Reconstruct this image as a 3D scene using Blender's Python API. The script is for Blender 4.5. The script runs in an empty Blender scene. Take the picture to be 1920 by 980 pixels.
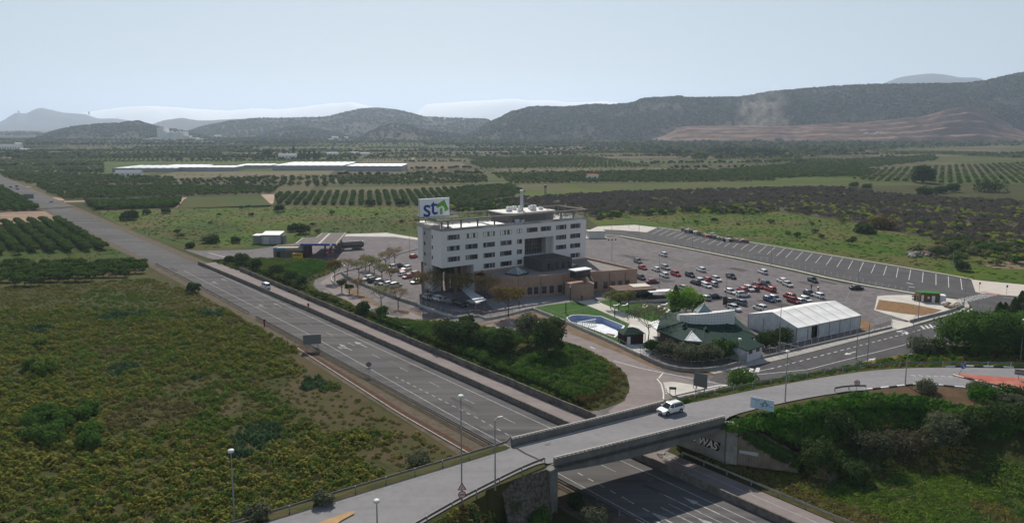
import bpy, bmesh, math, random
from mathutils import Vector, Matrix
from mathutils.geometry import tessellate_polygon
R=math.radians; rnd=random.Random(7)
SC=bpy.context.scene; COL=SC.collection
# ------------------------------------------------------------ camera, world, sun, exposure
CX,CY,F,HY,H=960.0,430.0,1400.0,235.0,50.0
PIT=math.atan((CY-HY)/F)
cam=bpy.data.cameras.new('camera'); camo=bpy.data.objects.new('camera',cam); COL.objects.link(camo)
cam.sensor_width=36; cam.lens=36*F/1920; cam.shift_y=-(490-CY)/1920; cam.clip_start=1; cam.clip_end=60000
camo.location=(0,0,H); camo.rotation_euler=(math.pi/2-PIT,0,0); SC.camera=camo
SUN_AZ,SUN_EL=-8.0,39.0
wd=bpy.data.worlds.new('World'); SC.world=wd; wd.use_nodes=True; nt=wd.node_tree; nt.nodes.clear()
wo=nt.nodes.new('ShaderNodeOutputWorld'); bg=nt.nodes.new('ShaderNodeBackground'); bg2=nt.nodes.new('ShaderNodeBackground'); ad=nt.nodes.new('ShaderNodeAddShader')
sk=nt.nodes.new('ShaderNodeTexSky'); sk.sky_type='NISHITA'; sk.sun_disc=False; sk.sun_elevation=R(SUN_EL); sk.sun_rotation=R(SUN_AZ); sk.air_density=1.0; sk.dust_density=1.0
bg.inputs[1].default_value=0.05*0.35; nt.links.new(sk.outputs[0],bg.inputs[0])
tcw=nt.nodes.new('ShaderNodeTexCoord'); spw=nt.nodes.new('ShaderNodeSeparateXYZ'); nt.links.new(tcw.outputs['Generated'],spw.inputs[0]); rw_=nt.nodes.new('ShaderNodeValToRGB'); nt.links.new(spw.outputs[2],rw_.inputs[0])
rw_.color_ramp.elements[0].position=.40; rw_.color_ramp.elements[0].color=(.545,.64,.70,1); rw_.color_ramp.elements[1].position=.72; rw_.color_ramp.elements[1].color=(.115,.17,.27,1)   # hazy pale low sky, deeper blue overhead
nt.links.new(rw_.outputs[0],bg2.inputs[0]); bg2.inputs[1].default_value=.585
nt.links.new(bg.outputs[0],ad.inputs[0]); nt.links.new(bg2.outputs[0],ad.inputs[1]); nt.links.new(ad.outputs[0],wo.inputs[0])
sl=bpy.data.lights.new('sun','SUN'); sl.energy=5.0; sl.angle=R(0.5); sl.color=(1,.93,.82)
so=bpy.data.objects.new('sun',sl); COL.objects.link(so)
sdir=Vector((math.sin(R(SUN_AZ))*math.cos(R(SUN_EL)),math.cos(R(SUN_AZ))*math.cos(R(SUN_EL)),math.sin(R(SUN_EL))))
so.rotation_euler=sdir.to_track_quat('Z','Y').to_euler()
vs=SC.view_settings; SC.display_settings.display_device='sRGB'; vs.view_transform='Standard'; vs.look='None'; vs.exposure=0.24; vs.gamma=1; vs.use_curve_mapping=False
SC.cycles.max_bounces=5; SC.cycles.diffuse_bounces=2; SC.cycles.transmission_bounces=3; SC.cycles.volume_bounces=1; SC.cycles.transparent_max_bounces=6
# ------------------------------------------------------------ measuring helpers: a photo point to the level plane it lies on
def ray(x,y):
    u=(x-CX)/F; v=-(y-CY)/F
    return (u,math.cos(PIT)+v*math.sin(PIT),-math.sin(PIT)+v*math.cos(PIT))
def W(x,y,z=0.0):
    d=ray(x,y); t=(z-H)/d[2]; return Vector((d[0]*t,d[1]*t,z))
def height(base,x,y):            # height of a post on `base` whose top shows at row y
    d=ray(x,y); t=(base[1])/d[1]; return H+d[2]*t-base[2]
def at_depth(x,y,Y):
    d=ray(x,y); t=Y/d[1]; return Vector((d[0]*t,Y,H+d[2]*t))
M1=Vector((-22.2653,148.8393)); EV=Vector((0.63195,-0.77501)); NV=Vector((-0.77501,-0.63195))
def ST(x,y): q=Vector((x,y))-M1; return q.dot(EV),q.dot(NV)
def TS(s,t,z=0.0): q=M1+EV*s+NV*t; return Vector((q.x,q.y,z))
# ------------------------------------------------------------ polygons
def inpoly(x,y,P):
    c=False; j=len(P)-1
    for i in range(len(P)):
        xi,yi=P[i][0],P[i][1]; xj,yj=P[j][0],P[j][1]
        if (yi>y)!=(yj>y) and x<(xj-xi)*(y-yi)/(yj-yi)+xi: c=not c
        j=i
    return c
def segd(x,y,a,b):
    dx,dy=b[0]-a[0],b[1]-a[1]; L=dx*dx+dy*dy
    t=0 if L==0 else max(0,min(1,((x-a[0])*dx+(y-a[1])*dy)/L))
    return math.hypot(x-a[0]-t*dx,y-a[1]-t*dy)
def pold(x,y,P,closed=True):
    n=len(P); return min(segd(x,y,P[i],P[(i+1)%n]) for i in range(n if closed else n-1))
def smooth_line(P,it=2):
    for _ in range(it):
        Q=[P[0]]
        for a,b in zip(P[:-1],P[1:]): Q.append(a*.75+b*.25); Q.append(a*.25+b*.75)
        Q.append(P[-1]); P=Q
    return P
def offset_line(P,d):            # to the left of travel
    out=[]
    for i,p in enumerate(P):
        a=P[max(0,i-1)]; b=P[min(len(P)-1,i+1)]; t=Vector((b[0]-a[0],b[1]-a[1])).normalized()
        out.append(Vector((p[0]-t.y*d,p[1]+t.x*d,p[2])))
    return out
def resample(P,step):
    out=[P[0].copy()]; acc=0.0
    for a,b in zip(P[:-1],P[1:]):
        L=(b-a).length; 
        if L==0: continue
        q=step-acc
        while q<=L: out.append(a.lerp(b,q/L)); q+=step
        acc=(acc+L)%step if True else 0
    return out
# ------------------------------------------------------------ mesh builder
class MB:
    def __init__(s): s.v=[]; s.f=[]; s.m=[]
    def add(s,vs,fs,m=0,T=None):
        o=len(s.v)
        s.v+= [tuple(T@Vector(q)) for q in vs] if T else [tuple(q) for q in vs]
        s.f+=[tuple(i+o for i in f) for f in fs]; s.m+=[m]*len(fs); return s
    def box(s,x0,x1,y0,y1,z0,z1,m=0,T=None):
        return s.add([(x0,y0,z0),(x1,y0,z0),(x1,y1,z0),(x0,y1,z0),(x0,y0,z1),(x1,y0,z1),(x1,y1,z1),(x0,y1,z1)],
            [(3,2,1,0),(4,5,6,7),(0,1,5,4),(1,2,6,5),(2,3,7,6),(3,0,4,7)],m,T)
    def prism(s,P,z0,z1,m=0,T=None,cap=True):
        n=len(P); A=sum(P[i][0]*P[(i+1)%n][1]-P[(i+1)%n][0]*P[i][1] for i in range(n))
        if A<0: P=list(reversed(P))
        vs=[(p[0],p[1],z0) for p in P]+[(p[0],p[1],z1) for p in P]
        fs=[(i,(i+1)%n,n+(i+1)%n,n+i) for i in range(n)]
        s.add(vs,fs,m,T)
        if cap:
            tr=tessellate_polygon([[Vector((p[0],p[1],0)) for p in P]]); o=len(s.v)-2*n
            for t in tr:
                t=orient(t,P); s.f.append(tuple(o+n+i for i in t)); s.m.append(m); s.f.append(tuple(o+i for i in reversed(t))); s.m.append(m)
        return s
    def sheet(s,P,z=0.0,m=0,holes=(),T=None):
        loops=[[Vector((p[0],p[1],0)) for p in P]]+[[Vector((p[0],p[1],0)) for p in h] for h in holes]
        allp=[p for l in loops for p in l]
        o=len(s.v); s.v+=[(p.x,p.y,z) if T is None else tuple(T@Vector((p.x,p.y,z))) for p in allp]
        for t in tessellate_polygon(loops): t=orient(t,allp); s.f.append(tuple(o+i for i in t)); s.m.append(m)
        return s
    def ribbon(s,A,B,m=0):       # strip between two equal-length lines
        n=len(A); o=len(s.v); s.v+=[tuple(p) for p in A]+[tuple(p) for p in B]
        for i in range(n-1):
            q=(o+i,o+i+1,o+n+i+1,o+n+i); s.f.append(q); s.m.append(m)
        return s
    def sweep(s,P,prof,m=0,closed=True,caps=True):    # profile (offset-left, z) along a line
        n=len(prof); o=len(s.v)
        for i,p in enumerate(P):
            a=P[max(0,i-1)]; b=P[min(len(P)-1,i+1)]; t=Vector((b[0]-a[0],b[1]-a[1])).normalized()
            for (d,z) in prof: s.v.append((p[0]-t.y*d,p[1]+t.x*d,p[2]+z))
        K=n if closed else n-1
        for i in range(len(P)-1):
            for k in range(K):
                k2=(k+1)%n; s.f.append((o+i*n+k,o+(i+1)*n+k,o+(i+1)*n+k2,o+i*n+k2)); s.m.append(m)
        if caps and closed:
            s.f.append(tuple(o+k for k in range(n))); s.m.append(m); e=o+(len(P)-1)*n; s.f.append(tuple(e+k for k in reversed(range(n)))); s.m.append(m)
        return s
    def tube(s,pts,rad,n=6,m=0):
        pts=[Vector(p) for p in pts]; o=len(s.v)
        for i,p in enumerate(pts):
            a=pts[max(0,i-1)]; b=pts[min(len(pts)-1,i+1)]; t=(b-a).normalized()
            u=t.orthogonal().normalized() if abs(t.z)<.9 else Vector((1,0,0)); u=(u-t*u.dot(t)).normalized(); w=t.cross(u)
            r=rad[i] if isinstance(rad,(list,tuple)) else rad
            for k in range(n): c=2*math.pi*k/n; s.v.append(tuple(p+u*(r*math.cos(c))+w*(r*math.sin(c))))
        for i in range(len(pts)-1):
            for k in range(n): k2=(k+1)%n; s.f.append((o+i*n+k,o+i*n+k2,o+(i+1)*n+k2,o+(i+1)*n+k)); s.m.append(m)
        s.f.append(tuple(o+k for k in reversed(range(n)))); s.m.append(m); e=o+(len(pts)-1)*n; s.f.append(tuple(e+k for k in range(n))); s.m.append(m)
        return s
    def lathe(s,prof,n=12,m=0,T=None):    # (r,z)
        vs=[];fs=[]
        for r,z in prof:
            for k in range(n): c=2*math.pi*k/n; vs.append((r*math.cos(c),r*math.sin(c),z))
        for i in range(len(prof)-1):
            for k in range(n): k2=(k+1)%n; fs.append((i*n+k,i*n+k2,(i+1)*n+k2,(i+1)*n+k))
        fs.append(tuple(reversed(range(n)))); fs.append(tuple((len(prof)-1)*n+k for k in range(n)))
        return s.add(vs,fs,m,T)
    def loft(s,secs,m=0,T=None):           # list of equal-length rings
        n=len(secs[0]); vs=[q for r in secs for q in r]; fs=[]
        for i in range(len(secs)-1):
            for k in range(n): k2=(k+1)%n; fs.append((i*n+k,i*n+k2,(i+1)*n+k2,(i+1)*n+k))
        fs.append(tuple(reversed(range(n)))); fs.append(tuple((len(secs)-1)*n+k for k in range(n)))
        return s.add(vs,fs,m,T)
    def build(s,name,mats,parent=None,smooth=False,link=True,fix=False):
        me=bpy.data.meshes.new(name); me.from_pydata(s.v,[],s.f); 
        mats=mats if isinstance(mats,(list,tuple)) else [mats]
        for q in mats: me.materials.append(q)
        if len(mats)>1: me.polygons.foreach_set('material_index',s.m)
        if smooth: me.polygons.foreach_set('use_smooth',[True]*len(me.polygons))
        me.update()
        if fix:
            b=bmesh.new(); b.from_mesh(me); bmesh.ops.recalc_face_normals(b,faces=b.faces); b.to_mesh(me); b.free()
        o=bpy.data.objects.new(name,me)
        if link: COL.objects.link(o)
        if parent: o.parent=parent
        return o
def orient(t,P):
    a,b,c=(P[i] for i in t)
    return t if (b[0]-a[0])*(c[1]-a[1])-(c[0]-a[0])*(b[1]-a[1])>0 else tuple(reversed(t))
def TR(x,y,z=0,rz=0,s=1): return Matrix.Translation((x,y,z))@Matrix.Rotation(rz,4,'Z')@Matrix.Scale(s,4)
def tag(o,label=None,cat=None,group=None,kind=None):
    if label: o['label']=label
    if cat: o['category']=cat
    if group: o['group']=group
    if kind: o['kind']=kind
    return o
def thing(name,label,cat,loc=(0,0,0),rz=0,group=None):
    o=bpy.data.objects.new(name,None); o.empty_display_size=.5; COL.objects.link(o); o.location=loc; o.rotation_euler=(0,0,rz)
    return tag(o,label,cat,group)
def struct(name,mb,m): return tag(mb.build(name,m),kind='structure')
def dup(root,loc,rz=0,label=None,group=None,scale=None):
    r=root.copy(); COL.objects.link(r); r.location=loc; r.rotation_euler=(0,0,rz)
    if scale: r.scale=(scale,)*3 if not isinstance(scale,tuple) else scale
    if label: r['label']=label
    if group: r['group']=group
    for ch in root.children:
        c=ch.copy(); COL.objects.link(c); c.parent=r
        for g in ch.children: d=g.copy(); COL.objects.link(d); d.parent=c
    return r
# ------------------------------------------------------------ materials
def nd(nt,t,**k):
    n=nt.nodes.new(t)
    for a,b in k.items(): setattr(n,a,b)
    return n
def newmat(name):
    m=bpy.data.materials.new(name); m.use_nodes=True; return m,m.node_tree,m.node_tree.nodes['Principled BSDF']
MATS={}; LEAFK=1.75
def mat(name,c,rough=.85,c2=None,scale=.3,detail=4,lo=.35,hi=.65,metal=0,bump=0,bscale=None,c3=None,s3=5,a3=.3,coords='world',spec=.3,stretch=None):
    if name in MATS: return MATS[name]
    m,nt,b=newmat(name); L=nt.links.new
    if rough>=.8: spec=.04
    b.inputs['Base Color'].default_value=(*c,1); b.inputs['Roughness'].default_value=rough; b.inputs['Metallic'].default_value=metal; b.inputs['Specular IOR Level'].default_value=spec
    if coords=='world': g=nd(nt,'ShaderNodeNewGeometry').outputs['Position']
    else: g=nd(nt,'ShaderNodeTexCoord').outputs['Object']
    if stretch:
        mp=nd(nt,'ShaderNodeMapping'); mp.inputs['Rotation'].default_value=(0,0,stretch[0]); mp.inputs['Scale'].default_value=(stretch[1],stretch[2],1); L(g,mp.inputs[0]); gs=mp.outputs[0]
    else: gs=g
    cur=None
    if c2:
        n=nd(nt,'ShaderNodeTexNoise'); n.inputs['Scale'].default_value=scale; n.inputs['Detail'].default_value=detail; n.inputs['Roughness'].default_value=.6; L(gs,n.inputs['Vector'])
        r=nd(nt,'ShaderNodeValToRGB'); r.color_ramp.elements[0].position=lo; r.color_ramp.elements[1].position=hi
        r.color_ramp.elements[0].color=(*c,1); r.color_ramp.elements[1].color=(*c2,1); L(n.outputs[0],r.inputs[0]); cur=r.outputs[0]
    if c3:
        n=nd(nt,'ShaderNodeTexNoise'); n.inputs['Scale'].default_value=s3; n.inputs['Detail'].default_value=3; L(g,n.inputs['Vector'])
        r=nd(nt,'ShaderNodeValToRGB'); r.color_ramp.elements[0].position=.42; r.color_ramp.elements[1].position=.66; r.color_ramp.elements[0].color=(0,0,0,1); r.color_ramp.elements[1].color=(a3,a3,a3,1); L(n.outputs[0],r.inputs[0])
        x=nd(nt,'ShaderNodeMixRGB'); x.inputs[2].default_value=(*c3,1); L(r.outputs[0],x.inputs[0])
        if cur: L(cur,x.inputs[1])
        else: x.inputs[1].default_value=(*c,1)
        cur=x.outputs[0]
    if cur: L(cur,b.inputs['Base Color'])
    if bump:
        n=nd(nt,'ShaderNodeTexNoise'); n.inputs['Scale'].default_value=bscale or 4; n.inputs['Detail'].default_value=4; L(g,n.inputs['Vector'])
        bp=nd(nt,'ShaderNodeBump'); bp.inputs['Strength'].default_value=1; bp.inputs['Distance'].default_value=bump; L(n.outputs[0],bp.inputs['Height']); L(bp.outputs[0],b.inputs['Normal'])
    MATS[name]=m; return m
def leaf(name,c,c2,trans=.25,var=.5,ns=.25,k=LEAFK):
    c=tuple(q*k for q in c); c2=tuple(q*k for q in c2)
    if name in MATS: return MATS[name]
    m,nt,b=newmat(name); L=nt.links.new; nt.nodes.remove(b)
    oi=nd(nt,'ShaderNodeObjectInfo'); g=nd(nt,'ShaderNodeNewGeometry'); n=nd(nt,'ShaderNodeTexNoise'); n.inputs['Scale'].default_value=ns; n.inputs['Detail'].default_value=2; L(g.outputs['Position'],n.inputs['Vector'])
    ma=nd(nt,'ShaderNodeMath',operation='MULTIPLY'); ma.inputs[1].default_value=var; L(oi.outputs['Random'],ma.inputs[0])
    mb_=nd(nt,'ShaderNodeMath',operation='MULTIPLY_ADD'); mb_.inputs[1].default_value=1.6; mb_.inputs[2].default_value=-.55; L(n.outputs[0],mb_.inputs[0])
    mc=nd(nt,'ShaderNodeMath',operation='ADD',use_clamp=True); L(ma.outputs[0],mc.inputs[0]); L(mb_.outputs[0],mc.inputs[1])
    x=nd(nt,'ShaderNodeMixRGB'); x.inputs[1].default_value=(*c,1); x.inputs[2].default_value=(*c2,1); L(mc.outputs[0],x.inputs[0])
    d=nd(nt,'ShaderNodeBsdfDiffuse'); t=nd(nt,'ShaderNodeBsdfTranslucent'); mx=nd(nt,'ShaderNodeMixShader'); mx.inputs[0].default_value=trans
    L(x.outputs[0],d.inputs[0]); L(x.outputs[0],t.inputs[0]); L(d.outputs[0],mx.inputs[1]); L(t.outputs[0],mx.inputs[2]); L(mx.outputs[0],nt.nodes['Material Output'].inputs[0])
    MATS[name]=m; return m
asphalt=mat('asphalt',(.137,.122,.127),.9,(.175,.158,.162),.09,6,c3=(.085,.08,.084),s3=.45,a3=.6)
asphalt_hw=mat('asphalt_highway',(.060,.058,.060),.88,(.115,.111,.112),.8,4,stretch=(R(50.8),.012,.62),c3=(.125,.12,.12),s3=.05,a3=.5)
asphalt_dk=mat('asphalt_dark',(.072,.07,.074),.9,(.10,.097,.10),.15,5,c3=(.055,.053,.057),s3=1.1,a3=.4)
asphalt_br=mat('asphalt_bridge',(.195,.19,.198),.88,(.23,.225,.232),.4,5,stretch=(R(-28),.06,.7),c3=(.15,.148,.15),s3=1.,a3=.3)
slipm=mat('slip_road_surface',(.19,.162,.157),.9,(.245,.21,.203),.4,5,stretch=(R(50.8),.04,.6),c3=(.14,.125,.12),s3=.7,a3=.3)
paint=mat('road_paint',(.62,.62,.6),.7,(.4,.4,.39),1.5,4)
paintf=mat('worn_paint',(.28,.275,.27),.8,(.14,.137,.137),1.6,4)
conc=mat('concrete',(.36,.345,.32),.9,(.27,.255,.235),.5,5,c3=(.18,.165,.15),s3=1.5,a3=.5)
conc_pale=mat('concrete_pale',(.52,.49,.45),.9,(.43,.41,.375),.35,5)
conc_dk=mat('concrete_stained',(.20,.185,.165),.92,(.13,.115,.10),.6,5,c3=(.09,.07,.055),s3=2,a3=.6)
conc_br=mat('concrete_bridge',(.17,.165,.155),.92,(.12,.115,.108),.45,5,c3=(.25,.24,.22),s3=1.1,a3=.3)
steel=mat('galvanised_steel',(.30,.31,.32),.5,metal=.5,spec=.4); steel_dk=mat('weathered_steel',(.14,.135,.13),.6,metal=.3)
white=mat('white_paint',(.72,.72,.72),.6,(.6,.6,.6),.5); blackm=mat('black_rubber',(.02,.02,.02),.8); rust=mat('rusty_panel',(.10,.05,.035),.9,(.06,.035,.025),1)
glass=mat('dark_glass',(.015,.018,.022),.12,spec=.6); 
dirt=mat('dirt',(.22,.15,.11),.95,(.15,.105,.075),.25,5,c3=(.10,.09,.045),s3=.9,a3=.5,bump=.1)
redm=mat('red_paint',(.5,.03,.03),.5); bluem=mat('blue_paint',(.02,.11,.42),.5)
bark=mat('bark',(.06,.048,.04),.95,(.10,.085,.07),3,coords='obj')
# ------------------------------------------------------------ terrain
AB_L=W(1040,858.7,7.3); AB_R=W(1357,868)
zd=6.3
far_edge_L=[W(-200,1120,zd),W(300,1035,zd),W(500,978,zd),W(740,905,zd),W(850,872,zd),W(955.5,840,zd)]
near_edge_L=[W(500,1150,zd),W(791.6,980,zd),W(862,940,zd),W(930.8,905,zd),W(980,881,zd),W(1018,866,zd)]
far_edge_R=[W(1239,770,zd),W(1280,758.5,zd),W(1335,747,zd),W(1390,735.5,zd),W(1475,719,zd),W(1560,704.5,zd),W(1630,694.5,zd),W(1703,689.5,zd),W(1805,688.6,zd),W(1920,690.6,zd),W(2080,696,zd),W(2300,720,zd)]
near_edge_R=[W(1372,778,zd),W(1430,763,zd),W(1500,748,zd),W(1560,737.6,zd),W(1621,731,zd),W(1713,721,zd),W(1754,721.5,zd),W(1830,729,zd),W(1920,746,zd),W(2080,790,zd),W(2300,860,zd)]
top_R=[W(1372,786,zd),W(1450,772,zd),W(1560,745,zd),W(1621,737,zd),W(1703,741,zd),W(1743,745,zd),W(1784,758,zd),W(1815,760,zd),W(1876,772,zd),W(1920,784,zd),W(2080,840,zd),W(2300,920,zd)]
ER=[p.copy() for p in offset_line(far_edge_R[1:],1.6)]+list(reversed(top_R))
EL=[p.copy() for p in offset_line(far_edge_L,1.5)]+list(reversed(offset_line(near_edge_L,-1.3)))
MOUND_ROAD=[W(*q) for q in [(382,484),(400,486),(470,487),(560,489),(610,490),(640,500),(615,515),(590,524),(586,534),(596,545),(640,560),(690,583),(740,598),(790,603),(861,607),(904,614),(968,621),(1010,628),(1055,640),(1096,652),(1134,671.5),(1160,688),(1176,705),(1181,725),(1172,748),(1140,763),(1100,770)]]
def tside(s): return -11.2
MOUND=MOUND_ROAD+[TS(43.5,-11.2),TS(-75,-11.2),TS(-128,-10.8)]
TW=W(938,906,6.15)
WING_A=Vector((31.66,105.77,0)); WING_B=Vector((41.6,102.6,0))
WL_A=W(1040,963.5); WL_B=W(935,925,4.0); WL_B.z=0
def side(p,a,b): return (b[0]-a[0])*(p[1]-a[1])-(b[1]-a[1])*(p[0]-a[0])
def zfun(x,y):
    s,t=ST(x,y)
    if -14.5<=t<=14.6: return 0.0
    z=0.0
    if -190<s<60 and t<-10 and inpoly(x,y,MOUND):
        return 1.35*min(1,pold(x,y,MOUND_ROAD,False)/5.0)
    if y<220:
        if x>20:
            if inpoly(x,y,ER): z=6.22
            else:
                d=pold(x,y,ER)
                if d<14: z=max(0,6.22-d/2.0)
            if z and x<WING_B.x+1 and side((x,y),WING_A+Vector((0,2.5,0)),WING_B+Vector((0,2.5,0)))<0: z=0
            if z and t>-20 and y>108 and not inpoly(x,y,ER): z=0
        elif x<15:
            if inpoly(x,y,EL): z=6.22
            else:
                d=pold(x,y,EL)
                if d<14: z=max(0,6.22-d/2.0)
                if x>-5 and side((x,y),TW,AB_L)<0: z*=max(0,min(1,(TW.x+.5-x)/3.5))
    return z
def axis(a,b,st,far):
    v=[]; q=a
    while q<=b+1e-6: v.append(q); q+=st
    k=st
    hi=b
    while hi<far: k*=1.35; hi+=k; v.append(hi)
    k=st; lo=a
    while lo>-far: k*=1.35; lo-=k; v.insert(0,lo)
    return v
SS=axis(-130,90,1.25,26000); TT=axis(-96,60,1.25,26000)
TT=sorted([t for t in TT if abs(abs(t)-14.5)>.5]+[-14.56,-14.48,14.58,14.66]+[-11.22,-11.18]); TT=[t for i,t in enumerate(TT) if i==0 or t-TT[i-1]>.02]
POOL=None
pool_px=[(1064,598),(1066,595),(1070,593),(1076,591.6),(1084,591),(1096,591.3),(1110,593),(1126,593.8),(1168,611),(1162,621),(1150,632),(1118,620),(1090,610),(1070,603)]
POOL=[W(*q) for q in pool_px]
pc=sum(POOL,Vector((0,0,0)))/len(POOL)
POOLH=[pc+(p-pc)*1.12 for p in POOL]
g=MB(); idx=[]
for s in SS:
    for t in TT:
        p=TS(s,t); z=zfun(p.x,p.y) if (-200<s<150 and -120<t<90) else 0.0
        g.v.append((p.x,p.y,z-.004))
nT=len(TT)
for i in range(len(SS)-1):
    for j in range(nT-1):
        c=TS((SS[i]+SS[i+1])/2,(TT[j]+TT[j+1])/2)
        if inpoly(c.x,c.y,POOLH): continue
        a=i*nT+j; g.f.append((a,a+1,a+nT+1,a+nT)); g.m.append(0)
ground_m=mat('ground_soil_and_grass',(.038,.046,.014),.95,(.070,.058,.027),.035,6,.38,.62,c3=(.030,.045,.014),s3=.35,a3=.6,bump=.25,bscale=.8)
gr=struct('ground',g,ground_m)
for p in gr.data.polygons: pass
if gr.data.polygons[0].normal.z<0: gr.data.flip_normals()
# ------------------------------------------------------------ flat surfaces (z order)
Zl={'a':.02,'b':.03,'c':.04,'d':.05,'e':.06}
def surf(name,px,m,z=.02,holes=(),zz=0):
    P=[W(*q,zz) if not isinstance(q,Vector) else q for q in px]
    return struct(name,MB().sheet(P,zz+z,0,holes),m)
grass_green=mat('meadow_grass',(.030,.078,.006),.95,(.072,.098,.012),.05,8,.38,.62,c3=(.10,.08,.035),s3=.028,a3=.85,bump=.15,bscale=1.5)  # fresh green meadow with browner patches, the grass's own colour
grass_olive=mat('olive_meadow',(.042,.062,.010),.95,(.088,.068,.022),.025,8,.38,.62,c3=(.03,.07,.014),s3=.05,a3=.85,bump=.15,bscale=1.5)
lawn_m=mat('mown_lawn',(.035,.085,.016),.95,(.045,.10,.02),.4,5)
# highway
S0=[(-1400,14.5+10),(-700,14.2),(-600,13.6),(-300,10.6),(-158,8.3),(-110,7.75),(-60,7.9),(0,8.1),(40,8.4),(90,8.6),(220,9.5)]
S1=[(-1400,5+7),(-700,2.7),(-600,1.4),(-300,-1.6),(-158,-3.3),(-110,-4.6),(-60,-5.3),(0,-5.45),(40,-5.45),(90,-5.45),(220,-5.45)]
def interp(T,s):
    for (a,x),(b,y) in zip(T[:-1],T[1:]):
        if a<=s<=b: return x+(y-x)*(s-a)/(b-a)
    return T[-1][1]
ss=[-1400+i*20 for i in range(82)]
def rib(name,f0,f1,s0,s1,st,m,z):
    s=[s0+(s1-s0)*i/max(1,int(round((s1-s0)/st))) for i in range(int(round((s1-s0)/st))+1)]
    o=struct(name,MB().ribbon([TS(q,f0(q) if callable(f0) else f0,z) for q in s],[TS(q,f1(q) if callable(f1) else f1,z) for q in s]),m)
    return o
tl=lambda s:interp(S0,s); tr=lambda s:interp(S1,s)
rib('highway',tl,tr,-400,220,20,asphalt_hw,.02); rib('highway',tl,tr,-1400,-396,20,asphalt_hw,.3); rib('verge',lambda s:tl(s)+2.5,lambda s:tr(s)-2.5,-1400,-398,20,mat('far_gravel',(.12,.10,.08),.95),.28)
strip_out=lambda s:-11.0 if s<45 else -11.2
rib('slip_road',lambda s:-5.9,strip_out,-150,220,10,slipm,.02)
verge_m=mat('gravel_verge',(.13,.10,.085),.95,(.09,.075,.05),.4,5,c3=(.06,.06,.03),s3=1.2,a3=.5)
rib('verge',lambda s:tl(s),lambda s:tl(s)+interp([(-1400,3.2),(-60,3.2),(0,5.2),(40,6),(60,5),(300,5)],s),-1400,220,20,verge_m,.012)
rib('far_verge',lambda s:tr(s),lambda s:tr(s)-4,-1400,-150,20,verge_m,.012)
# markings
mk=MB()
def line(f,s0,s1,w,z=.026,st=4,m=0):
    n=max(1,int((s1-s0)/st)); s=[s0+(s1-s0)*i/n for i in range(n+1)]; ff=f if callable(f) else (lambda q:f)
    mk.ribbon([TS(q,ff(q)+w/2,z) for q in s],[TS(q,ff(q)-w/2,z) for q in s],m)
k=-120.0+.0
s=-11.6*40
while s<140: line(0.0 if s>-100 else lambda q:tl(q)/2+tr(q)/2-1,s,s+3.4,.13,m=0 if s>-40 else 1); s+=11.55
s=2.6
while s<66: line(lambda q:3.6+max(0,q-30)*.035,s,s+1.1,.22); s+=2.22
s=66
while s<140: line(4.95,s,s+1.1,.22); s+=2.6
line(-3.3,-140,160,.16); line(lambda q:4.0+2.2*min(1,max(0,(q+38)/60))+1.1*min(1,max(0,(q-20)/60)),-140,160,.16)
line(-9.4,52,160,.16); line(-6.35,-140,160,.14,m=1)
def arrow(s,t,L,w,turn=0,z=.027,m=0,fl=1):   # straight arrow along +s
    def q(a,b): return TS(s+a*fl,t+b*fl,z)
    m=1 if s<-30 else 0; mk.add([q(0,-w*.12),q(0,w*.12),q(L*.62,w*.12),q(L*.62,-w*.12)],[(0,1,2,3)],m)
    mk.add([q(L*.62,-w*.5),q(L*.62,w*.5),q(L,0)],[(0,1,2)],m)
    if turn:
        mk.add([q(L*.25,0),q(L*.35,0),q(L*.62,turn*w*.9),q(L*.5,turn*w*.9)],[(0,1,2,3)],m); mk.add([q(L*.5,turn*w*.6),q(L*.75,turn*w*1.1),q(L*.42,turn*w*1.3)],[(0,1,2)],m)
arrow(-19,-1.6,6,1.2,fl=-1); arrow(-68,-1.6,6,1.2,fl=-1); arrow(-19,2.1,6.5,1.1,-1,fl=-1); arrow(-69,2.2,6.5,1.1,-1,fl=-1); arrow(-112,-1.5,6,1.2,fl=-1); arrow(-110,2,6,1.1,-1,fl=-1)
arrow(76,-1.6,6,1.1,fl=-1); arrow(80,1.4,5.5,1.1,fl=-1); arrow(76,4.9,6,1.2,-1,fl=-1)
line(.0,70,79,.13); line(2.9,70,90,.3,m=1); line(-.1,68,74,.13); line(-1.6,76,84,.13); line(1.4,70,76,.13)
# gore hatching beyond the bridge
line(lambda q:-9.6-max(0,58-q)*.32,44,61,.16)
for i in range(7):
    s=50+i*1.7; mk.add([TS(s,-9.7-max(0,58-s)*.3,.027),TS(s+.7,-9.7-max(0,58-s)*.3,.027),TS(s+1.6,-11.1,.027),TS(s+.9,-11.1,.027)],[(0,1,2,3)],1)
struct('highway_markings',mk,[mat('highway_paint',(.38,.38,.37),.8,(.22,.22,.215),1.5,4),paintf])
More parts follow.
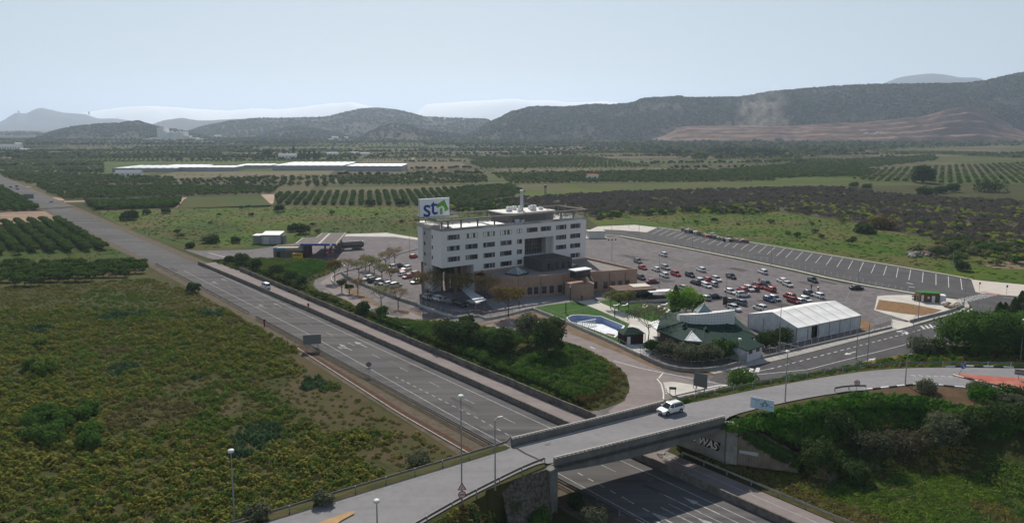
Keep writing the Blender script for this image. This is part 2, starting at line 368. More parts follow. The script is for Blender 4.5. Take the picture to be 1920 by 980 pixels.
# ------------------------------------------------------------ service area surfaces
base_px=[(392,484),(345,468),(380,470),(470,468),(560,455),(600,441),(650,439),(725,436),(784,446),(900,440),(1098,440),(1119,442),(1156,443),(1181,449),(1288,468),(1460,503),(1580,531),(1708,551),(1725,556),(1700,600),(1672,612),(1500,650),(1380,690),(1330,712),(1400,722),(1320,760),(1290,800),(1240,860),(1180,800),(1090,775),
 (1140,764),(1172,749),(1181,726),(1176,706),(1160,689),(1134,672),(1096,652.5),(1055,640.5),(1010,628.5),(968,621.5),(904,614.5),(861,607.5),(790,603.5),(740,598.5),(690,583.5),(640,560.5),(596,545.5),(586,534.5),(590,524.5),(615,515.5),(640,500.5),(610,490.5),(560,489.5),(470,487.5),(400,486.5)]
surf('forecourt_asphalt',base_px,asphalt,.02,[POOL])
surf('frontage_road',[(640,561),(610,540),(600,530),(625,512),(640,512),(655,545),(700,570),(770,585),(830,603),(900,606),(985,588),(1010,592),(1072,624),(1168,662),(1250,700),(1330,725),(1380,735),(1320,758),(1280,800),(1240,858),(1200,820),(1140,771),(1172,749),(1181,726),(1176,706),(1160,689),(1134,672),(1096,652.5),(1055,640.5),(968,621.5),(904,614.5),(861,607.5),(790,603.5),(740,598.5),(690,583.5)],slipm,.026)
surf('outer_road',[(1121,430.5),(1160,432),(1212.7,436),(1233,427),(1280,434),(1403,454),(1460,463),(1760,513),(1821,525),(1829,547),(1842,550),(1793,559),(1745,552),(1714,548),(1620,531),(1580,524),(1460,497),(1288,462),(1181,444.5),(1156,440),(1130,440)],asphalt_dk,.032)
surf('side_street',[(1920,556),(1842,550),(1793,559),(1815,566),(1822,575),(1818,584),(1800,591),(1714,611),(1680,619),(1505,664.5),(1430,682.5),(1380,693),(1340,704),(1330,712),(1385,728),(1430,712),(1520,703),(1650,672),(1740,655),(1820,640),(1990,620),(2100,590),(2100,560)],asphalt_dk,.038)
surf('pavement_apron',[(1098,434),(1121,424.5),(1190,421.5),(1233,426.5),(1212.7,435.5),(1160,431.5),(1121,430)],conc_pale,.05)
surf('pavement_apron',[(598,444),(640,439),(725,436.5),(784,446),(784,450),(740,444),(650,443)],conc_pale,.05)
surf('pavement_corner',[(1821,524),(1860,528),(1920,533.5),(2100,552),(2100,565),(1918,556),(1842,550),(1829,547)],mat('pavement_slabs',(.50,.45,.40),.9,(.44,.40,.36),.4,4),.05)
surf('tactile_paving',[(1836,547),(1845,546.3),(1878,551.5),(1868,553)],mat('pink_paving',(.42,.24,.20),.9),.06)
# footpath and kerb strips along polylines
def strip(name,px,w,m,h=.13,z0=0,sm=1):
    P=[W(*q,z0) for q in px]; P=smooth_line(P,sm) if sm else P
    return struct(name,MB().sweep(P,[(0,-.05),(w,-.05),(w,h),(0,h)]),m)
strip('median_kerb',[(1119,441.5),(1156,442),(1181,446.5),(1288,466),(1460,500.5),(1580,528.5),(1700,549),(1714,551)],1.2,conc_pale,.2)
strip('kerb_edge',[(1233,426.5),(1280,433.5),(1403,454),(1460,463),(1760,512.5),(1821,524)],.9,conc_pale,.14)
strip('footpath',[(1340,702),(1380,692),(1430,682),(1505.7,664),(1600,640),(1680,618.6),(1714,610)],3.0,mat('footpath_paving',(.40,.375,.35),.9,(.33,.31,.29),.4,4),.13)
surf('driveway',[(1672,599),(1706,606),(1714,610.5),(1683,618.5),(1671,612)],conc_pale,.16)
surf('kiosk_island',[(1645,556),(1660,554),(1702,553.5),(1750,556),(1797,562),(1803,569),(1795,578),(1766,586),(1740,592),(1706,603),(1690,598),(1639,582)],conc_pale,.13)
surf('earth_bed',[(1648,562.5),(1700,569),(1766,582),(1750,588),(1727,592.5),(1690,588),(1642,580.5)],mat('orange_earth',(.27,.145,.085),.95,(.19,.115,.06),.7,5,c3=(.10,.10,.04),s3=1.2,a3=.6,bump=.1),.16)
surf('earth_bed',[(1609,599),(1634,604.5),(1633,617),(1612,622)],MATS['orange_earth'],.05)
strip('footpath',[(1713,610),(1790,588),(1812,581.5),(1819,575),(1814,567.5),(1803,562)],2.4,MATS['footpath_paving'],.14,sm=2)
surf('lawn',[(990,583),(1012,574),(1079,565),(1120,580),(1180,607),(1172,625),(1165,645),(1134,634),(1002,581)],lawn_m,.05,[POOL])
surf('lawn',[(1121,566),(1153,560.5),(1200,568),(1270,583),(1300,592),(1290,602),(1240,608),(1180,590)],lawn_m,.05)
surf('garden_path',[(1081,565),(1112,561.5),(1180,590),(1240,609),(1232,618),(1180,607),(1120,580)],conc_pale,.055)
surf('pool_terrace',[(1134,634),(1165,645),(1172,625),(1180,607),(1232,618),(1233,650),(1215,668),(1190,660)],mat('terrace_paving',(.60,.585,.56),.85,(.52,.51,.49),.5,4),.058)
surf('plaza_paving',[(905,562),(960,556),(1030,552),(1084,550),(1196,541),(1250,553),(1153,560.5),(1112,561.5),(1081,565),(1012,574),(985,582),(925,580)],mat('plaza_slabs',(.25,.24,.235),.9,(.20,.19,.19),.5,4),.045)
surf('verge_strip',[(770,580),(800,590),(850,603),(906,606),(940,600),(985,588),(998,583),(1002,585.5),(1134,638),(1220,678),(1310,698),(1380,693),(1345,704),(1300,705),(1220,687),(1168,664),(1072,626),(1010,594),(985,592),(940,604),(900,611),(830,605),(780,590)],dirt,.045)
surf('verge_strip',[(640,520),(665,540),(720,575),(770,582),(765,590),(700,572),(650,548)],dirt,.045)
surf('traffic_island',[(1243,717.5),(1262,716),(1318,725),(1325,728),(1262,743),(1253,738)],conc_pale,.14)
surf('gravel_track',[(1520,703),(1650,672),(1740,655),(1790,645),(1795,650),(1700,668),(1560,700),(1430,718)],mat('ochre_verge',(.17,.12,.05),.95,(.09,.09,.03),.4,4),.05)
# markings: bays and lines
bm_=MB()
def pl(px,w=.12,z=.05,m=0,closed=False,zz=0):
    P=[W(*q,zz) for q in px]
    if closed: P=P+[P[0]]
    A=[p+Vector((0,0,z)) for p in offset_line(P,w/2)]; B=[p+Vector((0,0,z)) for p in offset_line(P,-w/2)]
    bm_.ribbon(B,A,m)
def lerp2(a,b,t): return (a[0]+(b[0]-a[0])*t,a[1]+(b[1]-a[1])*t)
# angled bays of the outer road: inner ends and outer ends measured in the photo
outer=[(1233,427.5),(1403,454.3),(1579.7,484.1),(1754.9,513.6),(1790,520)]
bt=[(1244,428.5,1223,438.5),(1256.5,431,1236,441),(1269,433.5,1249,443),(1282,436,1263,445.5),(1288,441,1273,447.5),(1303,443.5,1287,450),(1316,445,1300,452),(1329,448,1315,454.5),(1343,450,1328.5,457.5),(1357,452.5,1344,460),(1369,455,1358,462.5),(1388,453,1374,464.5),(1404.7,456,1389.5,467.5),(1420.7,458.2,1404.7,471),(1437,461,1421.5,474),(1453.5,463.5,1438.5,476.5),(1471,466,1455.5,480),(1486.5,469,1473,483),(1505,472,1491.5,486.5),(1523,475,1510,489.5),(1541,478.5,1529,492.8),(1560,481.5,1549,496.5),(1579.7,484.1,1569,500.5),(1599,488,1590,504.5),(1619,491.5,1611,508.5),(1641,495,1633.5,512),(1662.5,498.5,1656.5,516),(1684,502,1680.5,520.5),(1707.5,506,1704,525),(1731,510,1729,529.5),(1754.9,513.6,1754.9,534.3),(1778,518,1779,539),(1801,521.5,1804,543)]
for a,b,c,d in bt: pl([(a,b),(c,d)],.16,.042)
for i in range(44):
    t=i/43; x=1190+t*(1700-1190); y0=445.8+ (x-1181)*.178 if x<1460 else 497+(x-1460)*.222
    y0-=1.8; pl([(x,y0),(x+4-10*(1-t),y0-5-3*t)],.1,.042,1)
for (x0,y0,x1,y1) in [(1700,530,1712,532.5),(1703,537,1715,539)]: pl([(x0,y0),(x1,y1)],.5,.042)
# main car park rows, faint
hd=(W(1579,560)-W(1300,505)).normalized()
rows_a=W(1160,455); ax=(W(1460,503)-W(1156,443)).normalized(); ay=Vector((-ax.y,ax.x,0))
if ay.y>0: ay=-ay
CARP=[W(*q) for q in [(1112,448),(1156,448),(1288,472),(1460,507),(1580,535),(1640,546),(1630,570),(1600,590),(1480,560),(1410,600),(1385,588),(1290,560),(1200,530),(1196,500),(1110,478)]]
o0=W(1156,446)
for k in range(9):
    base=4+k*15.0
    for i in range(90):
        a=o0+ax*(i*2.6-45)+ay*base
        for sgn in (1,-1):
            b=a+ay*(sgn*4.6)+ax*(1.2)
            if inpoly(a.x,a.y,CARP) and inpoly(b.x,b.y,CARP):
                A=[a+Vector((0,0,.03)),b+Vector((0,0,.03))]; P1=offset_line(A,.05); P2=offset_line(A,-.05); bm_.ribbon(P2,P1,1)
    # aisle line
pl([(1584,570),(1594,543)],.12,.03,1); pl([(1606,575),(1620,549)],.12,.03,1)
# side street markings
def dash(a,b,n,w,fr=.5,m=0,z=.046):
    A,B=W(*a),W(*b)
    for i in range(n):
        p=A.lerp(B,i/n); q=A.lerp(B,(i+fr)/n); L=[p+Vector((0,0,z)),q+Vector((0,0,z))]; bm_.ribbon(offset_line(L,-w/2),offset_line(L,w/2),m)
dash((1444,691.5),(1750,612),26,.22,.5); dash((1750,612),(1800,597.5),5,.22,.5)
pl([(1380,706),(1513,693),(1690,648),(1742,632.5)],.16,.046); dash((1751,630),(1785,621),2,.16,.6)
pl([(1881,557),(1920,562.5)],.18,.046); pl([(1829,548),(1842,550.5)],.1,.046)
for i in range(4):                       # block marks by the junction
    x=1382+i*12.3; pl([(x,701.5-i*1.4),(x+3,693.5-i*1.4+0)],.75,.048)
for i in range(11):
    t=i/10; a=lerp2((1789,591),(1818,580.5),t); b=lerp2((1806,597),(1824,578.5),t); pl([a,b],.42,.048)
for i in range(3):
    x=1727+i*8; pl([(x,611-i*1.5),(x+6,616-i*.5)],.5,.048)
pl([(1382,702.5),(1402,700),(1444,691)],.14,.047)
def arrow2(a,b,w,turn=0,z=.048):
    A,B=W(*a),W(*b); d=(B-A).normalized(); n=Vector((-d.y,d.x,0)); L=(B-A).length
    q=lambda u,v:(A+d*u+n*v)+Vector((0,0,z))
    bm_.add([q(0,-.12),q(0,.12),q(L*.65,.12),q(L*.65,-.12)],[(3,2,1,0)],0); bm_.add([q(L*.6,-w/2),q(L,0),q(L*.6,w/2)],[(0,1,2)],0)
arrow2((1605,659),(1583,665),1.3); arrow2((1619,679),(1642,671.5),1.3); arrow2((1638,670.5),(1640,670),.1)
arrow2((1680,620),(1702,626),1.0); pl([(1682,622),(1693,619.5),(1700,622.5),(1700,627)],.45,.05)
# crosswalk
for i in range(9):
    t=i/8; a=lerp2((1797,560.5),(1838,551.5),t); b=lerp2((1815,566),(1868,554),t); pl([a,b],.5,.052)
# petrol station hatching and junction lines
for i in range(7):
    a=lerp2((617,490),(640,499),i/6); b=lerp2((630,487),(655,493.5),i/6); pl([a,b],.5,.05)
pl([(392,474),(440,487)],.3,.04); pl([(640,444),(700,449),(784,452)],.15,.045,1)
pl([(1235,709),(1244,698)],.25,.05); pl([(1232,710),(1240,720),(1244,736),(1244,748)],.25,.05)
pl([(1262,745),(1320,733),(1364,722),(1330,716),(1244,699),(1200,690),(1150,676)],.22,.05); pl([(1325,727),(1350,722),(1365,722)],.5,.052)
dash((1245,718),(1250,740),6,.2,.4); pl([(1253,705),(1266,708)],.25,.05,1); pl([(1106,650),(1116,654)],.3,.05); pl([(593,548),(615,546)],.2,.05)
struct('parking_and_road_markings',bm_,[paint,paintf])
pa_=MB(); pr_=random.Random(3)
for i in range(26):
    x,y=pr_.uniform(1120,1640),pr_.uniform(455,585); p=W(x,y); 
    if not inpoly(p.x,p.y,CARP): continue
    w_,h_=pr_.uniform(1.5,7),pr_.uniform(.8,3); q=[p+ax*w_+ay*h_,p+ax*w_-ay*h_,p-ax*w_-ay*h_*.9,p-ax*w_*1.1+ay*h_]; pa_.sheet(q,.024+.0006*i,i%2)
for i in range(30):
    s=pr_.uniform(-150,120); t=pr_.uniform(-3,6); L_,w_=pr_.uniform(1.5,9),pr_.uniform(.4,1.5); pa_.sheet([TS(s,t),TS(s+L_,t),TS(s+L_*1.02,t+w_),TS(s-.2,t+w_)],.0215+.0001*i,i%2)
struct('asphalt_patches',pa_,[mat('patch_dark',(.085,.078,.081),.92,(.065,.06,.063),.8,4),mat('patch_pale',(.125,.115,.118),.92,(.10,.093,.096),.8,4)])
# ------------------------------------------------------------ bridge roads
def far_z(P,dz=.0): return [Vector((p.x,p.y,p.z+dz)) for p in P]
FL=far_edge_L+[W(966.7,837.4,zd)]+[W(1100,803.5,zd),W(1180,782.5,zd)]+far_edge_R
NL=near_edge_L+[W(1045,858+14,zd),W(1200,832,zd),W(1330,792,zd)]+near_edge_R
def arc(P):
    L=[0]
    for a,b in zip(P[:-1],P[1:]): L.append(L[-1]+(b-a).length)
    return L
def rs(P,n):
    L=arc(P); out=[]
    for i in range(n+1):
        q=L[-1]*i/n; k=0
        while k<len(L)-2 and L[k+1]<q: k+=1
        out.append(P[k].lerp(P[k+1],(q-L[k])/max(1e-6,L[k+1]-L[k])))
    return out
NL=near_edge_L+[W(1030,861+9,zd),W(1356,790,zd)]+near_edge_R
A=far_z(smooth_line(FL,1),.03); B=far_z(smooth_line(NL,1),.03)
struct('overpass_road',MB().sheet(A+list(reversed(B)),zd+.03),asphalt_br)
bm_=MB()
z6=.04
pl([(520,980),(740,910),(850,878),(966,842)],.12,z6,1,zz=zd); pl([(966.7,839),(1100,804.5),(1180,784.5),(1239,771.5)],.14,z6,0,zz=zd)
def dz(a,b,n,w,fr,m=1):
    A,B=W(*a,zd),W(*b,zd)
    for i in range(n):
        p=A.lerp(B,i/n); q=A.lerp(B,(i+fr)/n); L=[p+Vector((0,0,z6)),q+Vector((0,0,z6))]; bm_.ribbon(offset_line(L,-w/2),offset_line(L,w/2),m)
dz((1020,835),(1480,742),22,.12,.45); pl([(790,968),(835,938),(862,920)],.1,z6,1,zz=zd)
for (a,b) in [((1022,834),(1038,829))]: pl([a,b],.5,z6,1,zz=zd)
for i in range(16):
    t=i/15; a=(1708+t*210,703+2*math.sin(t*2)+t*3); pl([a,(a[0]+9,a[1]+1.6)],.22,z6,0,zz=zd)
pl([(1690,702),(1750,700.5),(1795,704)],.1,z6,1,zz=zd); pl([(1000,866),(1006,861)],.1,z6,1,zz=zd)
# joint across the deck end
struct('overpass_markings',bm_,[paint,paintf])
bm_=MB(); pl([(967,839),(985,850),(1005,859),(1017,865)],.35,.036,0,zz=zd); struct('deck_joint',bm_,mat('joint_filler',(.05,.05,.052),.9))
struct('red_splitter_island',MB().prism([W(*q,zd) for q in [(1786,703.5),(1800,701.5),(1920,710.5),(2080,722),(2080,762),(1920,733),(1831,715.5)]],zd+.0,zd+.17),mat('red_paving',(.40,.115,.085),.9,(.30,.10,.075),.8,5,c3=(.36,.22,.18),s3=.5,a3=.5))
struct('kerb_island',MB().prism([W(*q,zd) for q in [(572,992),(596,982),(655,960.5),(664,960),(664,964),(640,977),(610,1000)]],zd,zd+.17),mat('tan_paving',(.42,.27,.14),.9,(.33,.22,.12),.8,4))
brown_bank=[W(*q,zd) for q in [(1621,732),(1713,722),(1754,722.5),(1830,730),(1920,747),(2080,791),(2080,840),(1920,785),(1876,773),(1815,761),(1784,759),(1743,746),(1703,742),(1621,738)]]
struct('bare_bank',MB().sheet(brown_bank,zd+.012),mat('bare_earth',(.115,.07,.045),.95,(.08,.052,.034),.4,5,c3=(.05,.05,.02),s3=1.5,a3=.4,bump=.15))
# black and white kerbs along the right-hand bend
def bwkerb(px,lbl):
    P=rs([W(*q,zd) for q in px],int(max(6,arc([W(*q,zd) for q in px])[-1]/1.6))); b=MB()
    for i in range(len(P)-1): b.sweep([P[i],P[i+1]],[(0,-.05),(.28,-.05),(.28,.2),(0,.2)],i%2)
    struct('kerb',b,[white,mat('black_paint',(.03,.03,.03),.7)])
bwkerb([(1775,688.3),(1805,687),(1860,688),(1920,690)],''); bwkerb([(1621,731.5),(1713,721.6),(1754,722),(1830,729.5),(1920,746.5)],''); bwkerb([(1786,703.5),(1831,715.5),(1920,733.5)],'')
# ------------------------------------------------------------ overpass deck, parapets, abutments
ov=thing('overpass','grey concrete overpass spanning the highway in the foreground','bridge',(0,0,0))
nP=[W(1038.5,873.5,zd),W(1200,832.5,zd),W(1356,791.5,zd)]; 
nPa=W(1040,858.7,7.3); nPb=W(1360,780,7.3); nPm=W(1200,819.5,7.3)
near_line=[Vector((p.x,p.y,zd)) for p in (nPa,nPm,nPb)]
far_line=[Vector((p.x,p.y,zd)) for p in (W(958,820,7.3),W(1030,803,7.3),W(1100,786.5,7.3),W(1180,767,7.3),W(1243,750.5,7.3))]
near_line=rs(smooth_line(near_line,2),24); far_line=rs(smooth_line(far_line,2),24)
dk=MB(); n=len(near_line); o=0
bot=lambda i:5.35-.75*(1-(2*i/(n-1)-1)**2)
for i in range(n): a=near_line[i]; b=far_line[i]; dk.v+=[(a.x,a.y,zd-.02),(b.x,b.y,zd-.02),(b.x,b.y,bot(i)),(a.x,a.y,bot(i))]
for i in range(n-1):
    for k in range(4): dk.f.append((4*i+k,4*i+4+k,4*i+4+(k+1)%4,4*i+(k+1)%4)); dk.m.append(0)
dk.f+=[(0,1,2,3),(4*n-1,4*n-2,4*n-3,4*n-4)]; dk.m+=[0,0]
dk.build('deck',conc_br,ov,fix=True)
for nm,LN,sg in (('parapet',near_line,1),('parapet',far_line,-1)):
    p=MB(); p.sweep(LN,[(0,-.6),(sg*.32,-.6),(sg*.32,.86),(0,.86)] if sg>0 else [(0,-.6),(0,.86),(sg*.32,.86),(sg*.32,-.6)]); pa=p.build(nm,conc_br,ov,fix=True)
    p=MB(); L=rs(LN,44)
    for i,q in enumerate(L[:-1]): 
        t=(L[min(i+1,len(L)-1)]-L[max(i-1,0)]).normalized(); c=q+Vector((-t.y,t.x,0))*(.16*sg)
        p.box(-.05,.05,-.06,.06,.86,1.02,0,TR(c.x,c.y,zd,math.atan2(t.y,t.x)))
    p.sweep(LN,[(.08*sg,1.0),(.24*sg,1.0),(.24*sg,1.12),(.08*sg,1.12)],1); p.build('handrail',[steel_dk,conc_pale],pa,fix=True)
# abutments
a0=WING_A
fl_=far_line[-1]; sf=ST(fl_.x,fl_.y); AB_F=TS(sf[0]+1.0,-14.55)
stone=mat('rubble_stone',(.15,.13,.105),.95,(.07,.06,.05),2.2,3,.4,.6,bump=.3,bscale=2.5)
lw=MB(); A1=Vector((near_line[0].x,near_line[0].y,0)); F1=Vector((far_line[0].x,far_line[0].y,0)); d=(F1-A1).normalized(); nrm=Vector((d.y,-d.x,0))
if nrm.dot(Vector((1,0,0)))<0: nrm=-nrm
P=[A1+d*-.2,F1,F1-nrm*1.6,A1-nrm*1.6+d*-.2]; lw.prism(P,-.1,5.6); lw.build('abutment',conc_br,ov)
T1=W(938,906,6.15); T2=Vector((A1.x-nrm.x*1.2,A1.y-nrm.y*1.2,6.2)); B2=Vector((A1.x-.3,A1.y-1.6,-.1)); B1=Vector((T1.x+1.5,T1.y-3.2,-.1))
st=MB(); back=Vector((-1.0,2.2,0)); st.add([B1,B2,T2,T1,B1+back*2.4,B2+back*1.5,T2+back*.5,T1+back*.5],[(0,1,2,3),(7,6,5,4),(1,5,6,2),(4,0,3,7),(3,2,6,7),(4,5,1,0)]); st.build('wing_wall',stone,ov,fix=True)
pi=MB(); pi.prism([A1+d*-.6,A1+d*.7,A1+d*.7-nrm*1.4,A1+d*-.6-nrm*1.4],-.1,6.2); pi.build('pillar',conc_br,ov)
A2=Vector((near_line[-1].x,near_line[-1].y,0)); A2=WING_A.copy(); F2=AB_F.copy(); d2=(F2-A2).normalized(); n2=Vector((-d2.y,d2.x,0)); 
if n2.x<0: n2=-n2
rw=MB(); rw.prism([A2,F2,F2+n2*1.5,A2+n2*1.5],-.1,5.6); 
pale_wall=mat('pale_painted_concrete',(.36,.34,.31),.9,(.27,.25,.23),.6,5); rw.build('abutment',pale_wall,ov)
rp=MB(); rp.prism([A2-d2*.3+Vector((0,-.12,0)),A2-d2*.3+Vector((1.5,-.55,0)),A2+Vector((1.7,1,0)),A2+Vector((0,1,0))],-.1,6.2); rp.build('pillar',conc,ov)
ww=MB(); wa=A2+Vector((1.5,-.35,0)); wb=WING_B.copy(); N=22; wd_=(wb-wa).normalized(); wn=Vector((-wd_.y,wd_.x,0))
for i in range(N):
    p=wa.lerp(wb,i/N); q=wa.lerp(wb,(i+.93)/N); h0=5.9-4.0*i/N; h1=5.9-4.0*(i+.93)/N
    ww.add([p,q,q+wn*3,p+wn*3,p+Vector((0,0,h0)),q+Vector((0,0,h1)),q+wn*3+Vector((0,0,h1)),p+wn*3+Vector((0,0,h0))],[(3,2,1,0),(4,5,6,7),(0,1,5,4),(1,2,6,5),(2,3,7,6),(3,0,4,7)])
ww.build('wing_wall',mat('board_marked_concrete',(.27,.215,.16),.92,(.19,.15,.11),.7,5,c3=(.33,.31,.28),s3=.6,a3=.4),ov)
# painted cover patches and graffiti on the abutment, facing the highway
def text_obj(name,s,size,loc,rot,m,parent=None,ext=.01,font_shear=0,align='CENTER',sx=1,bold=0):
    c=bpy.data.curves.new(name,'FONT'); c.body=s; c.size=size; c.extrude=ext; c.align_x=align; c.align_y='CENTER'; c.shear=font_shear; c.offset=bold
    t=bpy.data.objects.new(name,c); COL.objects.link(t); bpy.context.view_layer.update()
    dg=bpy.context.evaluated_depsgraph_get(); me=bpy.data.meshes.new_from_object(t.evaluated_get(dg)); me.name=name
    bpy.data.objects.remove(t); bpy.data.curves.remove(c); o=bpy.data.objects.new(name,me); me.materials.clear(); me.materials.append(m); COL.objects.link(o)
    o.location=loc; o.rotation_euler=rot; o.scale=(sx,1,1)
    if parent: o.parent=parent
    return o
face_rot=math.atan2(-d2.y,-d2.x)    # text runs from far to near
def wallpt(u,z,off=.02): return A2+d2*u-n2*off+Vector((0,0,z))
pt=MB(); 
for u0,u1,z0,z1 in [(.9,10,1.3,3.3)]: pt.add([wallpt(u0,z0,.012),wallpt(u1,z0+.5,.012),wallpt(u1,z1,.012),wallpt(u0,z1-.4,.012)],[(0,1,2,3)])
pt.build('painted_patch',mat('grey_overpaint',(.42,.40,.37),.9,(.35,.33,.31),1),ov)
g1=text_obj('graffiti','ANKS WAS',1.85,wallpt(5.2,2.15,.05),(R(90),0,face_rot),mat('graffiti_black',(.02,.02,.022),.8),ov,.02,.25,sx=.92,bold=.09)
g2=text_obj('graffiti','ANKS WAS',1.6,wallpt(5.2,2.17,.085),(R(90),0,face_rot),mat('graffiti_cream',(.85,.76,.68),.8),ov,.02,.25,sx=.98,bold=.03)
text_obj('graffiti','x',.7,wallpt(1.2,2.0,.06),(R(90),0,face_rot),mat('graffiti_blue',(.04,.03,.3),.8),ov,.01); text_obj('graffiti','y',.9,wallpt(5.6,2.2,.11),(R(90),0,face_rot),MATS['graffiti_blue'],ov,.01)
pm=MB(); q0=wa+wd_*.6-wn*.03; q1=wa+wd_*3.3-wn*.03; pm.add([q0+Vector((0,0,1.9)),q1+Vector((0,0,1.75)),q1+Vector((0,0,2.3)),q0+Vector((0,0,2.35))],[(0,1,2,3)]); pm.build('painted_patch',mat('pale_overpaint',(.5,.5,.49),.9),ov)
# ------------------------------------------------------------ barriers and guardrails
b=MB(); P=[TS(s,tr(s) if s<-60 else -5.45,0) for s in range(-150,200,5)]
b.sweep(P,[(-.0,0),(.62,0),(.42,1.05),(.14,1.05)] ); bar=tag(b.build('median_barrier',conc_dk,fix=True),'long stained concrete barrier between highway and slip road','barrier')
def rail_thing(P,label,h=.75,step=4,posth=.75,caps=False,m=None,double=False):
    P=rs(P,max(3,int(arc(P)[-1]/2))); t=thing('guardrail',label,'guardrail',tuple(P[0])); inv=Matrix.Translation(-P[0])
    r=MB(); r.sweep([inv@p for p in P],[(0,h-.31),(.07,h-.23),(.03,h-.155),(.07,h-.08),(0,h),(-.03,h),(-.03,h-.31)]); r.build('rail',m or steel_dk,t,fix=True)
    if double: r=MB(); r.sweep([inv@p for p in P],[(-.5,h-.31),(-.45,h-.155),(-.5,h),(-.53,h),(-.53,h-.31)]); r.build('rail',m or steel_dk,t,fix=True)
    Q=rs(P,max(2,int(arc(P)[-1]/step))); k=0
    pm_=None
    for q in Q[:100]:
        c=inv@q
        if pm_ is None:
            pb=MB(); pb.box(-.06,.06,-.06,.06,-.2,posth); 
            if caps: pb.box(-.05,.05,-.09,-.03,posth,posth+.09,1)
            pm_=pb.build('post',[steel,white],t); pm_.location=c
        else: o=pm_.copy(); COL.objects.link(o); o.parent=t; o.location=c
    return t
rail_thing([TS(s,tl(s)+.35) for s in range(-158,-62,4)],'far stretch of highway guardrail, beyond the gap in the left verge',.75)
rail_thing([TS(s,tl(s)+.35+.0) for s in range(-60,72,4)],'double guardrail on the left verge running down to the overpass',.8,double=True)
rail_thing([TS(s,8.7) for s in range(60,130,4)],'guardrail below the overpass at the near left edge of the highway')
rail_thing([TS(s,-11.7) for s in range(62,150,4)],'pale guardrail along the right-hand slip road below the ivy bank',.8,m=conc)
gl=[p for p in offset_line(rs(far_edge_L,40),.7)]
rail_thing(gl+[W(958,826,zd)],'guardrail along the field side of the overpass ramp',.85,caps=True)
rail_thing([p for p in offset_line(rs(near_edge_L,30),-.35)],'guardrail along the near side of the overpass ramp, by the stone wing wall',.85,caps=True)
rail_thing([p for p in offset_line(rs(far_edge_R[:],50),1.0)],'guardrail between the overpass and the side street',.85,caps=True)
rail_thing([W(1565,734,zd),W(1590,729.5,zd),W(1623,729.5,zd)],'short guardrail stub beside the round speed sign on the right bend',.8,3)
# retaining wall of the mound
b=MB(); P=[TS(s,-11.0-(.15 if s%20==0 else 0)) for s in range(-128,46,4)]; b.sweep(P,[(0,-.05),(.45,-.05),(.35,1.25),(.1,1.25)]); rwl=tag(b.build('retaining_wall',mat('rough_retaining_wall',(.17,.15,.14),.95,(.10,.085,.08),.9,5,c3=(.26,.22,.18),s3=.4,a3=.5,bump=.25),fix=True),'low rough grey retaining wall below the bushy bank','wall')
b=MB(); P=[TS(s,interp([(-60,9.4),(-20,11.5),(20,13.2),(45,13.2),(60,11)],s)) for s in range(-30,62,4)]; b.sweep(P,[(0,-.02),(.25,-.02),(.25,.18),(0,.18)]); b.sweep([p+Vector((.3,.25,0)) for p in P],[(0,.0),(1.0,.0),(1.0,.06),(0,.06)],1)
tag(b.build('drainage_channel',[conc,rust],fix=True),'rusty brown drainage channel beside the left verge guardrail','drain')
# ------------------------------------------------------------ hotel
HA=math.atan2(.551145,.834409); HO=Vector((-20.714,216,0))
hotel=thing('hotel','white panelled multi-storey hotel with concrete roof frame and long rows of dark windows','building',HO,HA)
def grid_mat(name,c,line,sx,sz,w=.03):
    m,nt,b=newmat(name); L=nt.links.new; tc=nd(nt,'ShaderNodeTexCoord'); sp=nd(nt,'ShaderNodeSeparateXYZ'); L(tc.outputs['Object'],sp.inputs[0])
    outs=[]
    for ax_,s in (('X',sx),('Y',sx),('Z',sz)):
        d=nd(nt,'ShaderNodeMath',operation='DIVIDE'); d.inputs[1].default_value=s; L(sp.outputs[ax_],d.inputs[0])
        f=nd(nt,'ShaderNodeMath',operation='FRACT'); L(d.outputs[0],f.inputs[0]); l=nd(nt,'ShaderNodeMath',operation='LESS_THAN'); l.inputs[1].default_value=w/s; L(f.outputs[0],l.inputs[0]); outs.append(l)
    a=nd(nt,'ShaderNodeMath',operation='MAXIMUM'); L(outs[0].outputs[0],a.inputs[0]); L(outs[2].outputs[0],a.inputs[1])
    n=nd(nt,'ShaderNodeTexNoise'); n.inputs['Scale'].default_value=.25; n.inputs['Detail'].default_value=5; L(tc.outputs['Object'],n.inputs['Vector'])
    x0=nd(nt,'ShaderNodeMixRGB'); x0.inputs[1].default_value=(*[q*.88 for q in c],1); x0.inputs[2].default_value=(*c,1); L(n.outputs[0],x0.inputs[0])
    x=nd(nt,'ShaderNodeMixRGB'); L(x0.outputs[0],x.inputs[1]); x.inputs[2].default_value=(*line,1); L(a.outputs[0],x.inputs[0]); L(x.outputs[0],b.inputs['Base Color']); b.inputs['Roughness'].default_value=.6
    return m
panel=grid_mat('white_wall_panels',(.75,.71,.685),(.60,.59,.585),.62,.62,.07)
hconc=mat('hotel_concrete',(.46,.44,.42),.9,(.37,.35,.335),.4,5)
brickm=mat('brick',(.40,.265,.20),.9,(.31,.205,.155),.9,5,c3=(.34,.25,.20),s3=.35,a3=.4)
browncol=mat('brown_column',(.20,.13,.10),.9)
roofm=mat('roof_gravel',(.26,.235,.22),.95,(.20,.18,.17),.6,5)
frame_m=mat('window_frame',(.16,.16,.17),.6)
LEN,DEP,ZT=54.3,15.4,20.0
wins=[(1.98,6.21),(8.15,12.42),(14.37,18.56),(20.45,24.75),(26.65,28.63),(30.38,34.63),(35.73,39.96),(41.85,46.13),(47.7,51.95)]
rowz=[16.5,13.22,9.97,6.72]
holes=[]
for r,zb in enumerate(rowz):
    for k,(x0,x1) in enumerate(wins):
        if r in(1,2,3) and k in (5,6): continue
        if r==3 and k in(0,1,7): continue
        holes.append((x0,x1,zb,zb+1.5))
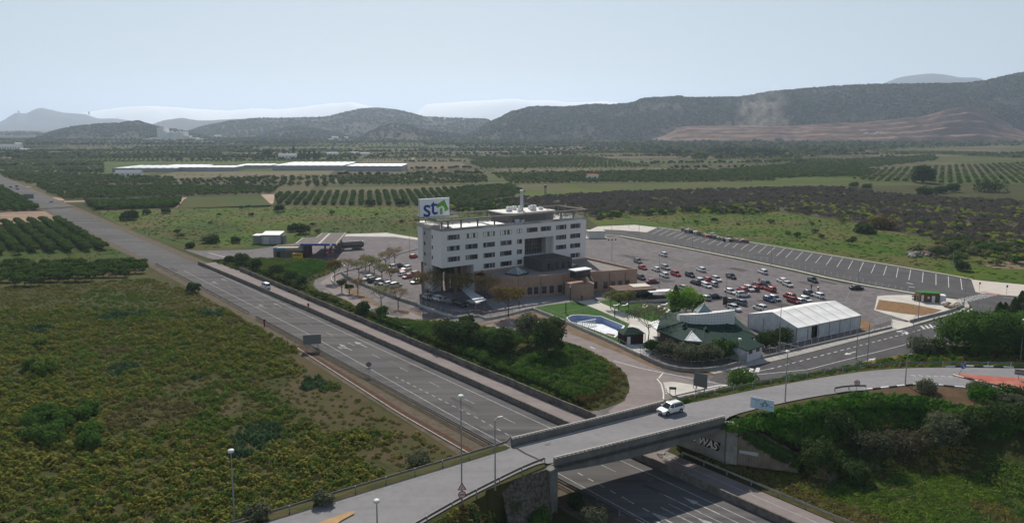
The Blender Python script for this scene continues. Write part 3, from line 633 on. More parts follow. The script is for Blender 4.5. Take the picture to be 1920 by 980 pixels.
VOID=(29.6,40.9,8.9,14.6)
# front wall as a grid of cells with the openings left out, so windows sit in real recesses
def wall_grid(mb,xs,zs,holes,y=0,solid=lambda x,z:True,m=0):
    xs=sorted(set(round(q,3) for q in xs)); zs=sorted(set(round(q,3) for q in zs))
    for i in range(len(xs)-1):
        for j in range(len(zs)-1):
            cx_,cz_=(xs[i]+xs[i+1])/2,(zs[j]+zs[j+1])/2
            if any(h[0]<cx_<h[1] and h[2]<cz_<h[3] for h in holes) or not solid(cx_,cz_): continue
            mb.add([(xs[i],y,zs[j]),(xs[i+1],y,zs[j]),(xs[i+1],y,zs[j+1]),(xs[i],y,zs[j+1])],[(0,1,2,3)],m)
hh=holes+[VOID]
sol=lambda x,z:z>8.4 or x>10.9
w=MB(); wall_grid(w,[0,10.9,LEN]+[q for h in hh for q in h[:2]],[5,8.4,ZT]+[q for h in hh for q in h[2:]],hh,0,sol)
for (x0,x1,z0,z1) in hh:
    dp=.28 if (x0,x1,z0,z1)!=VOID else 4.0
    w.add([(x0,0,z0),(x1,0,z0),(x1,0,z1),(x0,0,z1),(x0,dp,z0),(x1,dp,z0),(x1,dp,z1),(x0,dp,z1)],[(0,4,5,1),(1,5,6,2),(2,6,7,3),(3,7,4,0)])
# other faces
w.add([(0,0,8.4),(0,6.4,8.4),(0,6.4,ZT),(0,0,ZT)],[(3,2,1,0)]); w.add([(0,12.0,8.4),(0,DEP,8.4),(0,DEP,ZT+.6),(0,12,ZT+.6)],[(3,2,1,0)])
w.add([(0,12,8.4),(2.6,12,8.4),(2.6,12,ZT+.6),(0,12,ZT+.6)],[(0,1,2,3)]); w.add([(0,DEP,ZT+.6),(2.6,DEP,ZT+.6),(2.6,12,ZT+.6),(0,12,ZT+.6)],[(3,2,1,0)])
w.add([(LEN,0,0),(LEN,DEP,0),(LEN,DEP,ZT),(LEN,0,ZT)],[(0,1,2,3)]); w.add([(0,DEP,8.4),(LEN,DEP,8.4),(LEN,DEP,ZT),(0,DEP,ZT)],[(3,2,1,0)])
w.add([(0,0,8.4),(10.9,0,8.4),(10.9,DEP,8.4),(0,DEP,8.4)],[(3,2,1,0)]); w.add([(10.9,0,0),(10.9,DEP,0),(10.9,DEP,8.4),(10.9,0,8.4)],[(3,2,1,0)])
w.add([(10.9,0,0),(14,0,0),(14,0,5),(10.9,0,5)],[(0,1,2,3)]); w.add([(10.9,DEP,0),(LEN,DEP,0),(LEN,DEP,8.4),(10.9,DEP,8.4)],[(3,2,1,0)])
w.build('wall',panel,hotel)
pb=MB(); pb.box(.25,LEN-.25,.25,DEP-.25,18.9,19.2); hroof=pb.build('roof',mat('white_roof_membrane',(.5,.49,.47),.9,(.36,.34,.32),.5,5),hotel)
pp=MB()
for a_ in [(0,LEN,0,.25),(0,LEN,DEP-.25,DEP),(0,.25,.25,DEP-.25),(LEN-.25,LEN,.25,DEP-.25)]: pp.box(*a_,19.2,ZT+.003)
pp.build('coping',conc_pale,hroof)
# windows: frame + four panes each, one mesh per window
wm=MB(); 
def winmesh(wd_,h,nx,name='window'):
    b=MB(); b.box(0,wd_,.2,.26,0,h,1)
    for i in range(nx+1): x=i*wd_/nx; b.box(max(0,x-.05),min(wd_,x+.05),.12,.2,0,h)
    b.box(0,wd_,.125,.197,0,.08); b.box(0,wd_,.125,.197,h-.08,h)
    return b
curt=mat('curtain_cloth',(.30,.30,.30),.9); warm=mat('bright_blind',(.75,.73,.68),.8)
cache={}
for i,(x0,x1,z0,z1) in enumerate(holes):
    key=round(x1-x0)
    if key not in cache: o=winmesh(x1-x0,1.5,4 if key>3 else 2).build('window',[frame_m,glass],hotel); cache[key]=o
    else: o=cache[key].copy(); COL.objects.link(o); o.parent=hotel; o.scale=((x1-x0)/cache[key+100],1,1)
    cache.setdefault(key+100,x1-x0); o.location=(x0,0,z0)
    r=random.Random(i*7+1); c=MB(); n=4 if key>3 else 2; ww_=(x1-x0)/n
    for k in range(n):
        q=r.random()
        if q<.55 or (z0>16 and 3<x0<30): 
            f0,f1=(.08,.5) if q<.3 else (.3,.92); c.box(ww_*(k+f0),ww_*(k+f1),.16,.198,.1,1.4)
    if c.v: cc=c.build('curtain',warm if (z0>16 and 7<x0<30) else (curt if r.random()<.6 else frame_m),o)
# the tall glazed recess
b=MB(); x0,x1,z0,z1=VOID; b.box(x0,x1-2.2,3.7,3.8,z0,z1,1)
for i in range(10): x=x0+i*(x1-2.2-x0)/9; b.box(x-.06,x+.06,3.55,3.7,z0,z1)
for i in range(5): z=z0+.5+i*1.3; b.box(x0,x1-2.2,3.56,3.69,z-.05,z+.05)
b.build('glazed_screen',[frame_m,mat('lobby_glass',(.05,.045,.03),.15,spec=.7)],hotel)
b=MB(); b.box(x1-2.2,x1,1.2,3.9,z0,z1); b.build('pale_pier',hconc,hotel)
# slit windows on the side
for (y,z) in [(5.7,16.5),(5.7,13.3),(5.7,10.2)]: 
    b=MB(); b.box(-.03,.05,y-.3,y+.3,z,z+1.1); b.build('slit_window',glass,hotel)
# stair tower and columns
b=MB(); b.box(.25,3.2,6.4,12.0,0,20.3); b.build('stair_tower',hconc,hotel)
for z in (17,13.8,10.6,7.4): b=MB(); b.box(.2,.3,10.8,11.5,z,z+1.0); b.build('slit_window',glass,hotel)
colm=None
cols=[(1,14.6)]+[(x,y) for x in (5.2,7.2,9.0) for y in (1.0,5.5,10,14.4)]
for i,(x,y) in enumerate(cols):
    if not colm: b=MB(); b.box(-.3,.3,-.3,.3,0,8.4); colm=b.build('column',browncol,hotel); colm.location=(x,y,0)
    else: o=colm.copy(); COL.objects.link(o); o.parent=hotel; o.location=(x,y,0)
b=MB(); b.box(8.6,10.9,2,3,5.6,8.4); b.box(8.7,10.9,8,14,4.6,8.4); b.build('soffit_beam',hconc,hotel)
# roof frame (pergola)
zb=22.1; fr=MB()
frm=mat('frame_concrete',(.25,.225,.20),.9,(.17,.15,.135),1.2,4)
for a_ in [(-.6,LEN+.6,-.1,.55),(-.6,26.5,DEP-.5,DEP+.1),(44,LEN+.6,DEP-.5,DEP+.1)]: fr.box(*a_,zb,zb+.4)
for a_ in [(-.6,.1,.55,DEP-.5),(LEN-.1,LEN+.6,.55,DEP-.5)]: fr.box(*a_,zb,zb+.4)
fr.box(-.2,LEN,.8,1.1,zb+.05,zb+.35); fr.box(-.2,26.5,DEP-1.1,DEP-.8,zb+.05,zb+.35); fr.box(LEN-.75,LEN-.45,1.1,DEP-1.1,zb+.05,zb+.35)
fr.build('roof_frame',frm,hotel)
po=None
for (x,y) in [(x,.1) for x in (.3,2.4,6.8,12.5,18.5,24.5,38,44,49,53.9)]+[(x,DEP-.4) for x in (.3,6,12,18,25,45,50,53.9)]+[(53.9,6),(53.9,11)]:
    if not po: b=MB(); b.box(-.2,.2,-.15,.25,0,2.1); po=b.build('frame_post',frm,hotel); po.location=(x,y,ZT)
    else: o=po.copy(); COL.objects.link(o); o.parent=hotel; o.location=(x,y,ZT)
b=MB(); b.box(25.5,43,3.0,13.5,19.2,22.35); ph=b.build('penthouse',mat('penthouse_wall',(.20,.19,.17),.9),hotel)
b=MB(); b.prism([(24.8,4.5),(27.5,2.4),(41,2.6),(43.6,2.6),(43.6,14),(24.8,14)],22.36,22.65); 
b.build('penthouse_roof',mat('bright_roof',(.75,.73,.70),.8,(.55,.52,.48),.9,4),ph)
for (x,y,sx,sy,h) in [(29,8,1.6,1.2,1.5),(33,11,1.2,1.2,1.2),(37,6,1.8,1.2,1.7),(38.5,9.5,1.3,1,1.1),(31,5,1,1,.8),(40.5,6.5,1.1,1,.8),(36,12,1.2,1,1)]:
    b=MB(); b.box(-sx/2,sx/2,-sy/2,sy/2,.15,h); b.box(-sx/2,-sx/2+.15,-sy/2,sy/2,0,.15,1); b.box(sx/2-.15,sx/2,-sy/2,sy/2,0,.15,1); b.lathe([(.35,h),(.35,h+.12)],10,1); o=b.build('air_conditioner',[white,steel_dk],ph); o.location=(x,y,22.65)
b=MB(); b.lathe([(.55,22.6),(.5,28.6),(.62,28.65),(.62,29.2),(.3,29.25)],14); o=b.build('chimney',mat('chimney_steel',(.42,.42,.45),.5),hotel,smooth=False); o.location=(33.9,8,0)
b=MB(); b.tube([(0,0,22),(0,0,30)],.09,5); b.tube([(.5,0,22),(.5,0,30)],.09,5); b.tube([(.25,.4,22),(.25,.4,30)],.09,5)
for i in range(8): b.tube([(0,0,22+i),(.5,0,22.5+i)],.05,4); b.tube([(.5,0,22.5+i),(.25,.4,23+i)],.05,4)
b.box(-.2,.7,-.1,.4,29.5,30.3); b.tube([(0,0,25.5),(-4,-1,22.6)],.04,4); o=b.build('lattice_mast',steel_dk,hotel); o.location=(43.9,9,0)
for i,(x,y,h) in enumerate([(46,2.6,.9),(47.8,2.9,.8),(49.5,2.5,1),(51,3.4,.8),(45,9,.9),(48,10,.9),(51.5,10,.9),(4,1.9,.8),(28,1.9,1.6),(30,2.0,1.3)]):
    b=MB(); b.box(-.6,.6,-.5,.5,.1,h); b.lathe([(.4,h),(.4,h+.1)],10,1); o=b.build('condenser_unit',[white,steel_dk],hotel); o.location=(x,y,19.2)
b=MB(); 
for (x0,x1) in [(4.5,17),(19,24)]: b.prism([(x0,1.4),(x1,1.4),(x1,8),(x0,8)],19.21,19.75)
b.build('roof_duct',mat('white_plastic_sheet',(.62,.61,.6),.5,(.5,.49,.48),.6),hotel)
# low dark plant block on the annex roof, against the facade
b=MB(); b.box(29.2,40.9,-9.8,-.05,5.7,9.0); pk=b.build('plant_block',mat('dark_grey_cladding',(.10,.10,.105),.8,(.07,.07,.075),1,4,coords='obj'),hotel)
b=MB(); 
for i in range(12): b.box(29.5+i*.95,29.6+i*.95,-9.6,-.3,9.0,9.25)
for i in range(9): b.box(29.3,40.8,-9.5+i*1.05,-9.4+i*1.05,9.02,9.2)
b.build('roof_lattice',steel_dk,pk)
for x in (31.5,34.5,37,39.5): b=MB(); b.box(x,x+.9,-9.86,-9.8,6.3,8.0); b.build('window',glass,pk)
# rooftop sign
sg=thing('rooftop_sign','large white rooftop sign reading stn in blue letters beside a green square','sign',HO+Matrix.Rotation(HA,3,'Z')@Vector((-2.6,8.7,22.6)),HA)
b=MB(); b.box(0,10.3,0,.5,.2,5.55); b.build('panel',mat('sign_white',(.78,.80,.84),.5),sg)
b=MB(); 
for a_ in [(0,10.3,-.05,.55,0,.2),(0,.12,-.04,0,.2,5.55),(10.18,10.3,-.04,0,.2,5.55)]: b.box(*a_)
for x in (2,5,8): b.box(x,x+.3,.1,.5,-1.4,0)
b.build('frame',steel,sg)
navy=mat('navy_paint',(.022,.035,.22),.5); greenp=mat('green_paint',(.13,.36,.035),.5)
c,s_=math.cos(R(-14)),math.sin(R(-14))
def logo(px,py): # photo pixels of the enlarged crop -> panel coordinates
    return ((px-130)/30.5,( (358-(px-130)*.06)-py)/33.0)
gq=[logo(300,236),logo(388,178),logo(432,276),logo(392,302),logo(380,255),logo(345,245)]
bm2=MB(); gv=[logo(300,236),logo(388,178),logo(432,276),logo(392,300),logo(400,270),logo(360,330),logo(338,326),logo(330,262)]
P=[logo(*q) for q in [(298,232),(388,178),(432,276),(392,300),(388,262),(372,240),(352,240),(330,262),(305,252)]]
vs=[(q[0],-.03,q[1]) for q in P]; tr_=tessellate_polygon([[Vector((q[0],q[1],0)) for q in P]]); bm2.add(vs,[tuple(orient(t,[(q[0],q[1]) for q in P])) for t in tr_])
P=[logo(*q) for q in [(336,272),(352,254),(364,262),(366,322),(338,328)]]; vs=[(q[0],-.03,q[1]) for q in P]; tr_=tessellate_polygon([[Vector((q[0],q[1],0)) for q in P]]); bm2.add(vs,[tuple(orient(t,[(q[0],q[1]) for q in P])) for t in tr_])
bm2.build('green_mark',greenp,sg)
FB=None
text_obj('letter','s',7.6,(2.5,-.08,2.5),(R(90),0,0),navy,sg,.03,sx=.95,bold=.05)
text_obj('letter','t',7.0,(4.85,-.08,2.85),(R(90),0,0),navy,sg,.03,sx=1.0,bold=.05)
text_obj('letter','n',5.4,(7.3,-.09,2.1),(R(90),0,0),MATS['sign_white'],sg,.03,sx=.85)
b=MB(); b.tube([(0,0,0),(6,0,0)],.35,10); b.tube([(6.2,0,0),(11,-.4,0)],.3,10); o=tag(b.build('roof_pipe',conc_pale),'thick pale pipes lying on the hotel roof below the rooftop sign','pipe'); o.location=HO+Matrix.Rotation(HA,3,'Z')@Vector((-1.6,7.2,22.55)); o.rotation_euler=(0,0,HA)
# ------------------------------------------------------------ brick annex
annex=thing('brick_annex','single-storey tan brick annex with rounded corner, roof terrace and dark windows','building',HO,HA)
Mi=(Matrix.Translation(HO)@Matrix.Rotation(HA,4,'Z')).inverted()
def LA(x,y,z): q=Mi@W(x,y,z); return (q.x,q.y)
ZP=6.25
an=[LA(x,y,ZP) for x,y in [(899,506),(912,511.5),(925.5,515.6),(940,518),(959,518.8),(990,517.6),(1024,515.6),(1050,513.4),(1074,511),(1103,509.6),(1150,506.6),(1195,503.6)]]
br_=LA(1098,480,ZP)
an2=an+[(LEN+.6,-1.9),(LEN+.6,-.2),(14,-.2),(11.2,-.3)]
def shrink(P,d):
    n=len(P); A=sum(P[i][0]*P[(i+1)%n][1]-P[(i+1)%n][0]*P[i][1] for i in range(n)); sgn=1 if A>0 else -1; out=[]
    for i in range(n):
        a,b_,c_=Vector(P[i-1]),Vector(P[i]),Vector(P[(i+1)%n]); e1=(b_-a).normalized(); e2=(c_-b_).normalized(); n1=Vector((-e1.y,e1.x))*sgn; n2_=Vector((-e2.y,e2.x))*sgn; q=(n1+n2_).normalized(); k=d/max(.5,q.dot(n1)); out.append((b_.x+q.x*k,b_.y+q.y*k))
    return out
inn=shrink(an2,.4); mbw=MB(); n=len(an2)
o=0; mbw.v=[(p[0],p[1],0) for p in an2]+[(p[0],p[1],ZP) for p in an2]+[(p[0],p[1],ZP) for p in inn]+[(p[0],p[1],5.6) for p in inn]
for i in range(n):
    j=(i+1)%n
    for k in range(3): mbw.f.append((k*n+i,k*n+j,(k+1)*n+j,(k+1)*n+i)); mbw.m.append(0)
mbw.build('wall',brickm,annex,fix=False)
mbr=MB(); mbr.sheet(inn,5.68); ar=mbr.build('roof',roofm,annex)
def on_edge(P,i,u): a,b_=Vector(P[i]),Vector(P[i+1]); d=(b_-a).normalized(); return a+(b_-a)*u,math.atan2(d.y,d.x)
wn_=MB(); wn_.box(-.75,.75,-.06,.1,0,2.3,0); wn_.box(-.62,.62,-.075,-.06,.12,2.15,1); wn_.box(-.03,.03,-.09,-.075,.12,2.15,0); wn_.box(-.62,.62,-.09,-.075,1.1,1.16,0)
wproto=None
def annex_win(u_px,zb=.7,sc=1):
    global wproto
    # find the wall point on the perimeter showing at column u_px
    best=None
    for i in range(len(an)-1):
        for k in range(21):
            q=Vector(an[i]).lerp(Vector(an[i+1]),k/20); wq=Mi.inverted()@Vector((q.x,q.y,2)); px=CX+F*wq.x/(wq.y*math.cos(PIT)+(H-2)*math.sin(PIT)) 
            if best is None or abs(px-u_px)<best[0]: d=(Vector(an[i+1])-Vector(an[i])).normalized(); best=(abs(px-u_px),q,math.atan2(d.y,d.x))
    _,q,r=best
    if wproto is None: wproto=wn_.build('window',[frame_m,glass],annex); o=wproto
    else: o=wproto.copy(); COL.objects.link(o); o.parent=annex
    o.location=(q.x,q.y,zb); o.rotation_euler=(0,0,r); o.scale=(sc,1,1)
for u in (979,993,1006,1020,1034,1050,1135,1150,1163,1176): annex_win(u)
for u,s_ in ((937,.8),(950,.8),(964,.7),(1116,.8)): annex_win(u,.9,s_)
for u in (972,1013,1056,1142,1171):
    best=None
    for i in range(len(an)-1):
        for k in range(21):
            q=Vector(an[i]).lerp(Vector(an[i+1]),k/20); wq=Mi.inverted()@Vector((q.x,q.y,2)); px=CX+F*wq.x/(wq.y*math.cos(PIT)+(H-2)*math.sin(PIT))
            if best is None or abs(px-u)<best[0]: best=(abs(px-u),q)
    q=best[1]; b=MB(); b.tube([(q.x,q.y-.12,0),(q.x,q.y-.12,5.6)],.09,6); b.build('downpipe',steel_dk,annex)
# open gallery at the left end, its shade painted as a near-black panel
p0,p1=Vector(an[0]),Vector(an[2]); d=(p1-p0).normalized(); r=math.atan2(d.y,d.x)
b=MB(); b.box(1.2,(p1-p0).length-.4,-.08,.05,1.0,4.4,0); b.box(1.1,(p1-p0).length-.3,-.16,-.08,4.4,4.7,1); 
for k in range(4): x=1.2+k*((p1-p0).length-1.9)/3; b.box(x,x+.3,-.17,-.08,1,4.4,1)
o=b.build('gallery_opening',[mat('painted_gallery_shade',(.012,.012,.013),.4),brickm],annex); o.location=(p0.x,p0.y,0); o.rotation_euler=(0,0,r)
# round stair turret with steps
tc=Vector(LA(1099,548,1.5)); b=MB(); 
ring=[(tc.x-.6+3.6*math.cos(a_),tc.y+1.2+3.4*math.sin(a_)) for a_ in [R(180+i*15) for i in range(13)]]
b.prism([(tc.x-4.2,tc.y+4.6)]+ring+[(tc.x+3,tc.y+4.6)],0,4.2); tu=b.build('stair_turret',brickm,annex)
b=MB(); sdir_=(Vector(LA(1092,506,6.5))-Vector(LA(1105,530,3.8))).normalized()
s0=Vector(LA(1106,532,3.7)); L_=7.0
for i in range(14): q=s0+sdir_*(i*.5); nn=Vector((-sdir_.y,sdir_.x)); P=[q+nn*.8,q-nn*.8,q-nn*.8+sdir_*.52,q+nn*.8+sdir_*.52]; b.prism([(p.x,p.y) for p in P],0,3.9+i*.19)
for sg_ in (1,-1):
    for i in range(14):
        q=s0+sdir_*(i*.5); nn=Vector((-sdir_.y,sdir_.x)); c_=q+nn*(1.0*sg_); P=[c_+nn*.15,c_-nn*.15,c_-nn*.15+sdir_*.5,c_+nn*.15+sdir_*.5]; b.prism([(p.x,p.y) for p in P],0,4.9+i*.19,1)
b.build('stair',[steel_dk,brickm],annex)
cp=Vector(LA(1088,504.5,8.0)); b=MB(); b.box(-3.2,3.2,-1.6,1.6,2.1,2.4); b.box(-2.8,2.8,-1.3,1.3,0,2.1,1); o=b.build('stair_cover',[white,glass],annex); o.location=(cp.x,cp.y,5.7)
for (x,y) in [(969,511.5),(1063,497.5)]:
    c_=Vector(LA(x,y,6.0)); b=MB(); b.box(-2.6,2.6,-2.6,2.6,0,.35,1); b.add([(-2.1,-2.1,.35),(2.1,-2.1,.35),(2.1,2.1,.35),(-2.1,2.1,.35),(0,0,2.0)],[(0,1,4),(1,2,4),(2,3,4),(3,0,4)])
    for a_ in [(-2.1,-2.1),(2.1,-2.1),(2.1,2.1),(-2.1,2.1),(0,-2.1),(2.1,0)]: b.tube([(a_[0],a_[1],.36),(0,0,2.03)],.06,4,2)
    o=b.build('pyramid_skylight',[mat('skylight_glass',(.16,.22,.22),.25,spec=.6),mat('dark_metal',(.04,.04,.045),.6),white],ar); o.location=(c_.x,c_.y,5.7); o.rotation_euler=(0,0,R(20))
# ------------------------------------------------------------ pavilion with green roof
green_tile=mat('green_roof_tiles',(.016,.036,.030),.8,(.028,.052,.043),3,4); darkbrick=mat('dark_brick',(.09,.065,.055),.9,(.06,.045,.04),1.5)
def roof_w(px,z): return W(px[0],px[1],z)
pv=thing('pavilion','octagonal pavilion with green tiled roof and white curved drum on top','building',W(1322,640))
pvl=pv.location.copy(); inv=Matrix.Translation(-pvl)
ze=3.6
dcen=at_depth(1325,606,169.3); dcen.z=0
fr8=[roof_w(q,ze) for q in [(1231,619),(1282,639.5),(1317,643),(1378,641.5),(1420,630)]]
bk8=[Vector((p.x,2*dcen.y-p.y,ze)) for p in reversed(fr8[1:])]
ev=fr8+bk8; DR=6.4; nE=len(ev); top=[]
for p in ev:
    q=Vector((p.x-dcen.x,p.y-dcen.y,0)); a_=math.atan2(q.y/.66,q.x); top.append(dcen+Vector((DR*.97*math.cos(a_),DR*.64*math.sin(a_),5.15)))
b=MB(); b.v=[tuple(inv@p) for p in ev]+[tuple(inv@p) for p in top]+[tuple(inv@(p-Vector((0,0,.25)))) for p in ev]
for i in range(nE): j=(i+1)%nE; b.f.append((i,j,nE+j,nE+i)); b.m.append(0); b.f.append((2*nE+i,2*nE+j,j,i)); b.m.append(0)
b.f.append(tuple(reversed(range(2*nE,3*nE)))); b.m.append(0)
rf=b.build('roof',green_tile,pv)
b=MB()
for i in range(nE): b.tube([inv@(ev[i]+Vector((0,0,.05))),inv@(top[i]+Vector((0,0,.05)))],.09,5)
b.build('ridge_tiles',mat('dark_green_ridge',(.015,.035,.03),.7),rf)
wl=[dcen+(Vector((p.x,p.y,0))-dcen)*.93 for p in ev]; b=MB(); b.prism([tuple((inv@p)[:2]) for p in wl],0,3.5); b.build('wall',darkbrick,pv)
# drum: curved panel wall, top slanting up to the right
dg_=grid_mat('drum_panels',(.70,.69,.69),(.38,.38,.39),.7,.7,.06)
b=MB(); nn=28; ring=[]
for i in range(nn+1):
    a_=R(180+ i*180/nn); ring.append((DR*math.cos(a_),DR*.62*math.sin(a_)))
lo=3.9; zL=at_depth(1273,594.6,169.5).z; zR=at_depth(1376,579.6,169.5).z; print('drum',zL,zR); zC=at_depth(1325,584.8,165.2).z; zL+=.7; kz=max(0,zC-(zL+zR)/2)*.75; print('zC',zC); zt=lambda x,y=0:zL+(x+DR)/(2*DR)*(zR-zL)+kz*(-y/(DR*.62))
V=[];n=len(ring)
for x,y in ring: V+= [(x,y,lo),(x,y,zt(x,y)),(x*.94,y*.9,zt(x,y))]
fs=[]
for i in range(n-1): 
    for k in range(2): fs.append((3*i+k,3*i+3+k,3*i+4+k,3*i+1+k))
b.add(V,fs); b.add([(-DR,0,lo),(DR,0,lo),(DR,0,zt(DR)),(-DR,0,zt(-DR))],[(3,2,1,0)]); b.add([(DR,0,lo),(DR,2.6,lo),(DR,2.6,zt(DR,2.6)),(DR,0,zt(DR)),(-DR,0,lo),(-DR,2.6,lo),(-DR,2.6,zt(-DR,2.6)),(-DR,0,zt(-DR))],[(0,1,2,3),(7,6,5,4),(1,5,6,2)])
dr=b.build('drum',dg_,pv); dl=inv@dcen; dr.location=(dl.x,dl.y,0); dr.rotation_euler=(0,0,0)
b=MB(); b.add([(x*.94,y*.9,zt(x,y)-.12) for x,y in ring]+[(DR,2.6,zt(DR,2.6)-.1),(-DR,2.6,zt(-DR,2.6)-.1)],[tuple(range(n+2))]); b.build('drum_roof',mat('white_drum_roof',(.66,.65,.63),.8),dr)
b=MB(); b.add([(-1.9,-1.6,0),(1.9,-1.6,0),(1.9,1.6,0),(-1.9,1.6,0),(0,0,1.9)],[(0,1,4),(1,2,4),(2,3,4),(3,0,4)]); 
for a_ in [(-1.9,-1.6),(1.9,-1.6),(1.9,1.6),(-1.9,1.6)]: b.tube([(a_[0],a_[1],0),(0,0,2.22)],.06,4,1)
o=b.build('pyramid_skylight',[MATS['skylight_glass'],white],dr); o.location=(-.4,1.2,(zL+zR)/2-kz*.3)
# glazed triangle and little dormers in the roof
def roofpt(px,py,i):       # point of roof facet i seen at a photo pixel
    p0,p1,p2=ev[i],ev[(i+1)%nE],top[i]; nrm_=(p1-p0).cross(p2-p0); d=Vector(ray(px,py)); o_=Vector((0,0,H)); t=(p0-o_).dot(nrm_)/d.dot(nrm_); return o_+d*t+Vector((0,-.05,.09))
tri=[roofpt(1282,639,1),roofpt(1317,641.5,1),roofpt(1297,621,1)]; tri=[roofpt(1284,638.5,1),roofpt(1316,640.5,1),roofpt(1297,621,1)]
b=MB(); b.add([tuple(inv@p) for p in tri],[(0,1,2)]); b.tube([inv@tri[0],inv@tri[2]],.14,5,1)
mg,ntg,bg_=newmat('mosaic_glass'); tv=nd(ntg,'ShaderNodeTexVoronoi'); tv.inputs['Scale'].default_value=2.2; tcn=nd(ntg,'ShaderNodeTexCoord'); ntg.links.new(tcn.outputs['Object'],tv.inputs['Vector']); hs=nd(ntg,'ShaderNodeMixRGB'); hs.inputs[0].default_value=.75; hs.inputs[2].default_value=(.45,.5,.52,1); ntg.links.new(tv.outputs['Color'],hs.inputs[1]); ntg.links.new(hs.outputs[0],bg_.inputs['Base Color']); bg_.inputs['Roughness'].default_value=.25
b.build('glazed_triangle',[mg,white],rf)
for (x,y,i,r_) in [(1283,612,0,-.5),(1324,619,2,0),(1365,616,3,.5)]:
    p=inv@roofpt(x,y,i); b=MB(); b.add([(-.6,-.5,-.1),(.6,-.5,-.1),(.6,1.1,0.4),(-.6,1.1,.4),(0,-.5,.6),(0,1.1,.75)],[(0,1,4),(0,4,5,3),(1,2,5,4)]); o=b.build('dormer',green_tile,rf); o.location=p; o.rotation_euler=(0,0,r_)
# white panels painting the sun's glare on the back-left roof slope, and annex hut at the right
pts=[W(1215,617,.1),W(1235,622,.1)]
b=MB(); q=[W(1216,605,2.6),W(1233,619,2.6),W(1274,607,4.2),W(1274,592,4.2),W(1250,594,3.6)]; b.add([tuple(inv@p) for p in q],[(0,1,2,3,4)]); b.add([tuple(inv@(p-Vector((0,0,.2)))) for p in q],[(4,3,2,1,0)]); b.build('porch_roof',mat('painted_sun_glare',(.72,.72,.74),.25,(.3,.33,.34),2.5,3,.5,.56,spec=.6),pv)
q=[W(1376,602,4.5),W(1412,607,4.4),W(1420,630,3.62),W(1376,606,5)]
# gatehouse
gh=thing('gatehouse','small white-walled gatehouse with green tiled roof at the pavement','building',W(1400,680))
gi=Matrix.Translation(-gh.location)
fa=[W(1399,680),W(1428,670.5),]; fd=(fa[1]-fa[0]).normalized(); fnn=Vector((-fd.y,fd.x,0)); P=[fa[0],fa[1],fa[1]+fnn*6,fa[0]+fnn*6]
b=MB(); b.prism([tuple((gi@p)[:2]) for p in P],0,2.75); b.build('wall',mat('lilac_white_wall',(.62,.60,.66),.8),gh)
b=MB(); e=.35; Pq=[fa[0]-fd*e-fnn*e,fa[1]+fd*e-fnn*e,fa[1]+fd*e+fnn*6.2,fa[0]-fd*e+fnn*6.2]; zs=[2.8,2.8,4.3,4.3]
b.add([tuple((gi@p)+Vector((0,0,z))) for p,z in zip(Pq,zs)]+[tuple((gi@p)+Vector((0,0,z-.2))) for p,z in zip(Pq,zs)],[(0,1,2,3),(7,6,5,4),(0,4,5,1),(1,5,6,2),(2,6,7,3),(3,7,4,0)]); b.build('roof',green_tile,gh,fix=True)
for u in (.25,.72): p=gi@(fa[0].lerp(fa[1],u)-fnn*.03); b=MB(); b.box(-.6,.6,-.05,.02,1.75,2.45); o=b.build('window',mat('shutter_brown',(.14,.10,.10),.8),gh); o.location=p; o.rotation_euler=(0,0,math.atan2(fd.y,fd.x))
# dark poolside hut
hut=thing('pool_hut','small dark timber hut with green hipped roof beside the pool','hut',W(1182,641),0); hr=R(12)
hut.rotation_euler=(0,0,hr); b=MB(); b.box(-2.4,2.4,-2,2,0,2.5); b.build('wall',mat('dark_timber',(.035,.022,.022),.8,(.05,.03,.03),2),hut)
b=MB(); b.add([(-2.8,-2.4,2.5),(2.8,-2.4,2.5),(2.8,2.4,2.5),(-2.8,2.4,2.5),(-.5,0,3.6),(.5,0,3.6)],[(0,1,5,4),(1,2,5),(2,3,4,5),(3,0,4),(3,2,1,0)]); b.build('roof',green_tile,hut)
b=MB(); b.box(-1.6,-.8,-2.06,-2,.05,1.9); b.build('door',white,hut)
for x in (2.7,): 
    b=MB(); b.box(x-.07,x+.07,-2.3,-2.16,0,2.5); b.build('post',steel_dk,hut)
# ------------------------------------------------------------ white event tent
tp=[(1493,643.5),(1613,618.5)]
tz=3.5; rz_=5.6
fl=W(1494,614,tz); fr_=W(1613.5,590,tz); bl=W(1404.5,588.5,tz); rl=W(1448,584,rz_); rr=W(1567,560,rz_)
tn=thing('event_tent','large white gabled event tent with ribbed roof and grey side panels','tent',(fl.x,fl.y,0)); ti=Matrix.Translation(-tn.location)
u=(fr_-fl); u.z=0; LT=u.length; u.normalize(); v=(bl-fl); v.z=0; WT=abs(v.dot(Vector((-u.y,u.x,0)))); 
tn.rotation_euler=(0,0,math.atan2(u.y,u.x)); tentw=mat('tent_fabric_white',(.80,.79,.775),.8,(.72,.71,.70),.7,4,coords='obj'); tentg=mat('tent_fabric_grey',(.60,.61,.63),.8,(.47,.48,.50),.8,5,coords='obj')
nb=6; b=MB()
NX=nb*8
for sd in (0,1):
    V=[];FS=[]
    for i in range(NX+1):
        for j in range(9):
            x=LT*i/NX; q=j/8; y=(WT/2)*q if sd==0 else WT-(WT/2)*q; sag=-.13*math.sin(math.pi*((i%8)/8))*abs(math.sin(math.pi*q*2)); V.append((x,y+(-.25 if sd==0 else .25)*(1-q),tz+(rz_-tz)*q+sag))
    for i in range(NX):
        for j in range(8):
            f_=(i*9+j,(i+1)*9+j,(i+1)*9+j+1,i*9+j+1); FS.append(f_ if sd==0 else tuple(reversed(f_)))
    b.add(V,FS)
tr_=b.build('roof',tentw,tn,smooth=True)
b=MB()
for i in range(nb+1):
    x=LT*i/nb; b.tube([(x,-.2,tz-.02),(x,WT/2,rz_+.03),(x,WT+.2,tz-.02)],.07,4)
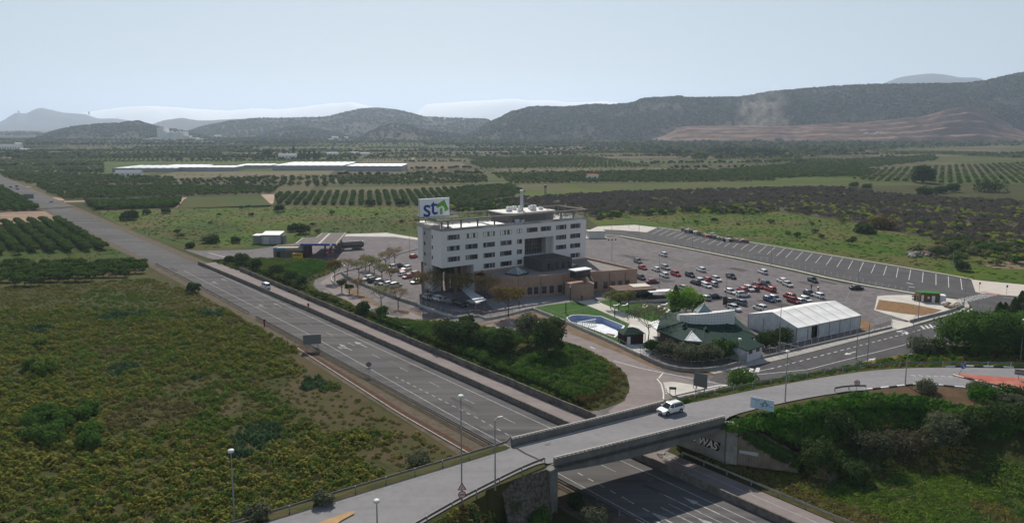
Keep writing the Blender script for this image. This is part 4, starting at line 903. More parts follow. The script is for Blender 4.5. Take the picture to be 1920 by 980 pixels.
b.box(0,LT,-.3,-.2,tz-.3,tz); b.box(0,LT,WT+.2,WT+.3,tz-.3,tz); b.build('roof_rib',mat('tent_seam',(.42,.42,.43),.8),tr_)
for i in range(nb):
    if i==1: continue
    b=MB(); N=6
    V=[];FS=[]
    for k in range(N+1): x=LT*(i+k/N)/nb; V+=[(x,-.02+.05*math.sin(k*2.1+i),0),(x,-.02,tz-.05)]
    for k in range(N): FS.append((2*k,2*k+2,2*k+3,2*k+1))
    b.add(V,FS); b.build('side_panel',tentg,tn)
b=MB(); x0,x1=LT/nb,LT*2/nb; b.add([(x0,0,0),(x0+(x1-x0)*.35,0,0),(x0+(x1-x0)*.35,0,tz-.05),(x0,0,tz-.05)],[(0,1,2,3)]); b.add([(x1-.4,0,0),(x1,0,0),(x1,0,tz-.05),(x1-.4,0,tz-.05)],[(0,1,2,3)]); b.build('side_panel',tentg,tn)
b=MB(); b.box(x0,x1,.6,.66,0,tz-.3); b.build('tent_doorway',mat('tent_interior',(.05,.045,.03),.6),tn)
b=MB()
for x in (0,LT): b.add([(x,0,0),(x,WT,0),(x,WT,tz),(x,WT/2,rz_-.05),(x,0,tz)],[(0,1,2,3,4) if x>0 else (4,3,2,1,0)])
b.add([(0,WT,0),(LT,WT,0),(LT,WT,tz),(0,WT,tz)],[(3,2,1,0)]); b.build('end_wall',tentg,tn)
b=MB()
for i in range(nb+1): b.box(LT*i/nb-.08,LT*i/nb+.08,-.1,.04,0,tz-.05)
for y in (0,WT/3,2*WT/3,WT): b.box(-.08,.02,y-.06,y+.06,0,tz)
b.build('frame_pole',steel,tn)
# ------------------------------------------------------------ kiosk, bar, garden building, cube
kb=W(1744,567.5); ka=W(1724,562.5)
k=thing('kiosk','wooden kiosk with green flat roof beside rubble at the car park exit','kiosk',W(1722.5,566),R(-16))
b=MB(); b.box(0,5.2,0,2.6,0,2.6); b.build('wall',mat('brown_boards',(.17,.10,.06),.85,(.12,.07,.045),2,coords='obj'),k)
b=MB(); b.box(-.15,5.35,-.2,2.8,2.62,2.85); b.build('roof',mat('green_turf_roof',(.05,.17,.04),.9),k)
b=MB(); b.box(3.3,4.1,-.05,0,.0,2.0); b.build('door',white,k); b=MB(); b.box(.6,1.2,-.05,0,.2,2.1); b.build('side_door',white,k); b=MB(); b.box(2.2,2.7,-.05,0,1.1,1.8); b.build('window',white,k)
b=MB(); b.box(5.45,7.0,.3,2.6,0,2.2); o=tag(b.build('storage_box',white),'white storage box standing behind the wooden kiosk','box'); o.location=k.location; o.rotation_euler=k.rotation_euler
b=MB()
for i in range(4): b.tube([(i*.6,0,0),(i*.6,0,1.3+.3*(i%2))],.05,5); b.lathe([(.3,1.2+.3*(i%2)),(.3,1.5+.3*(i%2))],8,0,TR(i*.6,0,0))
b.box(-.2,2.2,-.15,.15,.4,.6); b.box(.4,.9,-.3,.3,0,1.5); o=tag(b.build('pump_manifold',[mat('pipe_brown',(.14,.10,.09),.7)]),'cluster of dark pipes and valves beside the wooden kiosk','equipment'); o.location=W(1711,563.5)
b=MB(); b.box(0,7.5,0,5,0,2.9); 
cb=thing('white_cube_building','small cream flat-roofed utility building behind the hotel','building',W(1103,446.5),R(5)); b.build('wall',mat('cream_wall',(.55,.52,.46),.9),cb); b=MB(); b.box(-.2,7.7,-.2,5.2,2.9,3.15); b.build('roof',conc_pale,cb); b=MB(); b.box(-1.4,8.4,-1.6,5.5,0,.25); b.build('plinth',conc_pale,cb)
gb=thing('garden_bar','low brown garden bar building with flat roof and white awning counter','building',W(1190,566),R(14))
b=MB(); b.box(-1,6.8,2.6,8,0,2.9); b.build('wall',brickm,gb); b=MB(); b.box(-4.6,7.4,1.5,8.8,2.9,3.15); g_r=b.build('roof',mat('brown_flat_roof',(.17,.12,.095),.9,(.12,.09,.075),.8),gb)
b=MB(); b.box(1.5,7,4.5,8.5,3.16,3.35); b.build('roof_slab',mat('pale_slab',(.58,.53,.46),.9),g_r); b=MB(); b.box(-.9,6.6,2.45,2.58,.4,2.4); b.build('window',glass,gb)
b=MB(); b.box(4.5,12,-.5,2.2,2.5,2.75); b.build('awning',white,gb); b=MB(); b.box(5,11.5,.5,2.0,0,1.3); b.build('counter',mat('dark_counter',(.06,.055,.05),.8),gb); b=MB(); b.box(-4.5,13,-1.2,-.9,0,.7); b.build('low_wall',conc_pale,gb)
# pool
pool=thing('swimming_pool','round-ended drained swimming pool with pale blue tiled walls and white rim','pool',pc)
piv=Matrix.Translation(-pc); Pq=[piv@p for p in POOL]; n=len(Pq); tile=mat('blue_pool_tiles',(.20,.27,.48),.5,(.27,.34,.55),1.5,3,coords='obj')
b=MB(); b.v=[(p.x,p.y,.1) for p in Pq]+[(p.x,p.y,-1.5) for p in Pq]
for i in range(n): j=(i+1)%n; b.f.append((i,j,n+j,n+i)); b.m.append(0)
b.build('basin_wall',tile,pool,fix=True); b=MB(); b.sheet(Pq,-1.45); b.build('basin_floor',mat('glare_white_pool_floor',(.62,.66,.72),.6,(.5,.54,.6),.8),pool)  # white glare on the drained floor put into its colour
b=MB(); big=[(p.x*1.06,p.y*1.06) for p in Pq]; b.sheet(big,.16,0,[[(p.x,p.y) for p in Pq]]); b.v+=[(p.x,p.y,.16) for p in Pq]; b.build('rim',mat('pool_rim',(.62,.61,.58),.8),pool)
p0,p1=piv@W(1084,603.5),piv@W(1117,598); b=MB(); d=(p1-p0).normalized(); Lp=(p1-p0).length; bt_=Matrix.Translation((p0.x,p0.y,0))@Matrix.Rotation(math.atan2(d.y,d.x),4,'Z'); b.box(0,Lp,-.12,.12,-.15,.05,0,bt_)
for i in range(10): b.lathe([(.08,-1.4),(.14,-.9),(.07,-.15)],6,0,bt_@TR(.3+i*(Lp-.6)/9,0)); 
b.build('balustrade',white,pool)
q=[piv@W(*c_,-1.4) for c_ in [(1128,633),(1138,627),(1160,631),(1150,638)]]; b=MB(); b.prism([(p.x,p.y) for p in q],-1.44,-1.0); b.build('floor_cover',mat('brown_cover',(.12,.08,.06),.9),pool)
# ------------------------------------------------------------ petrol station
gs=thing('petrol_canopy','flat dark petrol station canopy with blue and white fascia on pillars','canopy',W(610,478))
gi=Matrix.Translation(-gs.location); zc=5.6
cpx=[(553.7,457),(568,445.7),(593.6,445),(604,437),(647.8,436.6),(630,457)]; Pc=[gi@W(x,y,zc) for x,y in cpx]
b=MB(); b.prism([(p.x,p.y) for p in Pc],zc-.15,zc+.05); b.build('canopy_roof',mat('canopy_grey',(.14,.12,.12),.8,(.11,.095,.095),.5),gs)
b=MB(); P3=[Vector((p.x,p.y,0)) for p in Pc]+[Vector((Pc[0].x,Pc[0].y,0))]; b.sweep(P3,[(-.18,zc-.75),(.02,zc-.75),(.02,zc+.12),(-.18,zc+.12)],0); b.build('fascia',mat('cream_fascia',(.62,.55,.42),.7),gs,fix=True)
fa_,fb_=Vector((Pc[0].x,Pc[0].y,0)),Vector((Pc[5].x,Pc[5].y,0)); d=(fb_-fa_).normalized(); nv=Vector((d.y,-d.x,0)); b=MB(); Lf=(fb_-fa_).length
for (u0,u1,m_) in [(0,.12,1),(.12,.28,0),(.28,.85,0),(.85,.9,1),(.9,1,0)]:
    p=fa_+d*(u0*Lf)+nv*.2; q=fa_+d*(u1*Lf)+nv*.2; b.add([(p.x,p.y,zc-.72),(q.x,q.y,zc-.72),(q.x,q.y,zc+.08),(p.x,p.y,zc+.08)],[(0,1,2,3)],m_)
b.build('fascia_band',[mat('royal_blue',(.02,.05,.35),.5),white],gs)
b=MB(); a_=gi@W(598,456.5,zc+.06); c_=gi@W(618,437.5,zc+.06); l=[Vector((a_.x,a_.y,zc+.07)),Vector((c_.x,c_.y,zc+.07))]; b.ribbon(offset_line(l,.4),offset_line(l,-.4)); b.build('roof_gutter',conc_pale,gs)
for (x,y) in [(610,478),(632,474),(622,466),(640,462)]:
    p=gi@W(x,y); b=MB(); b.box(-.3,.3,-.3,.3,0,zc-.15); o=b.build('pillar',steel_dk,gs); o.location=p
b=MB(); b.box(-.35,.35,-.25,.25,.15,1.6); b.box(-.3,.3,-.28,-.25,1.0,1.4,1); b.box(-.7,.7,-.5,.5,0,.15,2)
pu=None
for (x,y,lb) in [(614,479,'red and white fuel pump at the front of the petrol canopy'),(624,477,'red fuel pump second from the left under the petrol canopy'),(630,472,'red fuel pump under the right side of the petrol canopy'),(620,470,'fuel pump at the back of the petrol canopy')]:
    if pu is None: pu=thing('fuel_pump',lb,'fuel pump',W(x,y),0,'fuel pumps under the canopy'); b.build('cabinet',[redm,white,conc],pu)
    else: dup(pu,W(x,y),0,lb)
sh=thing('petrol_shop','low brown petrol station shop with blue band and cream flat roof','shop',W(513,483.5),R(1)); b=MB(); b.box(0,11.5,0,6.5,0,3.3); b.box(0,11.5,0,.25,3.3,3.9); b.build('wall',mat('shop_brown',(.14,.115,.10),.9),sh)
b=MB(); b.box(.1,11.4,.3,6.4,3.31,3.45); b.box(-.15,11.6,6.4,6.7,3,4.0); b.box(-.15,.1,0,6.5,3.3,3.95); b.build('roof',mat('cream_roof',(.52,.45,.36),.9),sh); b=MB(); b.box(0,4.6,-.05,0,3.0,3.85); b.box(4.7,11.5,-.04,0,3.0,3.85,1); b.build('sign_band',[mat('sky_blue_band',(.05,.22,.45),.6),conc],sh)
b=MB(); b.box(1.2,2.6,-.05,0,0,2.4); b.build('door',glass,sh); b=MB(); b.box(11.5,13.5,-.5,5,0,4.2); b.build('side_block',mat('maroon_wall',(.06,.035,.035),.8),sh)
sk_=thing('banner_skip','yellow skip with dark lettering in front of the petrol shop','skip',W(549.5,485),R(1)); b=MB(); b.box(0,3.6,-.6,.6,.2,2.2); b.build('body',mat('skip_yellow',(.55,.36,.02),.6),sk_)
b=MB()
for i,w_ in enumerate((.4,.3,.5,.35,.4)): b.box(.35+i*.6,.35+i*.6+w_,-.62,-.6,1.2,1.75)
b.build('lettering',mat('skip_text',(.03,.03,.04),.7),sk_); b=MB(); b.box(.2,.6,-.4,.4,0,.2); b.box(3,3.4,-.4,.4,0,.2); b.build('skid',blackm,sk_)
shd=thing('storage_shed','pale grey storage shed with white sloped roof in the grass behind the petrol station','shed',W(491,457.5),R(0))
b=MB(); b.box(0,7.6,0,6,0,4.0); b.build('wall',mat('shed_wall',(.40,.40,.41),.8,(.30,.30,.31),.6,coords='obj'),shd); b=MB(); b.add([(-.3,-.4,4.0),(7.9,-.4,4.0),(7.9,6.4,4.7),(-.3,6.4,4.7),(-.3,-.4,3.8),(7.9,-.4,3.8),(7.9,6.4,4.5),(-.3,6.4,4.5)],[(0,1,2,3),(7,6,5,4),(0,4,5,1),(1,5,6,2),(2,6,7,3),(3,7,4,0)]); b.build('roof',mat('shed_roof',(.62,.62,.62),.6),shd)
b=MB(); b.box(-4.0,-.05,1,6,0,3.4); b.box(7.65,8.7,2,6,0,3.3); b.build('lean_to',mat('shed_lean_to',(.22,.21,.20),.9),shd); b=MB(); b.box(-4.2,-.05,.8,6.2,3.4,3.6); b.build('lean_to_roof',MATS['shed_roof'],shd); b=MB(); b.box(.8,3,-.04,0,0,3); b.build('door',mat('shed_door',(.46,.46,.47),.7),shd)
# ------------------------------------------------------------ foliage meshes
def quad(b,c,n,s,r,m=0,asp=1.0):
    n=n.normalized(); u=n.orthogonal().normalized(); u=(Matrix.Rotation(r.random()*6.28,3,n)@u); v=n.cross(u); u=u*s*asp; v=v*s
    k=.35
    b.add([c-u,c-v*.6+u*.1,c+u,c+v*.6],[(0,1,2,3)],m)
def crown(b,lobes,leafs,ls,seed,m=0,up=.5,fill=.75):
    r=random.Random(seed); tot=sum(l[3]**2 for l in lobes)
    for (x,y,z,R_,sq) in [(l[0],l[1],l[2],l[3],l[4] if len(l)>4 else .8) for l in lobes]:
        for i in range(int(leafs*R_*R_/tot)):
            d=Vector((r.gauss(0,1),r.gauss(0,1),r.gauss(0,1))).normalized(); 
            if d.z<-.35: d.z*=-.5; d.normalize()
            k=R_*(fill+(1.06-fill)*r.random()**.6)*(1+.18*math.sin(d.x*5+seed)*math.cos(d.y*6+x*3)*1.3)
            c=Vector((x,y,z))+Vector((d.x*k,d.y*k,d.z*k*sq)); nrm_=(d+Vector((r.gauss(0,.6),r.gauss(0,.6),r.gauss(0,.6)+up*.6)))
            quad(b,c,nrm_,ls*(.6+.8*r.random()),r,m)
def lobes_round(r0,h,n,seed,zc=None,spread=.55):
    r=random.Random(seed); zc=zc if zc is not None else h*.55; L=[(0,0,zc,r0*.75,h/(2*r0))]
    for i in range(n): a=r.random()*6.28; q=r0*spread*(.6+.6*r.random()); L.append((q*math.cos(a),q*math.sin(a),zc+(r.random()-.45)*h*.4,r0*(.35+.25*r.random()),.85))
    return L
def trunk(b,h,r0,limbs,seed,spread=1.2,top=None,m=0,n=6):
    r=random.Random(seed); b.tube([(0,0,-.1),(r.uniform(-.05,.05)*h,r.uniform(-.05,.05)*h,h*.5),(0,0,h)],[r0,r0*.8,r0*.6],n,m)
    for i in range(limbs):
        a=i*6.28/limbs+r.random(); L=spread*(.7+.5*r.random()); z0=h*(.7+.3*r.random()); e_=(L*math.cos(a),L*math.sin(a),z0+(top or h*.8)*(.6+.5*r.random()))
        mid=(e_[0]*.5,e_[1]*.5,z0+(e_[2]-z0)*.35); b.tube([(0,0,z0),mid,e_],[r0*.5,r0*.35,r0*.1],4,m)
        for k in range(2):
            a2=a+r.uniform(-.9,.9); q=(mid[0]+L*.5*math.cos(a2),mid[1]+L*.5*math.sin(a2),mid[2]+(top or h*.8)*.5); b.tube([mid,q],[r0*.25,r0*.06],3,m)
lf_dark=leaf('leaf_dark',(.024,.040,.014),(.042,.060,.020),.2); lf_orch=leaf('leaf_citrus',(.028,.052,.013),(.055,.088,.020),.25)
lf_mid=leaf('leaf_mid',(.028,.060,.014),(.055,.10,.022),.3); lf_bright=leaf('leaf_bright',(.07,.14,.02),(.13,.21,.035),.35); lf_olive=leaf('leaf_olive',(.055,.062,.038),(.085,.092,.055),.25)
lf_brown=leaf('leaf_brown',(.075,.055,.022),(.11,.085,.032),.3); lf_weed=leaf('weed_olive',(.080,.092,.018),(.120,.112,.028),.3,.7,.06); lf_weed2=leaf('weed_green',(.050,.084,.018),(.076,.104,.024),.3,.7,.06); lf_weed3=leaf('weed_dry',(.105,.092,.040),(.088,.080,.030),.25,.7,.06); lf_blue=leaf('weed_bluish',(.034,.064,.030),(.048,.078,.034),.25)
lf_lush=leaf('ivy_lush',(.020,.060,.010),(.045,.105,.014),.3,.6,.12); lf_far=leaf('far_leaf',(.050,.070,.018),(.076,.090,.026),.2,.6,.008); lf_twig=leaf('bare_twig',(.068,.058,.047),(.095,.080,.062),.1,.6,.02)
lf_bloom=leaf('yellow_green_leaf',(.12,.16,.02),(.19,.23,.03),.35); lf_pine=leaf('pine_leaf',(.026,.036,.019),(.040,.052,.024),.15,.6,.006)
def proto(name,fn): b=MB(); mats=fn(b); return b.build(name,mats,link=False)
def gn_scatter(name,label,cat,pts,protos,kind='stuff'):
    """one object: instances of small plant meshes on points (x,y,z,scale,rot,kind)"""
    if not pts: return None
    me=bpy.data.meshes.new(name); me.from_pydata([p[:3] for p in pts],[],[])
    for an_,tp,ix in (('scl','FLOAT',3),('rot','FLOAT',4),('pid','INT',5)):
        at=me.attributes.new(an_,tp,'POINT'); at.data.foreach_set('value',[ (int(p[ix]) if tp=='INT' else float(p[ix])) for p in pts])
    o=bpy.data.objects.new(name,me); COL.objects.link(o); tag(o,label,cat,None,kind)
    pc_=bpy.data.collections.new(name+'_plants')
    for i,q in enumerate(protos): 
        c=q.copy(); c.name='%s_%02d'%(name,i); pc_.objects.link(c)
    ng=bpy.data.node_groups.new(name,'GeometryNodeTree'); ng.interface.new_socket('Geometry',in_out='INPUT',socket_type='NodeSocketGeometry'); ng.interface.new_socket('Geometry',in_out='OUTPUT',socket_type='NodeSocketGeometry')
    N=ng.nodes; L=ng.links.new; gi_=N.new('NodeGroupInput'); go=N.new('NodeGroupOutput'); iop=N.new('GeometryNodeInstanceOnPoints'); ci=N.new('GeometryNodeCollectionInfo')
    ci.inputs['Collection'].default_value=pc_; ci.inputs['Separate Children'].default_value=True; ci.inputs['Reset Children'].default_value=True
    L(gi_.outputs[0],iop.inputs['Points']); L(ci.outputs[0],iop.inputs['Instance']); iop.inputs['Pick Instance'].default_value=True
    def attr(n_,t): a=N.new('GeometryNodeInputNamedAttribute'); a.data_type=t; a.inputs[0].default_value=n_; return a.outputs['Attribute']
    L(attr('pid','INT'),iop.inputs['Instance Index']); cx=N.new('ShaderNodeCombineXYZ'); L(attr('rot','FLOAT'),cx.inputs[2]); e2r=N.new('FunctionNodeEulerToRotation'); L(cx.outputs[0],e2r.inputs[0]); L(e2r.outputs[0],iop.inputs['Rotation'])
    L(attr('scl','FLOAT'),iop.inputs['Scale']); L(iop.outputs[0],go.inputs[0])
    md=o.modifiers.new('plants','NODES'); md.node_group=ng
    return o
from mathutils import noise as mn
def nz(x,y,s,o=0): return mn.noise(Vector((x*s+o,y*s-o,o*.37)))
def sample(P,dens,seed):
    r=random.Random(seed); xs=[p[0] for p in P]; ys=[p[1] for p in P]; x0,x1,y0,y1=min(xs),max(xs),min(ys),max(ys)
    for _ in range(int((x1-x0)*(y1-y0)*dens)):
        x,y=r.uniform(x0,x1),r.uniform(y0,y1)
        if inpoly(x,y,P): yield x,y,r
def clump(n,s,h,m,seed,sz,flat=.5):
    def f(b):
        r=random.Random(seed)
        for i in range(n):
            a=r.random()*6.28; q=s*math.sqrt(r.random()); z=h*(1-(q/s)**2)*(.35+.65*r.random()); d=Vector((math.cos(a)*q/s*1.3,math.sin(a)*q/s*1.3,.7))
            quad(b,Vector((q*math.cos(a),q*math.sin(a),z)),d+Vector((r.gauss(0,.35),r.gauss(0,.35),r.gauss(0,.2))),sz*(.6+.8*r.random()),r,0,1.2)
        return m
    return f
cl=[proto('clump',clump(46,.75,.8,m,i,.17)) for i,m in enumerate([lf_weed,lf_weed,lf_weed2,lf_weed3,lf_blue,lf_mid])]
# ------------------------------------------------------------ foreground field weeds
FIELD=[W(*q) for q in [(-60,520),(0,541),(120,533),(280,522),(370,548),(470,592),(560,642),(640,690),(760,768),(880,842),(905,852),(850,866),(740,898),(500,970),(400,1000),(-60,1000)]]
ELx=EL
pts=[]
for x,y,r in sample(FIELD,1.4,3):
    s,t=ST(x,y)
    if t<11.5 or (t<15.5 and s>-25): continue
    z=zfun(x,y)
    if z>5.8: continue
    n1=nz(x,y,.035,3); n2=nz(x,y,.09,11); n3=nz(x,y,.25,5)
    dens=.95+.35*n2+.45*n3
    far=y>200
    if r.random()>dens*(.75 if far else 1): continue
    px_near= (t<27 and s>-12 and s<50) or (30<t<42 and -22<s<4)
    if px_near and nz(x,y,.07,9)>-.08:
        if r.random()<.5: continue
        pid=r.choice([3,3,0]); sc=.35+.4*r.random()
    else:
        q=r.random()+n1*.9
        pid=0 if q<.25 else 1 if q<.5 else 2 if q<.78 else 3 if q<.9 else 2
        if nz(x,y,.09,21)>.44: pid=4
        if nz(x,y,.05,31)>.40: pid=3
        if far: pid=r.choice([0,1,3,1]) if nz(x,y,.04,41)<.15 else 2
        sc=(.55+.75*r.random())*(1+.6*n3)*(.62 if far else 1)
    pts.append((x,y,z,max(.25,sc),r.random()*6.28,pid))
gn_scatter('field_weeds','dense olive and brown weeds covering the large field left of the highway','weeds',pts,cl)
# ------------------------------------------------------------ lush bank between slip road and frontage road
lush=[proto('lush',clump(90,.9,.75,m,10+i,.14)) for i,m in enumerate([leaf('bank_green',(.030,.072,.012),(.050,.10,.016),.3,.6,.12),lf_mid,lf_weed2,lf_weed,lf_dark,lf_brown])]
pts=[]
for x,y,r in sample(MOUND,1.3,5):
    if pold(x,y,MOUND)<.6: continue
    s,t=ST(x,y); z=zfun(x,y)
    e_=pold(x,y,MOUND_ROAD,False); n=nz(x,y,.07,2)
    c_=W(1000,665)
    if math.hypot(x-c_.x,y-c_.y)<5: pid=5; sc=.3
    else:
        dk=(-t<17 and s<-40)
        pid=(0 if n>.12 else 1 if n>-.05 else 2); sc=.6+.7*r.random()
        if dk: pid=r.choice([4,2,3,4]); sc=.7+.9*r.random()
        if e_<3: pid=r.choice([3,0,3]); sc=.35+.4*r.random()
        if s>28 and e_<4: pid=r.choice([5,5,2])
        if s>0 and e_>4: pid=r.choice([1,2,1,4,0]); sc*=1.15
    pts.append((x,y,z-.05,sc,r.random()*6.28,pid))
gn_scatter('bank_undergrowth','lush green undergrowth covering the bank between the highway and the frontage road','undergrowth',pts,lush)
# ------------------------------------------------------------ embankment ivy, grass below, meadow weeds
SLOPE=[W(*q) for q in [(1385,880),(1490,892),(1560,905),(1660,880),(1760,862),(1920,866),(2050,880)]]+[Vector((p.x,p.y,0)) for p in reversed(top_R[:-1])]
ivy=[proto('ivy',clump(90,.9,.8,m,30+i,.15)) for i,m in enumerate([lf_lush,lf_mid,lf_dark,lf_olive,lf_brown,lf_twig])]
pts=[]
for x,y,r in sample([(p[0],p[1]) for p in SLOPE],1.7,8):
    z=zfun(x,y)
    if z<=.05 or z>6.1: continue
    n=nz(x,y,.12,6); 
    if z>4.2: pid=r.choice([0,0,0,1]) ; sc=.9+.6*r.random()
    elif z>3.2: pid=r.choice([0,1,2,2]); sc=.8+.5*r.random()
    else: pid=(r.choice([2,2,3,1]) if n<.1 else r.choice([2,4,5,2])); sc=.7+.5*r.random()
    pts.append((x,y,z-.1,sc,r.random()*6.28,pid))
TOPE=rs([Vector((p.x,p.y,6.25)) for p in top_R[:-1]],260)
for i,p in enumerate(TOPE):
    for k in range(4):
        r=rnd; pts.append((p.x+r.uniform(-1.2,1.0),p.y+r.uniform(-2.6,-.5),5.6,.8+.6*r.random()*(1+nz(p.x,p.y,.15,7)),r.random()*6.28,r.choice([0,0,1])))
for i in range(260):
    r=rnd; u_=r.random()**.8; p=wa.lerp(wb,u_); h0=5.9-4.0*u_; dn=r.random()**2*1.3
    pts.append((p.x+wn.x*(.6 if dn<.2 else -.15),p.y+wn.y*(.6 if dn<.2 else -.15),h0-dn-.15,.28+.3*r.random()+(.35 if dn<.2 else 0),r.random()*6.28,r.choice([0,1,2,2])))
gn_scatter('ivy_bank','bright ivy and dark undergrowth covering the overpass embankment','ivy',pts,ivy)
grs=[proto('grass_tuft',clump(40,.7,.22,m,50+i,.10)) for i,m in enumerate([leaf('grass_bright',(.055,.10,.016),(.085,.125,.022),.3,.6,.08),lf_weed2,lf_weed,lf_weed3,lf_mid])]
LOWF=[W(*q) for q in [(1300,850),(1372,872),(1490,890),(1560,880),(1660,850),(1760,835),(1920,820),(2050,830),(2050,1010),(1640,1010),(1560,970),(1470,925),(1380,885)]]
pts=[]
for x,y,r in sample(LOWF,2.6,12):
    s,t=ST(x,y); zz_=zfun(x,y)
    if t>-13 or zz_>2.6: continue
    n=nz(x,y,.09,8)
    pid=0 if n>.0 else r.choice([1,0,4]); 
    if t>-17: pid=r.choice([2,3,3])
    if nz(x,y,.12,17)>.28: pid=r.choice([3,2])
    pts.append((x,y,zz_,.6+.9*r.random()*(1+n),r.random()*6.28,pid))
gn_scatter('roadside_grass','bright rough grass in the low field right of the highway','grass',pts,grs)
# left near embankment scrub and the strip by the side street
pts=[]
LN_=[(p.x,p.y) for p in [W(780,1000),W(862,960),W(925,930),W(985,985),W(985,1010),W(780,1010)]]
for x,y,r in sample([(-24,70),(-4,70),(9,80),(14,88),(5,90),(-3,87),(-12,80)],2.2,14):
    s,t=ST(x,y); z=zfun(x,y)
    if inpoly(x,y,EL): continue
    if t<11.5 or (s>66 and t<13): continue
    if x>-8 and y>84.5 : continue
    pts.append((x,y,z,.7+.6*r.random(),r.random()*6.28,r.choice([2,2,4,5,3])))
STRIP=[Vector((p.x,p.y,6)) for p in offset_line(rs(far_edge_R[:10],60),1.6)]
for p in STRIP:
    for k in range(8):
        r=rnd; px_=p.x; w_=1.4
        pts.append((p.x+r.uniform(-.8,.8),p.y+r.uniform(-.6,1.8),6.1-.3,.55+.5*r.random(),r.random()*6.28,r.choice([0,3,4,1]) if p.x>45 else r.choice([1,4,0])))
ROADV=[W(*q) for q in [(1440,716),(1530,702),(1600,688),(1700,668),(1790,652),(1800,675),(1700,684),(1560,702),(1470,722)]]
for x,y,r in sample(ROADV,1.6,15): pts.append((x,y,zfun(x,y),.8+.8*r.random(),r.random()*6.28,r.choice([0,3,1,0,4])))
VERG=[W(*q) for q in [(1780,655),(1920,640),(2000,640),(2000,690),(1800,690),(1740,680)]]
for x,y,r in sample(VERG,1.0,16): pts.append((x,y,zfun(x,y),.7+.8*r.random(),r.random()*6.28,r.choice([0,3,1,3,4])))
gn_scatter('roadside_scrub','olive and green scrub along the overpass verges','scrub',pts,[ivy[0],ivy[1],ivy[2],cl[0],lush[3],ivy[4]])
# ------------------------------------------------------------ field sheets
soil=mat('orchard_soil',(.055,.064,.018),.95,(.080,.070,.028),.05,5); scrubg=mat('scrub_ground',(.075,.070,.046),.95,(.095,.080,.058),.03,5,c3=(.05,.06,.02),s3=.08,a3=.4)
brownf=mat('brown_terraces',(.115,.082,.05),.95,(.07,.072,.032),.02,5,.4,.6,stretch=(R(4),.1,1.2)); tanp=mat('tan_track',(.40,.29,.22),.95,(.30,.22,.17),.05,4)
fk=[0]
def field(px,m,z=.05,name='field'): fk[0]+=1; return surf(name,px,m,z+.006*(fk[0]%5))
field([(175,395),(300,392),(520,384),(800,386),(1100,402),(1100,420),(784,446),(725,436),(640,438),(600,441),(560,455),(470,466),(390,470),(340,468),(260,437)],grass_olive,.006,'meadow')
field([(175,395),(300,392),(500,388),(540,400),(420,412),(300,425),(240,430)],grass_green,.012,'meadow')
field([(500,388),(800,388),(800,402),(640,412),(520,425),(600,436),(540,452),(430,466),(380,452),(470,430),(420,415)],grass_green,.012,'meadow')
field([(1100,408),(1280,394),(1450,396),(1600,418),(1740,448),(1920,480),(2060,505),(2060,545),(1821,523),(1460,461),(1280,432),(1190,420),(1120,423)],grass_green,.006,'meadow')
field([(1500,440),(1700,455),(1820,490),(1760,505),(1600,470)],grass_olive,.012,'meadow')
field([(1750,455),(1920,440),(2060,450),(2060,500),(1920,478)],scrubg,.012,'scrub_field')
field([(1840,498),(1900,488),(1925,486),(1925,505),(1870,503)],dirt,.02,'dirt_patch')
field([(820,398),(960,372),(1180,360),(1560,350),(1640,362),(1800,372),(1950,380),(2060,400),(2060,455),(1920,440),(1740,446),(1600,416),(1450,394),(1280,392),(1100,403),(900,395)],scrubg,.012,'scrub_field')
field([(960,346),(1200,343),(1560,338),(1560,349),(1180,359),(960,371)],mat('pale_green_meadow',(.048,.085,.010),.95,(.078,.090,.018),.02,5),.012,'meadow')
field([(0,398),(84,396),(112,412),(0,424)],mat('strip_tilled_soil',(.36,.24,.16),.95,(.10,.09,.085),.35,2,.45,.55,stretch=(R(-48),.03,1.0)),.02,'tilled_field')
field([(490,366),(498,352),(522,352),(516,366),(512,382),(507,382)],tanp,.03,'dirt_track'); field([(120,377),(270,373.5),(335,371),(352,370),(345,374),(332,390),(326,390),(338,375),(270,376),(120,379)],tanp,.03,'dirt_track')
field([(60,350),(110,366),(122,376),(112,376),(70,360),(40,348)],tanp,.03,'dirt_track')
field([(0,462),(205,462),(262,488),(275,498),(0,506)],grass_olive,.03,'meadow')
field([(-40,500),(0,504),(275,497),(285,520),(0,541),(-40,545)],soil,.03,'orchard_ground')
field([(335,391),(350,371),(500,367),(512,384),(500,389),(300,394),(175,396),(180,393.5)],grass_olive,.006,'meadow')
dry=mat('dry_soil',(.080,.060,.034),.95,(.052,.054,.020),.16,6,.4,.62,bump=.1)
struct('dry_ground',MB().sheet([TS(-40,11.3),TS(-10,13),TS(20,14.3),TS(40,14.3),TS(52,15),TS(48,24),TS(34,25),TS(26,32),TS(12,26),TS(-4,25),TS(-12,17),TS(-30,15)],.006),dry)
struct('dry_ground',MB().sheet([TS(-22,34),TS(-14,30),TS(-2,33),TS(4,38),TS(-6,42),TS(-16,39)],.006),dry)
